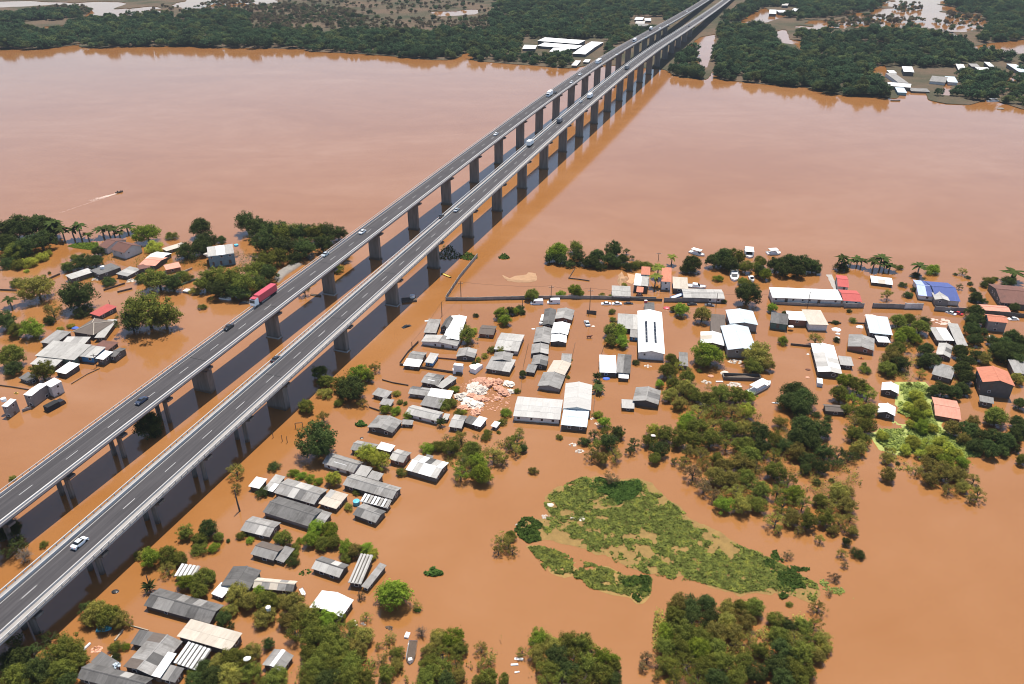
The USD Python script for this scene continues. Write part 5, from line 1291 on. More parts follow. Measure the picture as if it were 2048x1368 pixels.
grove(32, 'overgrown with pale creepers in the right of the picture', '1180,440,130,ry 1230,510,150,ry 1130,520,110,ry 1200,590,140,rb 1270,570,90,ry 1230,680,150,rb 1150,660,100,ry 1310,690,110,ry', 'trees overgrown with pale creepers')
grove(32, 'in the creeper covered mound at the lower right', '920,750,110,ry 1160,800,150,ry 1270,810,120,ry 1380,790,120,ry 1330,880,150,ry 1450,860,130,ry 1220,890,110,ry 1100,860,110,ry 1520,900,110,ry 1000,870,90,ry 1420,950,150,rb 1560,960,120,rb 1290,980,160,ro 1400,1050,190,ro 1300,1090,150,ro 1520,1060,170,ro 1450,1170,150,ro 1560,1150,140,ro 1650,1100,130,so 1680,1220,150,ro 1620,1250,110,so 960,930,120,ro 970,1060,150,ro 1040,970,50,gd 1190,1020,130,ro', 'creeper covered mound at the lower right')

# ------------------------------------------------------------------ floating weeds, grass and creepers
def mat_region(name, tile, poly, n, size, mat, label, cat, seed, scale=.09, thr=.42, h=.25, fade=2.2):
    """A mat of small leaf faces floating within an outline, with open gaps where noise falls low."""
    w = np.array([at(*tp(tile, p), .1)[:2] for p in poly])
    pg = shapely.make_valid(Polygon(w))
    lo, hi = w.min(0), w.max(0)
    gg = np.random.default_rng(seed)
    p = gg.uniform(lo, hi, (int(n * 2.2), 2))
    p = p[shapely.contains(pg, shapely.points(p))]
    f = .45 * meshkit.fbm(np.column_stack([p * scale, np.zeros(len(p))]), 3, seed) + .55 * meshkit.fbm(np.column_stack([p * .42, np.zeros(len(p))]), 3, seed + 50)
    edge = shapely.distance(pg.boundary, shapely.points(p))
    p = p[f + gg.normal(size=len(p)) * .025 > thr + .16 * np.exp(-edge / fade)][:n]
    z = gg.uniform(.03, 1, len(p)) ** 1.5 * h + .03
    nn = gg.normal(size=(len(p), 3)) * .5 + (0, 0, 1)
    nn /= np.linalg.norm(nn, axis=1, keepdims=True)
    t = np.cross(nn, gg.normal(size=nn.shape))
    t /= np.linalg.norm(t, axis=1, keepdims=True)
    b = np.cross(nn, t)
    s = size * gg.uniform(.5, 1.4, len(p))[:, None]
    P = np.column_stack([p, z])
    v = np.stack([P - t * s, P - b * s * .7, P + t * s, P + b * s * .7], 1).reshape(-1, 3)
    i = np.arange(len(P)) * 4
    o = obj(name, (v, np.stack([i, i + 1, i + 2, i + 3], 1)), mat)
    tag(o, label, cat, kind='stuff')
    return pg, lo, hi


FILM = []
FILM += [mat_region('floating_weeds', 22, [(250, 1230), (340, 1180), (440, 1130), (560, 1080), (700, 1075), (860, 1095), (1030, 1100), (1120, 1120), (1180, 1190), (1230, 1260), (1350, 1330), (1420, 1400), (1560, 1480), (1700, 1560), (1850, 1640), (2000, 1690),
           (2200, 1800), (2330, 1880), (2440, 1930), (2460, 2010), (2420, 2080), (2300, 2040), (2130, 2010), (1950, 1990), (1830, 2010), (1700, 1975), (1560, 1935), (1300, 1900), (1100, 1860), (900, 1790), (700, 1710), (500, 1640), (330, 1600), (180, 1605), (60, 1570), (30, 1490), (90, 1400), (230, 1400), (330, 1400), (260, 1310)], 60000, .30, 'weed_leaf',
           'wide green mat of floating weeds with muddy gaps', 'weeds', 21, thr=.40, fade=5.0)]
FILM += [mat_region('floating_weeds', 22, [(130, 1640), (220, 1630), (340, 1660), (480, 1720), (700, 1790), (900, 1860), (1050, 1880), (1120, 1890), (1110, 2010), (1020, 2080), (960, 2040), (800, 1990), (640, 1975), (480, 1870), (340, 1850), (270, 1830), (210, 1740)], 17000, .30, 'weed_leaf',
           'narrow lower strip of floating weeds below the muddy channel', 'weeds', 22, thr=.37, fade=3.0)]
mat_region('dense_weeds', 22, [(580, 1110), (700, 1085), (850, 1120), (1020, 1110), (1040, 1180), (960, 1260), (850, 1300), (720, 1270), (580, 1260)], 9000, .36, 'weed_dark', 'dense darker green patch of weeds in the upper mat', 'weeds', 23, thr=.40, h=.4)
mat_region('dense_weeds', 23, [(20, 140), (70, 40), (160, 35), (240, 90), (220, 170), (230, 215), (130, 240), (60, 190)], 2500, .36, 'weed_dark', 'dark green weed tip at the left end of the mat', 'weeds', 24, thr=.33, h=.4)
mat_region('dense_weeds', 23, [(870, 520), (1000, 495), (1110, 510), (1115, 640), (1010, 710), (960, 670), (1010, 600), (900, 590)], 2600, .36, 'weed_dark', 'dark green weed corner at the lower right of the strip', 'weeds', 25, thr=.4, h=.4)
mat_region('dense_weeds', 33, [(20, 290), (60, 280), (110, 330), (130, 420), (340, 445), (260, 480), (390, 560), (400, 650), (330, 720), (230, 640), (110, 690), (30, 640), (-60, 560), (-60, 420)], 5500, .36, 'weed_dark', 'dark green right end of the weed mat', 'weeds', 26, thr=.43, h=.4)
CREEP = mat_region('pale_creepers', 32, [(1060, 340), (1200, 320), (1280, 350), (1290, 480), (1340, 640), (1400, 720), (1560, 790), (1720, 880), (1690, 920), (1560, 940), (1480, 960), (1330, 930), (1200, 890), (1060, 870), (950, 860), (860, 780), (880, 700), (1030, 700), (1130, 690), (1100, 590), (1030, 560), (1050, 450)], 26000, .30, 'leaf_pale', 'pale green creepers spreading over the flooded ground at the right', 'weeds', 27, thr=.37, h=.6, fade=5.0)
mat_region('pale_creepers', 33, [(410, 500), (470, 530), (500, 600), (580, 590), (740, 690), (690, 720), (560, 650), (480, 640), (420, 620), (380, 700), (350, 690), (400, 620)], 1300, .3, 'leaf_pale', 'pale green weed streaks off the right end of the mat', 'weeds', 28, thr=.38)
mat_region('lawn_grass', 1, [(540, 600), (620, 575), (780, 572), (790, 600), (740, 632), (600, 615)], 9000, .3, 'grass_leaf', 'bright green strip of lawn beside the brown roofed villa', 'grass', 29, thr=0, h=.2)
for i, (x, y, w, tl, lb) in enumerate([(1700, 680, 100, 5, 'weed raft at the right end of the long yard wall'), (1530, 655, 170, 5, 'dark weed raft in the bridge shadow beside a pier'), (1985, 685, 60, 5, 'weed tuft floating in the river right of the yard wall'),
                                       (370, 770, 0, 0, ''), (770, 700, 110, 32, 'x'), (840, 655, 60, 12, 'drifting twigs on the flooded lane'), (1420, 470, 100, 13, 'green scum patch left of the battered house')]):
    if lb in ('', 'x'):
        continue
    mat_region('weed_raft', tl, [(x + w * math.cos(a) * (.6 + .3 * math.sin(3 * a)), y + w * .35 * math.sin(a)) for a in np.linspace(0, 6.28, 14)[:-1]], 500, .4, 'weed_dark', lb, 'weeds', 40 + i, thr=.2, h=.5)

for k, (pg, lo, hi) in enumerate(FILM):
    V_, T_ = clip_grid(np.arange(lo[0] - 1, hi[0] + 1, 1.1), np.arange(lo[1] - 1, hi[1] + 1, 1.1), lambda xy: np.minimum(sdist(pg, xy) * .12, .14) + .55 * (meshkit.fbm(np.column_stack([xy * .16, np.zeros(len(xy))]), 4, 60 + k) - .53))
    tag(obj('weed_scum', (np.column_stack([V_, np.full(len(V_), .02)]), T_), 'scum_film'), ('tan', 'narrow tan')[k] + ' scum film showing between the floating weeds' + ('', ' of the lower strip')[k], 'scum', kind='stuff')


def scrub(tile, poly, n, label, mat, seed, h=1.6, size=.2, thr=.47):
    """Thin flooded scrub between the trees: twigs and leaves standing out of the water."""
    mat_region('flooded_scrub', tile, poly, n, size, mat, label, 'scrub', seed, .12, thr, h, 7.0)


scrub(22, [(1200, 180), (1480, 250), (1900, 420), (2060, 700), (2060, 1250), (1900, 1400), (1650, 1320), (1450, 1180), (1280, 960), (1050, 980), (1040, 780), (1250, 680), (1300, 480)], 24000, 'thin olive scrub standing in the water under the olive thicket', 'leaf_olive', 70)
scrub(32, [(0, 700), (120, 640), (500, 850), (800, 800), (760, 950), (740, 1250), (700, 1380), (600, 1440), (300, 1400), (0, 1300)], 11000, 'thin scrub standing in the water below the dark tree group', 'leaf_olive', 71)
scrub(23, [(1150, 700), (1400, 650), (1900, 720), (2300, 820), (2560, 1000), (2520, 1300), (2400, 1420), (1100, 1420), (1120, 1000)], 15000, 'olive scrub between the trees of the large bottom thicket', 'leaf_olive', 72)
scrub(23, [(130, 960), (560, 980), (850, 1150), (890, 1400), (100, 1400)], 5000, 'olive scrub between the trees of the rounded bottom thicket', 'leaf_olive', 73)
scrub(13, [(0, 620), (400, 640), (950, 900), (960, 1400), (0, 1400), (330, 1000)], 9000, 'olive scrub among the trees below the white gabled roof', 'leaf_mid', 74)
scrub(13, [(960, 960), (1660, 900), (1960, 1000), (2048, 1400), (980, 1400)], 7000, 'brownish scrub along the bottom edge thickets', 'leaf_olive', 75)
scrub(3, [(0, 1000), (600, 960), (750, 1150), (600, 1400), (0, 1420)], 5000, 'scrub between the trees of the corner thicket', 'leaf_mid', 76)
scrub(32, [(880, 100), (1180, 0), (1320, 300), (1240, 330), (1050, 330), (900, 260)], 5000, 'olive scrub in the garden left of the grey lean-to', 'leaf_olive', 77)
scrub(32, [(1480, 0), (2060, 0), (2060, 300), (1640, 150), (1620, 360), (1500, 440), (1380, 420), (1500, 250)], 6000, 'scrub under the dark wood at the right edge', 'leaf_mid', 78)
scrub(32, [(880, 850), (1300, 880), (1600, 930), (1760, 1200), (1700, 1280), (1400, 1180), (1150, 1040), (900, 1000)], 8000, 'scrub under the creeper covered mound', 'leaf_olive', 79, 1.0)
scrub(1, [(0, 660), (400, 640), (420, 700), (250, 790), (0, 800)], 4000, 'low garden scrub below the dark wood on the left bank', 'leaf_mid', 80)
scrub(1, [(480, 700), (850, 640), (1250, 600), (1500, 640), (1620, 740), (1560, 950), (1350, 960), (1000, 900), (750, 900), (520, 900)], 6500, 'garden scrub between the roofs of the left bank', 'leaf_mid', 81, 1.4, .2, .5)
scrub(1, [(0, 860), (480, 860), (780, 960), (700, 1150), (560, 1280), (300, 1380), (0, 1380)], 7000, 'thin scrub in the flooded gardens at the left edge', 'leaf_olive', 82, 1.3, .2, .52)
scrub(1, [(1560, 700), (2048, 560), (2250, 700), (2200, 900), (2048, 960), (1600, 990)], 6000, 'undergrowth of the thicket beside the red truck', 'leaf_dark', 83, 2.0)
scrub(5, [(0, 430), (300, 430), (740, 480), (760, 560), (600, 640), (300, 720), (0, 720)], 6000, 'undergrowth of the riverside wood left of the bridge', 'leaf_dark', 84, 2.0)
scrub(12, [(1300, 800), (1700, 720), (2040, 820), (2048, 960), (1900, 1000), (1560, 1020), (1320, 900)], 5000, 'scrub in the clump right of the whitish lone house', 'leaf_olive', 85, 1.2)
scrub(12, [(440, 200), (700, 230), (900, 250), (900, 420), (700, 500), (480, 440)], 3000, 'scrub under the trees along the right bridge', 'leaf_mid', 86)
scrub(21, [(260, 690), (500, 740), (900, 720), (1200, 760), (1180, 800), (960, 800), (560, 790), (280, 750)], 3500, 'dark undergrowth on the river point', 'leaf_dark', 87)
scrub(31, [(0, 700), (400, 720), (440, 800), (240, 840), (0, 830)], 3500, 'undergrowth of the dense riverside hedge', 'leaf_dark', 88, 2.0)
scrub(31, [(990, 1160), (1300, 1170), (1320, 1280), (1200, 1400), (1000, 1400)], 3000, 'scrub beside the light blue-grey roof', 'leaf_mid', 89)

pg, lo, hi = CREEP
V_, T_ = clip_grid(np.arange(lo[0] - 1, hi[0] + 1, 1.3), np.arange(lo[1] - 1, hi[1] + 1, 1.3), lambda xy: np.minimum(sdist(pg, xy) * .035, .1) + .6 * (meshkit.fbm(np.column_stack([xy * .12, np.zeros(len(xy))]), 4, 66) - .4755))
tag(obj('weed_scum', (np.column_stack([V_, np.full(len(V_), .02)]), T_), 'creeper_film'), 'lime green film on the water between the creeper covered trees', 'scum', kind='stuff')
# ------------------------------------------------------------------ vehicles
CAR_PROFILE = [(-2.1, .28), (-2.1, .75), (-1.95, .92), (-1.25, .98), (-.75, 1.42), (.55, 1.44), (1.15, .98), (1.9, .86), (2.1, .66), (2.1, .28)]


def car(P, rz, paint, label, group=None, sink=0.0, k=1.0, kind='car'):
    t = thing('parked_car' if sink else 'car', label, 'car', (P[0], P[1], P[2] - sink), rz, group, (k, k, k))
    roof = 1.6 if kind == 'suv' else 1.44
    pf = [(x, z_ if z_ < 1.2 else z_ + roof - 1.44) for x, z_ in CAR_PROFILE]
    low = [(x, z_) for x, z_ in pf if z_ < 1.2]
    obj('body', MB().prism(low, -.84, .84, axis=1).mesh(), paint, t)
    v = np.array([(-1.28, -.8, .95), (-.78, -.64, roof - .06), (.52, -.64, roof - .04), (1.16, -.8, .95), (-1.28, .8, .95), (-.78, .64, roof - .06), (.52, .64, roof - .04), (1.16, .8, .95)])
    f = [(0, 3, 2, 1), (4, 5, 6, 7), (0, 1, 5, 4), (3, 7, 6, 2), (1, 2, 6, 5), (0, 4, 7, 3)]
    obj('windows', MB().add(v, f).mesh(), 'glass_dark', t)
    obj('roof', MB().prism([(-.74, -.6), (.5, -.6), (.5, .6), (-.74, .6)], roof - .05, roof + .02, axis=2).mesh(), paint, t)
    for x in (-1.3, 1.32):
        for s in (-1, 1):
            c = trimesh.creation.cylinder(.33, .22, sections=12)
            c.apply_transform(trimesh.transformations.rotation_matrix(math.pi / 2, (1, 0, 0)))
            c.apply_translation((x, s * .76, .33))
            obj('wheel', c, 'rubber', t)
    for s in (-1, 1):
        obj('headlight', box(2.05, 2.13, s * .6 - .17, s * .6 + .17, .58, .74), 'trim_white', t)
        obj('tail_light', box(-2.13, -2.05, s * .62 - .14, s * .62 + .14, .66, .84), 'car_red', t)
    return t


def wheels(t, xs, y, r=.5):
    for x in xs:
        for s in (-1, 1):
            c = trimesh.creation.cylinder(r, .3, sections=12)
            c.apply_transform(trimesh.transformations.rotation_matrix(math.pi / 2, (1, 0, 0)))
            c.apply_translation((x, s * y, r))
            obj('wheel', c, 'rubber', t)


def truck(P, rz, L, cargo, cab, label, sink=0.0, h=3.3, name='truck'):
    """A box truck, its cab forward (+x)."""
    t = thing(name, label, 'truck', (P[0], P[1], P[2] - sink), rz)
    obj('chassis', box(-L / 2, L / 2, -.9, .9, .55, .85), 'rubber', t)
    obj('cargo_box', box(-L / 2, L / 2 - 2.1, -1.22, 1.22, .9, h), cargo, t)
    obj('cab', MB().prism([(L / 2 - 2.0, .6), (L / 2, .6), (L / 2, 1.5), (L / 2 - .35, 2.55), (L / 2 - 2.0, 2.6)], -1.15, 1.15, axis=1).mesh(), cab, t)
    obj('windscreen', MB().prism([(L / 2 + .02, 1.52), (L / 2 - .32, 2.48), (L / 2 - .36, 2.44), (L / 2 - .06, 1.5)], -1.0, 1.0, axis=1).mesh(), 'glass_dark', t)
    wheels(t, (-L / 2 + 1.2, L / 2 - 1.0), 1.05)
    return t


def van(P, rz, label, sink=.5, paint='car_white', group=None):
    t = thing('van', label, 'van', (P[0], P[1], P[2] - sink), rz, group)
    obj('body', MB().prism([(-2.7, .35), (2.6, .35), (2.7, .9), (2.0, 1.25), (1.3, 2.25), (1.0, 2.45), (-2.6, 2.45), (-2.7, 2.2)], -.98, .98, axis=1).mesh(), paint, t)
    obj('windscreen', MB().prism([(2.0, 1.3), (1.34, 2.24), (1.39, 2.27), (2.06, 1.33)], -.88, .88, axis=1).mesh(), 'glass_dark', t)
    for s in (-1, 1):
        obj('side_window', MB().prism([(.6, 1.4), (1.7, 1.4), (1.25, 2.1), (.6, 2.1)], min(s * .97, s * 1.0), max(s * .97, s * 1.0), axis=1).mesh(), 'glass_dark', t)
    wheels(t, (-1.7, 1.8), .88, .36)
    return t


AL = math.atan2(BD[1], BD[0])        # heading away from the camera
IN = AL + math.pi                    # heading towards it


def tilt(P):
    return P


t = on_deck(527, 601)
lorry = thing('articulated_truck', 'red articulated truck driving on the left bridge', 'truck', t, IN)
obj('trailer', box(-7.6, 3.6, -1.27, 1.27, 1.2, 3.95), 'truck_red', lorry)
obj('trailer_frame', box(-7.4, 3.4, -1.0, 1.0, .75, 1.18), 'rubber', lorry)
cb = obj('cab', MB().prism([(4.2, .7), (6.6, .7), (6.65, 1.8), (6.35, 3.1), (4.6, 3.5), (4.2, 3.3)], -1.2, 1.2, axis=1).mesh(), 'car_white', lorry)
obj('windscreen', MB().prism([(6.67, 1.85), (6.4, 3.0), (6.35, 3.0), (6.6, 1.85)], -1.1, 1.1, axis=1).mesh(), 'glass_dark', cb)
obj('cab_roof', box(4.3, 6.2, -1.1, 1.1, 3.42, 3.62), 'truck_red', lorry)
wheels(lorry, (-6.6, -5.4, -4.2, 3.0, 5.6), 1.05, .52)

for px, py, paint, hd, lab in [(458, 657, 'car_black', IN, 'black car on the left bridge below the red truck'), (284, 804, 'car_blue', IN, 'dark blue car lowest on the left bridge'), (651, 511, 'car_silver', IN, 'silver car on the left bridge next above the red truck'),
                               (725, 466, 'car_white', IN, 'white car on the left bridge above the silver one'), (992, 270, 'car_white', IN, 'white car alone on the middle of the left bridge'), (1143, 166, 'car_white', IN, 'lower of two white cars near the far end of the left bridge'),
                               (1160, 150, 'car_white', IN, 'upper of two white cars near the far end of the left bridge'), (1234, 110, 'car_white', IN, 'white car at the far shore end of the left bridge'), (1110, 187, 'car_black', IN, 'dark car just beyond the white box truck'),
                               (1292, 76, 'car_silver', IN, 'silver car beyond the shore on the left road'), (1320, 57, 'car_white', IN, 'white car far up the left road'), (1335, 51, 'car_white', IN, 'second white car far up the left road'), (1374, 24, 'car_white', IN, 'white car at the top end of the left road'),
                               (160, 1089, 'car_white', AL, 'white car lowest on the right bridge'), (552, 721, 'car_black', AL, 'black car on the right bridge in its middle lower part'), (882, 435, 'car_black', AL, 'black car beside a silver one on the right bridge'),
                               (913, 422, 'car_silver', AL, 'silver car on the right bridge beside a black one'), (1161, 205, 'car_silver', AL, 'small silver car below the white truck on the right bridge'), (1378, 53, 'car_grey', AL, 'grey car at the far end of the right bridge'), (1403, 37, 'car_grey', AL, 'grey car at the top of the right road')]:
    car(on_deck(px, py), hd, paint, lab, 'cars driving on the bridges', k=1.0 if py > 300 else 1.08)
truck(on_deck(1099, 192), IN, 9.5, 'trim_white', 'car_white', 'white box truck on the left bridge near the far shore', h=3.6)
truck(on_deck(1269, 84), IN, 8.5, 'trim_white', 'car_white', 'white box truck on the left road at the far shore', h=3.6)
truck(on_deck(1301, 61), IN, 9.5, 'trim_white', 'car_grey', 'white box truck with grey cab highest on the left road', h=3.8)
truck(on_deck(1060, 291), AL, 7.0, 'trim_white', 'car_white', 'white box truck in the middle of the right bridge', h=3.4)
truck(on_deck(1119, 245), AL, 6.0, 'car_grey', 'car_grey', 'grey delivery truck on the right bridge', h=2.8)
truck(on_deck(1180, 196), AL, 8.5, 'trim_white', 'car_white', 'white truck near the far end of the right bridge', h=3.4)
truck(on_deck(1254, 138), AL, 9.0, 'steel', 'car_grey', 'grey truck at the far shore end of the right bridge', h=3.2)
bus = thing('bus', 'white bus on the left bridge at the far shore', 'bus', on_deck(1197, 126), IN)
obj('body', MB().prism([(-5.8, .5), (5.8, .5), (6, 1.0), (5.8, 3.1), (-5.8, 3.2), (-6, 3.0)], -1.25, 1.25, axis=1).mesh(), 'car_white', bus)
obj('windows', box(-5.4, 5.4, -1.28, 1.28, 1.7, 2.6), 'glass_dark', bus)
wheels(bus, (-3.5, 3.6), 1.05)

# flooded vehicles
def fl(tile, x, y, z_=0.0):
    return at(*tp(tile, (x, y)), z_)


def heading(tile, p, q):
    a, b = fl(tile, *p), fl(tile, *q)
    return math.atan2(b[1] - a[1], b[0] - a[0])


truck(fl(2, 445, 520), heading(2, (380, 540), (520, 465)), 6.4, 'rubber', 'car_black', 'black flooded truck ploughing past the white block on the left bank', sink=1.0, h=3.0)
van(fl(21, 198, 1062), math.pi + .05, 'left of two white vans parked at the flooded street wall', .5)
van(fl(21, 332, 1056), math.pi + .05, 'right of two white vans parked at the flooded street wall', .5)
car(fl(21, 752, 1066), math.pi, 'car_white', 'left of two white cars sunk to the windows in the street', sink=.45)
car(fl(21, 838, 1066), math.pi, 'car_white', 'right of two white cars sunk to the windows in the street', sink=.45)
car(fl(31, 1462, 1140), math.pi * .72, 'car_white', 'white car sunk beside a red one by the garden wall', sink=.5)
car(fl(31, 1515, 1142), math.pi * .76, 'car_red', 'red car sunk beside a white one by the garden wall', sink=.45)
car(fl(31, 1962, 1188), math.pi, 'car_white', 'white car half sunk right of the orange roofed house', sink=.5)
car(fl(21, 600, 1225), math.pi / 2 + .12, 'car_silver', 'pale blue-grey pickup half sunk in the walled yard', sink=.35, k=1.1)
car(fl(5, 1205, 1245), heading(5, (1170, 1255), (1245, 1230)), 'car_black', 'dark car roof drifting beside the right bridge', sink=.85)
car(fl(21, 1440, 1070), .1, 'car_black', 'black car half sunk below the grey boundary wall', sink=.5)
car(fl(21, 1580, 1078), -.2, 'car_grey', 'grey car right of the black one below the boundary wall', sink=.5)
car(fl(21, 932, 1062), 0, 'car_black', 'black car sunk in shade in front of the dark terrace', sink=.75)
truck(fl(12, 1765, 225), heading(12, (1745, 240), (1800, 195)), 5.2, 'trim_white', 'car_white', 'small white truck sunk behind the yard wall', sink=1.0, h=2.9)
car(fl(1, 1955, 1060), .1, 'car_black', 'dark jeep in the water left of the red truck cab', sink=.4)

# ------------------------------------------------------------------ boats
def boat(P, rz, L, W, label, hull='car_white', cabin=True, name='boat', h=.75, deckmat='trim_white', canopy=None):
    t = thing(name, label, 'boat', (P[0], P[1], 0), rz)
    xs = np.linspace(-L / 2, L / 2, 11)
    half = W / 2 * np.where(xs < L * .08, .92 + .08 * (xs + L / 2) / (L * .58), np.sqrt(np.clip(1 - ((xs - L * .08) / (L * .42)) ** 2, 0, 1)))
    top = h + .25 * np.clip(xs / (L / 2), 0, 1) ** 2
    v = []
    for x, a, z_ in zip(xs, half, top):
        v += [(x, -a, z_), (x, -a * .8, -.3), (x, a * .8, -.3), (x, a, z_)]
    f = [(i * 4 + j, (i + 1) * 4 + j, (i + 1) * 4 + j + 1, i * 4 + j + 1) for i in range(10) for j in range(3)] + [(0, 1, 2, 3)]
    obj('hull', MB().add(v, f).mesh(), hull, t)
    ins = [(x, a * .86, z_ - .18) for x, a, z_ in zip(xs, half, top)]
    v = [(x, -a, z_) for x, a, z_ in ins] + [(x, a, z_) for x, a, z_ in ins]
    obj('deck', MB().add(v, [(i, i + 1, 12 + i, 11 + i) for i in range(10)]).mesh(), deckmat, t)
    if cabin:
        obj('cabin', MB().prism([(-L * .18, h - .2), (L * .2, h - .2), (L * .08, h + .85), (-L * .16, h + .95)], -W * .33, W * .33, axis=1).mesh(), 'car_white', t)
        obj('windscreen', MB().prism([(L * .205, h + .05), (L * .09, h + .86), (L * .085, h + .82), (L * .19, h)], -W * .31, W * .31, axis=1).mesh(), 'glass_dark', t)
    if canopy:
        obj('canopy', box(-L * .35, L * .25, -W * .45, W * .45, h + 1.5, h + 1.62), canopy, t)
        for sx in (-L * .33, L * .23):
            for sy in (-W * .42, W * .42):
                obj('post', box(sx - .05, sx + .05, sy - .05, sy + .05, h - .2, h + 1.5), 'steel', t)
    return t


boat(fl(21, 1778, 840), heading(21, (1780, 790), (1778, 885)), 12.5, 4.2, 'large white motor boat moored among the riverside trees')
boat(fl(21, 1480, 665), heading(21, (1440, 655), (1530, 680)), 8, 3.0, 'white boat behind the dark riverside tree', canopy='trim_white')
boat(fl(21, 1895, 665), heading(21, (1890, 640), (1897, 720)), 11, 4.6, 'white covered boat with two roofs at the river edge', canopy='trim_white')
boat(fl(31, 45, 662), 0.1, 7, 3.6, 'small white boat at the left end of the dense hedge', canopy='trim_white')
boat(fl(21, 1470, 928), heading(21, (1420, 925), (1535, 935)), 9, 3.2, 'white boat stored behind the long pale house')
boat(fl(21, 1320, 1008), heading(21, (1285, 1020), (1355, 995)), 7, 2.2, 'bright blue boat lying behind the boundary wall', hull='tarp_blue', cabin=False, deckmat='roof_sky')
boat(fl(21, 1915, 870), heading(21, (1905, 850), (1925, 890)), 5.5, 2.2, 'small white boat right of the large motor boat')
boat(fl(1, 1805, 1025), heading(1, (1760, 1020), (1860, 1035)), 5.6, 1.8, 'left of two small white boats near the red truck', cabin=False)
boat(fl(1, 1892, 1002), heading(1, (1870, 985), (1920, 1025)), 5.6, 1.9, 'right of two small white boats near the red truck', cabin=False)
boat(fl(5, 1525, 838), heading(5, (1485, 820), (1570, 858)), 6.5, 1.3, 'slim dark canoe drifting out of the bridge shadow', hull='wood', cabin=False, deckmat='plastic_yellow', h=.35)
boat(fl(5, 455, 905), heading(5, (430, 910), (480, 880)), 5, 1.8, 'white boat tied beside a left bridge pier', cabin=False)
boat(fl(5, 480, 997), heading(5, (440, 990), (520, 1000)), 5, 1.3, 'dark rowing boat at the foot of the left bridge pier', hull='wood', cabin=False, deckmat='wood', h=.35)
boat(fl(3, 835, 930), heading(3, (790, 935), (880, 925)), 3.4, 1.6, 'small turquoise boat under the bottom left trees', hull='tank_cyan', cabin=False, deckmat='tank_cyan', h=.4)
boat(fl(13, 375, 638), heading(13, (365, 615), (390, 660)), 2.8, 1.1, 'tiny white dinghy beside the white gabled roof', cabin=False, h=.3)
boat(fl(22, 1980, 375), heading(22, (1930, 410), (2060, 340)), 12, 3.4, 'long white boat with a flat canopy below the twin barn', canopy='trim_white', h=1.0)
boat(fl(30, 1020, 808), 0, 8, 2.2, 'dark boat at the turquoise boathouse', hull='wood', cabin=False, deckmat='wood')
boat(fl(30, 1800, 812), 0.05, 10, 3.4, 'white covered boat at the far right shore', canopy='trim_white')
boat(fl(13, 1245, 1120), heading(13, (1260, 1060), (1240, 1190)), 6.2, 2.2, 'half sunk boat shaped debris in the bottom thicket', deckmat='wood', cabin=False, h=.5)  # a boat shape standing in for half sunk wooden debris with white ends
sp = fl(1, 955, 173)
boat(sp, heading(1, (935, 180), (985, 168)), 4.4, 1.5, 'dark speedboat crossing the wide river', hull='car_black', cabin=False, deckmat='wood', h=.6)
for dx in (-.9, .9):
    o = np.array([sp[0] + dx * math.cos(.2), sp[1] + dx * math.sin(.2)])
    pr = thing('person', f'person in dark clothes {"sitting at the stern" if dx < 0 else "sitting at the bow"} of the speedboat', 'person', (o[0], o[1], .45), 0)
    m3 = trimesh.util.concatenate([trimesh.creation.icosphere(2, .14).apply_translation((0, 0, .95)), trimesh.creation.capsule(.45, .2, count=[8, 8]).apply_translation((0, 0, .25)),
                                   trimesh.creation.capsule(.4, .09, count=[6, 6]).apply_translation((.12, .24, .25)), trimesh.creation.capsule(.4, .09, count=[6, 6]).apply_translation((.12, -.24, .25)), trimesh.creation.capsule(.06, .08, count=[6, 6]).apply_translation((0, 0, .78))])
    obj('body', m3, 'car_black', pr)
# wake of the speedboat: foam on the water
wk = []
gg = np.random.default_rng(5)
a0, a1 = fl(1, 930, 182), fl(1, 720, 240)
b1 = fl(1, 480, 335)
for i in range(800):
    u = gg.random() ** 1.5
    e0 = a0 + (a1 - a0) * u
    sd = (.25 + 2.2 * u) * gg.normal() * .6
    d = (a1 - a0)[:2] / np.linalg.norm((a1 - a0)[:2])
    wk.append((e0[0] - d[1] * sd, e0[1] + d[0] * sd, (.5 * (1 - .75 * u))))
for i in range(260):
    u = gg.random()
    e0 = a0 + (b1 - a0) * u
    wk.append((e0[0] + gg.normal() * .25, e0[1] + gg.normal() * .25, .14))
m = MB()
for x, y, s in wk:
    a = gg.uniform(0, 3)
    zz = gg.uniform(.01, .12)
    m.add([(x + s * math.cos(a + k * 2.09), y + s * math.sin(a + k * 2.09), zz) for k in range(3)], [(0, 1, 2)])
tag(obj('boat_wake', m.mesh(), 'foam'), 'pale foam wake trailing behind the speedboat', 'wake', kind='stuff')

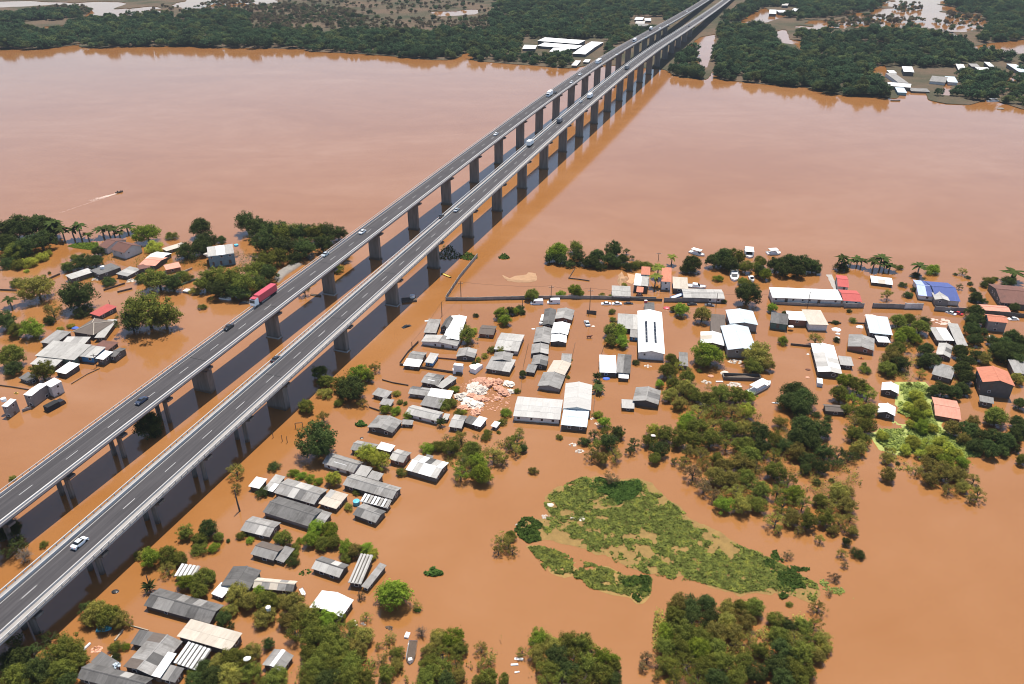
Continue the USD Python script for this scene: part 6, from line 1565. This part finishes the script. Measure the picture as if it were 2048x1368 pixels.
# ------------------------------------------------------------------ walls, fences, poles
def wall(tile, pts_, h, label, mat='fence_concrete', th=.2, seg=2.6, name='wall'):
    """A yard wall of panels between posts, along points of the flood's surface."""
    W_ = [fl(tile, *p) for p in pts_]
    o = W_[0]
    t = thing(name, label, 'wall' if name == 'wall' else 'fence', (o[0], o[1], 0))
    for a, b in zip(W_[:-1], W_[1:]):
        d = (b - a)[:2]
        L = float(np.linalg.norm(d))
        n = max(1, round(L / seg))
        ang = math.atan2(d[1], d[0])
        for i in range(n):
            x = UsdGeom.Xform.Define(stage, numbered(str(t.GetPath()), 'wall_panel')) if False else None
            p = a[:2] + d * (i / n) - o[:2]
            q = a[:2] + d * ((i + 1) / n) - o[:2]
            u = d / L
            nn = np.array([-u[1], u[0]]) * th / 2
            hh = h * R.uniform(.96, 1.03)
            pf = [tuple(p + nn), tuple(p - nn), tuple(q - u * .02 - nn), tuple(q - u * .02 + nn)]
            obj('wall_panel', MB().prism(pf, -1.5, hh, axis=2).mesh(), mat, t)
            if i % 2 == 0 and h > 1:
                c = p
                obj('post', box(c[0] - .16, c[0] + .16, c[1] - .16, c[1] + .16, -1.5, hh + .12), mat, t)


wall(5, [(1770, 690), (1630, 860), (1520, 1030)], 1.9, 'long pale yard wall running from the river to the street')
wall(5, [(1520, 1036), (1740, 1036), (2048, 1028), (2500, 1022), (2900, 1028), (3200, 1035)], 1.6, 'pale street wall along the upper flooded road')
wall(12, [(1300, 5), (1215, 90), (1150, 180)], 1.0, 'low dark fence on the lane side of the corner yard', 'wood', .1, name='fence')
wall(12, [(1150, 185), (1330, 212), (1500, 238), (1650, 262)], .9, 'dark brown wall below the corner yard', 'wall_wood')
wall(12, [(1440, 130), (1610, 145)], .6, 'thin wall between corner yard and grey gabled house', 'wall_brick')
wall(12, [(1010, 305), (1100, 330), (1220, 350)], .5, 'low brown garden wall by the small bare tree', 'wall_wood')
wall(12, [(905, 525), (990, 555)], .6, 'short dark wall at the low lane shed', 'wall_wood')
wall(21, [(1155, 875 + 260), (1105, 1230), (1040, 1368)], .6, 'dark fence on the left of the car yard', 'wood', .1, name='fence')
wall(22, [(130, 20), (90, 200), (70, 400)], .5, 'fence line on the left of the lane row', 'wood', .08, name='fence')
wall(22, [(505, 10), (480, 130)], .5, 'fence right of the lane row', 'wood', .08, name='fence')
wall(22, [(740, 20), (715, 100), (690, 220)], .5, 'fence beside the double house', 'wood', .08, name='fence')
wall(22, [(665, 420), (650, 560)], .8, 'dark fence along the white workshop', 'wood', .12, name='fence')
wall(21, [(1218, 1048), (1450, 1050), (1615, 1052)], 2.0, 'bluish grey boundary wall in front of the long pale house', 'wall_grey')
wall(21, [(600, 1140), (675, 1148)], 1.6, 'short dark wall piece at the top of the car yard', 'wall_dark')
wall(21, [(800, 1028), (955, 1034), (1200, 1042)], 1.2, 'dark wall below the whitish spotted roof', 'wall_dark')
wall(31, [(55, 1068), (300, 1080), (600, 1085)], 1.3, 'grey wall in front of the very long row building', 'fence_concrete')
wall(31, [(835, 1095), (960, 1098), (1090, 1104)], 2.2, 'dark grey garden wall below the lone flat roof', 'wall_grey')
wall(31, [(1090, 1104), (1235, 1106)], 2.8, 'pale gatehouse wall with a white top', 'wall_white')
wall(31, [(1330, 1118), (1450, 1128), (1580, 1135)], 2.2, 'bluish grey wall behind the white and red cars', 'wall_grey')
wall(31, [(1720, 1145), (1900, 1160), (2060, 1175)], 1.8, 'dark wall below the faded red roof', 'wall_dark')
wall(31, [(480, 1215), (585, 1222)], .6, 'low dark wall right of the beige sheet roof', 'wall_dark')
wall(31, [(700, 1220), (800, 1225)], .6, 'low dark wall left of the light blue-grey roof', 'wall_dark')
wall(31, [(608, 1095), (765, 1095)], 2.2, 'grey wall under the lower red roof', 'wall_grey')
wall(32, [(180, 25), (370, 45)], .9, 'dark wall left of the patched white roof', 'wall_dark')
wall(21, [(450, 860), (540, 870), (620, 882)], .5, 'dark jetty arm in the river point bay', 'wood')
wall(21, [(500, 790), (455, 860)], .6, 'dark jetty stem in the river point bay', 'wood')
wall(1, [(0, 955), (140, 962)], .8, 'dark garden wall at the far left edge', 'wall_wood')
wall(1, [(370, 880), (480, 830)], .9, 'dark wall left of the long pale shed', 'wall_wood')
wall(1, [(830, 960), (1000, 905)], .8, 'brown garden wall above the flooded road', 'wall_wood')
wall(1, [(940, 975), (1060, 945)], .8, 'dark stack of planks along the flooded road', 'wood')
wall(1, [(1390, 940), (1580, 870)], .9, 'mossy wall beside the big left bank thicket', 'wall_green')
wall(1, [(1380, 850), (1540, 785)], .9, 'pale wall behind the left bank garden trees', 'wall_cream')
wall(2, [(570, 340), (700, 260), (800, 215)], .35, 'thin broken fence along the left flooded road', 'wood', .06, name='fence')
wall(2, [(0, 350), (110, 365), (230, 385)], .5, 'low brown wall behind the two storey blocks', 'wall_wood')
wall(2, [(180, 560), (255, 535)], 1.0, 'grey wall between the pale house and the white block', 'wall_grey')
wall(3, [(1050, 905), (1190, 945)], .35, 'pale beam floating near the turquoise boat', 'wood_pale')
wall(3, [(920, 1025), (985, 940)], .35, 'long plank drifting in front of the charcoal roofs', 'wood_pale', .4)
wall(3, [(668, 1100), (725, 1045)], .35, 'pair of white boards at the corner thicket', 'trim_white', .5)


POLES = []


def pole(tile, top, base, label, arm=True, group='utility poles along the flooded streets', r=.16):
    P = fl(tile, *base)
    d = ray(*tp(tile, top))
    h = max(2.5, HC + d[2] * ((P - CAMP) @ FW))
    t = thing('utility_pole', label, 'pole', (P[0], P[1], 0), 0, group)
    obj('pole', MB().tube([(0, 0, -1), (0, 0, h)], [r, r * .7], 8).mesh(), 'bark', t)
    if arm:
        obj('crossarm', box(-1.1, 1.1, -.07, .07, h * .86, h * .86 + .16), 'wood', t)
        for x in (-1, -.4, .4, 1):
            obj('insulator', box(x - .06, x + .06, -.06, .06, h * .86 + .16, h * .86 + .36), 'trim_white', t)
    POLES.append((P, h))
    return P, h


pole(21, (632, 880), (620, 1130), 'tall utility pole at the top of the car yard')
pole(21, (315, 885), (312, 1030), 'utility pole behind the two white vans')
pole(21, (88, 990), (85, 1090), 'thin utility pole left of the two white vans', False)
pole(5, (1485, 1015), (1488, 1160), 'utility pole at the corner below the yard wall', False)
pole(5, (1640, 850), (1640, 1005), 'utility pole standing by the bend of the yard wall')
pole(12, (1247, -20), (1250, 62), 'utility pole on the lane at the walled corner yard', False)
pole(21, (1640, 950), (1632, 1080), 'utility pole beside the long pale house', False)
pole(31, (318, 930), (312, 1100), 'slender pole in front of the row building', False)
pole(21, (1172, 640), (1170, 715), 'pole with a dark platform at the riverside', True)
pole(5, (1142, 945), (1144, 1055), 'pole in the shadow between the bridge piers', False)
pole(3, (1172, 460), (1188, 560), 'bare pole standing above the dark spiky palm', False)
pole(2, (745, 60), (775, 200), 'leaning pole in front of the blue walled shop')
pole(1, (875, 1030), (880, 1075), 'thin mast behind the pinkish red roof', False, r=.1)
pole(13, (840, 590), (830, 690), 'broken dark post among litter by the ball shaped tree', False)
def wire(i, a, b, label):
    (P, h), (Q, k) = POLES[a], POLES[b]
    A, B = np.array([P[0], P[1], h * .97]), np.array([Q[0], Q[1], k * .97])
    u = np.linspace(0, 1, 9)[:, None]
    pts_ = A + (B - A) * u - np.array([0, 0, 1.0]) * (4 * u * (1 - u)) * .9
    tag(obj('power_line', MB().tube(pts_, .035, 4).mesh(), 'rubber'), label, 'power line')


wire(0, 4, 1, 'sagging wire from the yard wall pole to the pole behind the vans')
wire(1, 1, 0, 'sagging wire from the vans pole to the tall car yard pole')
wire(2, 0, 6, 'long sagging wire from the tall car yard pole to the long pale house')
wire(3, 6, 7, 'long sagging wire from the long pale house to the row building')
wire(4, 3, 5, 'sagging wire along the lane to the walled corner yard')
wire(5, 3, 4, 'short wire between the two poles of the yard wall')
for i, (x, y0, y1) in enumerate([(130, 725, 765), (203, 740, 795), (243, 768, 805)]):
    pole(12, (x, y0), (x + 8, y1), f'{("first", "second", "third")[i]} from left of three mooring posts beside the bridge shadow', False, 'mooring posts beside the bridge shadow', .12)
gp = fl(12, 318, 690)
gl = thing('goal_frame', 'rusty goal frame sticking out of the water near the bridge shadow', 'goal', (gp[0], gp[1], 0))
q1, q2, q3 = fl(12, 318, 690), fl(12, 375, 685), fl(12, 345, 695)
hg = 2.0
obj('frame', MB().tube([(0, 0, -.5), (0, 0, hg)], .12, 6).tube([(0, 0, hg), (*(q2 - gp)[:2], hg)], .12, 6).tube([(*(q2 - gp)[:2], hg), (*(q2 - gp)[:2], -.5)], .12, 6).mesh(), 'wood', gl)
# slim trunk under the two storey tree near the right bridge
P = fl(2, 1920, 1355)
t = thing('bare_tree', 'tall slim tree with a bare stem below two small crowns near the right bridge', 'tree', (P[0], P[1], 0))
obj('trunk', MB().tube([(0, 0, -1), (-.3, .2, 3.5), (-.4, .4, 7.5)], [.28, .22, .12], 7).mesh(), 'bark', t)

# ------------------------------------------------------------------ tanks, tarpaulins, sand, debris
def lump(P, r, seed, squash=.45):
    m = trimesh.creation.icosphere(2, 1.0)
    v = m.vertices * (1 + .55 * (meshkit.fbm(m.vertices * 1.7 + seed * 3.1, 3, seed)[:, None] - .5))
    v = v * np.array([r[0], r[1], r[2]])
    return v, m.faces


def crumple(r_, seed):
    m = trimesh.creation.icosphere(3, 1.0)
    n = meshkit.fbm(m.vertices * 1.6 + seed * 5.3, 2, seed)[:, None] - .5
    n2 = meshkit.fbm(m.vertices * 5.5 + seed * 2.7, 2, seed + 9)[:, None] - .5
    v = m.vertices * (1 + 1.15 * n + .75 * n2) * np.array([r_ * 1.1, r_ * .95, r_ * .5])
    return v, m.faces


tk = fl(12, 805, 1297)
t = thing('water_tank', 'round cyan water tank beside the dark weathered house', 'tank', (tk[0], tk[1], 0))
obj('tank_body', trimesh.creation.cylinder(.95, 1.4, sections=24).apply_translation((0, 0, .5)), 'tank_cyan', t)
obj('lid', trimesh.creation.cone(.9, .22, sections=24).apply_translation((0, 0, 1.2)), 'tank_cyan', t)
tk = at(*tp(1, (818, 768)), 3.4)
t = thing('water_tank', 'white water tank on the dark flat roof of the left bank', 'tank', (tk[0], tk[1], 2.66))
obj('tank_body', trimesh.creation.cylinder(.95, 1.1, sections=20).apply_translation((0, 0, .55)), 'trim_white', t)
obj('lid', trimesh.creation.cone(.95, .3, sections=20).apply_translation((0, 0, 1.1)), 'trim_white', t)
tk = at(*tp(1, (1890, 595)), 5.2)
t = thing('water_tank', 'small blue tank on the blue-green building', 'tank', (tk[0], tk[1], 4.84))
obj('tank_body', trimesh.creation.cylinder(1.0, .8, sections=20).apply_translation((0, 0, .4)), 'tank_cyan', t)
obj('lid', trimesh.creation.cone(1.0, .25, sections=20).apply_translation((0, 0, .8)), 'tank_cyan', t)
TARP = [(1790, 330, 90, 'p'), (1850, 340, 90, 'p'), (1880, 320, 60, 'p'), (1940, 325, 50, 'p'), (2020, 340, 60, 'w'), (1940, 375, 60, 'p'), (1980, 410, 70, 'p'), (2040, 400, 50, 'w'), (1760, 360, 80, 'w'), (1800, 390, 80, 'w'), (1720, 370, 60, 'w'), (1650, 440, 80, 'w'),
        (1720, 440, 70, 'p'), (1780, 460, 70, 'p'), (1840, 465, 40, 'p'), (1700, 490, 80, 'w'), (1770, 510, 70, 'w'), (1660, 530, 60, 'p'), (1760, 560, 60, 'p'), (1930, 455, 40, 'p'), (1730, 405, 60, 'w')]
TARP.sort()
_tc = {}
for i, (x, y, w, c) in enumerate(TARP):
    P = fl(12, x, y)
    r_ = w / 4 * ((P - CAMP) @ FW) / FPX / 2 * 1.3
    _tc[c] = _n = _tc.get(c, -1) + 1
    o = thing('tarpaulin_heap', (ORD[_n] if _n else 'leftmost') + (' pink' if c == 'p' else ' white') + ' tarpaulin heap ' + ('from left ' if _n else '') + 'in the yard of tarpaulins', 'tarpaulin', (P[0], P[1], .1), R.uniform(0, 3), ('pink' if c == 'p' else 'white') + ' heaps in the yard of tarpaulins')
    obj('cover', crumple(r_, i), 'tarp_pink' if c == 'p' else 'tarp_white', o)
mm = MB()
rr = random.Random(3)
for k in range(240):
    P = fl(12, rr.uniform(1640, 2040), rr.uniform(310, 560))
    tr_ = trimesh.creation.icosphere(1, 1.0)
    s_ = rr.uniform(.12, .5)
    mm.add(tr_.vertices * (s_, s_ * rr.uniform(.5, 1), s_ * .5) + (P[0], P[1], 0), tr_.faces)
tag(obj('yard_rubble', mm.mesh(), 'tarp_pink'), 'pinkish rubble and scraps strewn through the yard of tarpaulins', 'rubble', kind='stuff')


def sandbar(tile, poly, label, seed, mat='sand', h=.5):
    w = np.array([at(*tp(tile, p), 0)[:2] for p in poly])
    pg = shapely.make_valid(Polygon(w))
    c = w.mean(0)
    lo, hi = w.min(0) - 1, w.max(0) + 1
    V_, T_ = clip_grid(np.linspace(lo[0], hi[0], 40), np.linspace(lo[1], hi[1], 40), lambda xy: sdist(pg, xy) + .8 * (meshkit.fbm(np.column_stack([xy * .35, np.zeros(len(xy))]), 3, seed) - .5))
    z_ = .03 + h * np.clip(sdist(pg, V_), 0, 1.2) / 1.2 * (.5 + meshkit.fbm(np.column_stack([V_ * .5, np.zeros(len(V_))]), 3, seed))
    tag(obj('sand_bank', (np.column_stack([V_, z_]), T_), mat, smooth=True), label, 'sand bank')


sandbar(21, [(-80, 830), (-20, 860), (20, 840), (110, 830), (130, 810), (190, 820), (205, 850), (195, 880), (130, 895), (20, 888), (-40, 880)], 'pale sand bank with dark rim showing above the river', 31)
sandbar(21, [(840, 880), (855, 830), (880, 800), (900, 850), (925, 845), (930, 870), (890, 890), (870, 930)], 'sand heap left of the orange roofs', 32, h=1.2)
sandbar(21, [(920, 820), (1010, 835), (1000, 860), (960, 905), (910, 890), (935, 865)], 'sandy yard beside the left orange roof', 33, h=.3)
sandbar(5, [(140, 860), (180, 800), (300, 730), (380, 745), (300, 800), (250, 830), (180, 900)], 'grey rubble slope beside the left bridge', 34, 'fence_concrete', .8)
sandbar(5, [(400, 690), (430, 660), (470, 655), (470, 690), (430, 720)], 'small rubble patch at the left bridge railing', 35, 'fence_concrete', .8)
sandbar(31, [(465, 830), (508, 830), (572, 955), (530, 955)], 'pale concrete ramp beside the upper red roof', 36, 'concrete', .2)
SMALL = [  # tile, x, y, size px, material, kind, label
 (22, 485, 820, 60, 'tarp_white', 'white rubbish heap at the left tip of the ragged shrubs'), (22, 540, 870, 70, 'tarp_white', 'pale rubbish line below the ragged shrubs'), (22, 305, 1300, 60, 'tarp_white', 'white foam lump at the left edge of the weed mat'),
 (22, 640, 610, 40, 'tarp_white', 'white litter at the workshop fence'), (22, 680, 650, 40, 'tarp_white', 'white litter below the workshop fence'), (22, 1130, 745, 40, 'tarp_white', 'white bundle caught in the thicket'), (23, 270, 28, 70, 'tarp_white', 'white litter on top of the weed mat, left'),
 (23, 490, 40, 60, 'tarp_white', 'white litter on top of the weed mat, middle'), (23, 565, 42, 80, 'tarp_white', 'white litter on top of the weed mat, right'), (23, 45, 90, 40, 'tarp_white', 'white litter at the weed mat tip'),
 (13, 780, 880, 80, 'tarp_white', 'white plastic heap right of the clean white roof'), (13, 855, 885, 40, 'tarp_white', 'small white drum right of the plastic heap'), (13, 1210, 978, 60, 'car_white', 'white refrigerator afloat above the half sunk boat'),
 (13, 1245, 1045, 60, 'trim_white', 'white board on the bow of the half sunk boat'), (13, 1235, 1185, 40, 'trim_white', 'white crate at the stern of the half sunk boat'), (13, 100, 770, 40, 'trim_white', 'white jug caught in the brown bushes'),
 (23, 55, 1165, 70, 'car_white', 'white cupboard floating left of the bottom middle thicket'), (23, 20, 1210, 60, 'roof_sky', 'bluish table floating beside the white cupboard'), (23, 40, 1270, 40, 'trim_white', 'white basin floating below the cupboard'),
 (3, 920, 625, 60, 'car_black', 'dark sunken cart roof beside the bridge shadow'), (3, 910, 1150, 60, 'tarp_white', 'white sack beside the charcoal lean-to'), (3, 770, 1085, 90, 'tarp_pink', 'heap of coloured clothes beside the corner thicket'), (3, 930, 1215, 70, 'roof_sky', 'bluish rags on the charcoal roof edge'),
 (3, 1975, 1160, 60, 'trim_white', 'white plastic bottles in the trees by the beige shelter'), (12, 1245, 60, 1, 'tarp_white', ''), (12, 755, 290, 1, 'tarp_white', ''),
 (12, 1615, 240, 80, 'car_white', 'white caravan trailer on the yard wall corner'), (12, 1620, 205, 75, 'trim_white', 'white awning over the caravan trailer'), (12, 1740, 190, 70, 'trim_white', 'white kiosk roof behind the small white truck'),
 (21, 170, 1260, 30, 'trim_white', 'white barrel in the water left of the lane row'), (21, 650, 1240, 30, 'tarp_white', 'white sack beside the pale pickup'), (22, 1085, 190, 55, 'tarp_white', 'white plastic chair heap beside the hall'), (22, 755, 290, 60, 'tarp_blue', 'blue tarpaulin by the double house'),
 (22, 1785, 155, 100, 'tarp_white', 'white junk under the grey barn gable'), (22, 1860, 190, 60, 'tarp_pink', 'pinkish junk below the barn gable'), (22, 1700, 245, 70, 'tarp_white', 'white tarpaulin left of the black wreck'), (22, 1560, 320, 80, 'tarp_white', 'white litter line left in the barn yard'),
 (22, 1660, 315, 60, 'wood_pale', 'pale boards in the barn yard'), (22, 1780, 340, 110, 'tarp_white', 'long litter line right in the barn yard'), (22, 1590, 270, 50, 'tarp_pink', 'pink mattress afloat in the barn yard'),
 (31, 545, 1265, 75, 'car_white', 'white bath shaped object, uppermost of three'), (31, 560, 1300, 40, 'trim_white', 'white object, middle of three in a column'), (31, 555, 1330, 40, 'trim_white', 'white object, lowest of three in a column'), (31, 735, 1245, 60, 'trim_white', 'white table left of the light blue-grey roof'),
 (31, 820, 1155, 90, 'foam', 'patch of pale scum in the wide street'), (31, 1380, 1200, 150, 'foam', 'long pale scum streak in the wide street'), (31, 185, 1240, 45, 'car_white', 'white water box at the brick wall'), (31, 1790, 1330, 90, 'tarp_white', 'white laundry heap below the orange roofed house'),
 (31, 1775, 1355, 50, 'tarp_pink', 'salmon coloured sheet below the orange roofed house'), (32, 745, 130, 45, 'plastic_orange', 'orange kayak beside the small ribbed roof'), (32, 1640 - 320, 95, 1, 'sand', ''), (32, 410, 335, 70, 'roof_sky', 'pale blue-grey container below the patched white roof'),
 (32, 60, 487, 60, 'trim_white', 'white dinghy left of the dark tree group'), (32, 320, 95, 25, 'trim_white', 'white buoy left of the patched white roof'), (32, 320, 218, 40, 'cow_coat', 'dark brown animal shaped bundle by the patched white roof'), (32, 318, 280, 35, 'tarp_pink', 'pinkish bundle below the brown one'),
 (22, 1835, 285, 1, 'sand', ''), (2, 130, 408, 40, 'plastic_yellow', 'yellow kayak behind the two storey blocks'), (2, 30, 465, 40, 'trim_white', 'white tank on the roof at the left edge'), (1, 600, 1255, 60, 'tarp_blue', 'blue tarpaulin at the brown hip roof'), (1, 5, 620, 50, 'tank_cyan', 'cyan tarpaulin at the left picture edge'),
 (1, 770, 862, 70, 'tarp_white', 'white vehicle shaped heap below the dark flat roof'), (1, 1045, 875, 90, 'tarp_white', 'white rubbish heap in the left bank gardens'), (1, 1700, 660, 160, 'tarp_white', 'white junk strewn on the blue-green building roof'), (1, 1500, 965, 70, 'wall_grey', 'grey crate by the big left bank thicket'),
 (5, 1385, 1195, 70, 'trim_white', 'white jetty plank at the light grey lean-to'), (5, 1250, 1005, 40, 'trim_white', 'white jug on the dark barge in the bridge shadow'), (5, 1225, 1035, 120, 'wall_dark', 'dark barge in the bridge shadow'), (21, 1070, 1048, 30, 'truck_red', 'red crate on the black kiosk'),
 (21, 1240, 1095, 60, 'truck_red', 'red and blue junk heap above the big white hall'), (21, 230, 1225, 30, 'trim_white', 'white drum on the left of the lane row'), (30, 1860, 870, 60, 'fence_concrete', 'grey stone groyne at the far right shore'), (22, 1275, 60, 1, 'sand', ''),
 (13, 1070, 915, 70, 'wood', 'drifting branch above the half sunk boat'), (13, 390, 470, 90, 'weed_dark', 'drifting green branch by the battered house'), (13, 1290, 770, 60, 'weed_dark', 'green weed scrap right of the ball shaped tree'), (12, 845, 765, 30, 'car_black', 'dark standing figure shaped post by the grey house')]
ROOFTOP = {'white junk strewn on the blue-green building roof': 4.84, 'white tank on the roof at the left edge': 4.7, 'white jug on the dark barge in the bridge shadow': 1.0, 'bluish rags on the charcoal roof edge': 1.9, 'white awning over the caravan trailer': 2.2,
           'white kiosk roof behind the small white truck': 1.8, 'white jug caught in the brown bushes': 3.0, 'white bundle caught in the thicket': 4.0, 'white plastic bottles in the trees by the beige shelter': 5.0, 'red crate on the black kiosk': 2.25, 'white water box at the brick wall': 1.6}
for i, (tl, x, y, w, mt, lb) in enumerate(SMALL):
    if not lb:
        continue
    z0 = ROOFTOP.get(lb, 0.0)
    P = at(*tp(tl, (x, y)), z0 + .2)
    r_ = w / 4 * ((P - CAMP) @ FW) / FPX / 2
    nm = next((n for k, n in (('litter', 'litter'), ('rags', 'litter'), ('clothes', 'junk_heap'), ('heap', 'junk_heap'), ('scum', 'scum_patch'), ('tarpaulin', 'tarpaulin'), ('kayak', 'kayak'), ('branch', 'drift_branch'), ('jug', 'water_jug'), ('junk', 'junk_heap'), ('sack', 'sack'), ('rubbish', 'junk_heap'), ('dinghy', 'dinghy'), ('container', 'container'),
                             ('caravan', 'caravan'), ('refrigerator', 'refrigerator'), ('barge', 'barge'), ('crate', 'crate'), ('drum', 'drum'), ('tank', 'water_tank'), ('groyne', 'groyne'), ('plank', 'plank'), ('board', 'plank')) if k in lb.split(' and ')[0]), 'floating_bundle')
    t = thing(nm, lb, nm.replace('_', ' '), (P[0], P[1], z0), R.uniform(-.3, .3))
    rr = random.Random(i)
    if nm in ('litter', 'junk_heap', 'scum_patch', 'drift_branch'):
        m = MB()
        for k in range(26):
            a, q_ = rr.uniform(0, 6.28), math.sqrt(rr.random())
            cx_, cy_ = r_ * q_ * math.cos(a), r_ * q_ * math.sin(a) * .7
            s_ = r_ * rr.uniform(.12, .3)
            hh = .015 + (0 if nm == 'scum_patch' else r_ * rr.uniform(.05, .4) * (1 - q_ * .7))
            tr_ = trimesh.creation.icosphere(1, 1.0)
            m.add(tr_.vertices * (s_, s_ * rr.uniform(.5, 1), max(hh, .02)) * (1 + .3 * np.sin(tr_.vertices * 5 + k)), tr_.faces) if False else m.add(tr_.vertices * (s_, s_ * rr.uniform(.5, 1), max(hh, .02)) + (cx_, cy_, 0), tr_.faces)
        obj('pieces', m.mesh(), mt, t)
    elif nm in ('kayak', 'dinghy'):
        tr_ = trimesh.creation.icosphere(2, 1.0)
        obj('hull', (tr_.vertices * (r_, r_ * .3, .35) + (0, 0, .1), tr_.faces), mt, t, smooth=40)
        obj('cockpit', trimesh.creation.cylinder(.3 * min(r_, 1), .1, sections=12).apply_translation((0, 0, .42)), 'rubber', t)
    elif nm in ('container', 'caravan', 'refrigerator', 'crate', 'barge', 'plank'):
        hx, hy, hz = dict(container=(.62, 1.2, 1.5), caravan=(1, .5, 1.5), refrigerator=(.6, .9, .4), crate=(.8, .7, .9), barge=(1, .55, .8), plank=(1, .3, .12))[nm]
        pf = [(-r_ * hx, -r_ * hy * .9), (-r_ * hx * .92, -r_ * hy), (r_ * hx * .92, -r_ * hy), (r_ * hx, -r_ * hy * .9), (r_ * hx, r_ * hy * .9), (r_ * hx * .92, r_ * hy), (-r_ * hx * .92, r_ * hy), (-r_ * hx, r_ * hy * .9)]
        obj('body', MB().prism(pf, -.4, hz, axis=2).mesh(), mt, t)
        obj('lid', MB().prism([(p * .94, q_ * .94) for p, q_ in pf], hz, hz + .06, axis=2).mesh(), 'trim_white' if nm != 'barge' else 'wood', t)
    elif nm in ('drum', 'water_tank', 'water_jug'):
        obj('body', trimesh.creation.cylinder(max(r_, .3), 1.1, sections=16).apply_translation((0, 0, .4)), mt, t)
        obj('lid', trimesh.creation.cone(max(r_, .3), .2, sections=16).apply_translation((0, 0, .95)), mt, t)
    else:
        obj('bundle', lump(P, (r_, r_ * .8, max(.35 * r_, .2)), i), mt, t, smooth=35)
# black wreck in the barn yard and a cow on the bank of the car yard
P = fl(22, 1835, 292)
t = thing('sunken_trailer', 'black burnt looking trailer sunk in the barn yard', 'trailer', (P[0], P[1], 0), -.06)
obj('side_wall', box(-6.6, 6.6, -1.5, -1.3, -1, 1.3), 'wall_dark', t)
obj('side_wall', box(-6.6, 6.6, 1.3, 1.5, -1, 1.3), 'wall_dark', t)
obj('end_wall', box(-6.6, -6.4, -1.29, 1.29, -1, 1.3), 'wall_grey', t)
obj('end_wall', box(6.4, 6.6, -1.29, 1.29, -1, 1.3), 'wall_dark', t)
obj('load', lump(P, (6.2, 1.2, .9), 77), 'wood', t)
P = fl(21, 618, 1335)
cow = thing('cow', 'brown cow wading in the car yard', 'cow', (P[0], P[1], -.35), 0.1)
import manifold3d as m3d


def chain(parts):
    """A body grown from joints: the hull of the two spheres at the ends of each bone, all joined."""
    out = m3d.Manifold()
    for a, ra, b, rb in parts:
        out += m3d.Manifold.batch_hull([m3d.Manifold.sphere(ra, 12).translate(a), m3d.Manifold.sphere(rb, 12).translate(b)])
    return out


body = chain([((-.75, 0, 1.1), .33, (.55, 0, 1.08), .38), ((.6, 0, 1.15), .3, (1.0, 0, 1.35), .17), ((1.0, 0, 1.35), .17, (1.32, 0, 1.2), .1), ((-.95, 0, 1.2), .08, (-1.1, 0, .7), .04)] +
             [((x, y, .9), .15, (x + .04, y, .45), .08) for x in (-.75, .5) for y in (-.2, .2)] + [((x + .04, y, .45), .08, (x, y, .03), .07) for x in (-.75, .5) for y in (-.2, .2)] +
             [((.98, -.16, 1.45), .06, (.96, -.28, 1.44), .03), ((.98, .16, 1.45), .06, (.96, .28, 1.44), .03)])
obj('body', body, 'cow_coat', cow, smooth=40)

# ------------------------------------------------------------------ haze
usdkit.material(stage, '/World/Looks/haze_air', {'v': ('principled_volume', {'color': (0.80, 0.88, 1.0), 'density': HAZE, 'anisotropy': 0.2})}, [], volume='v.volume')
hz = usdkit.mesh(stage, '/World/haze', box(-31000, 31000, -3100, 31000, -5.2, HC + 25), UsdShade.Material.Get(stage, '/World/Looks/haze_air'))
tag(hz, 'thin bluish haze hanging over the flooded river plain', 'haze', kind='stuff')
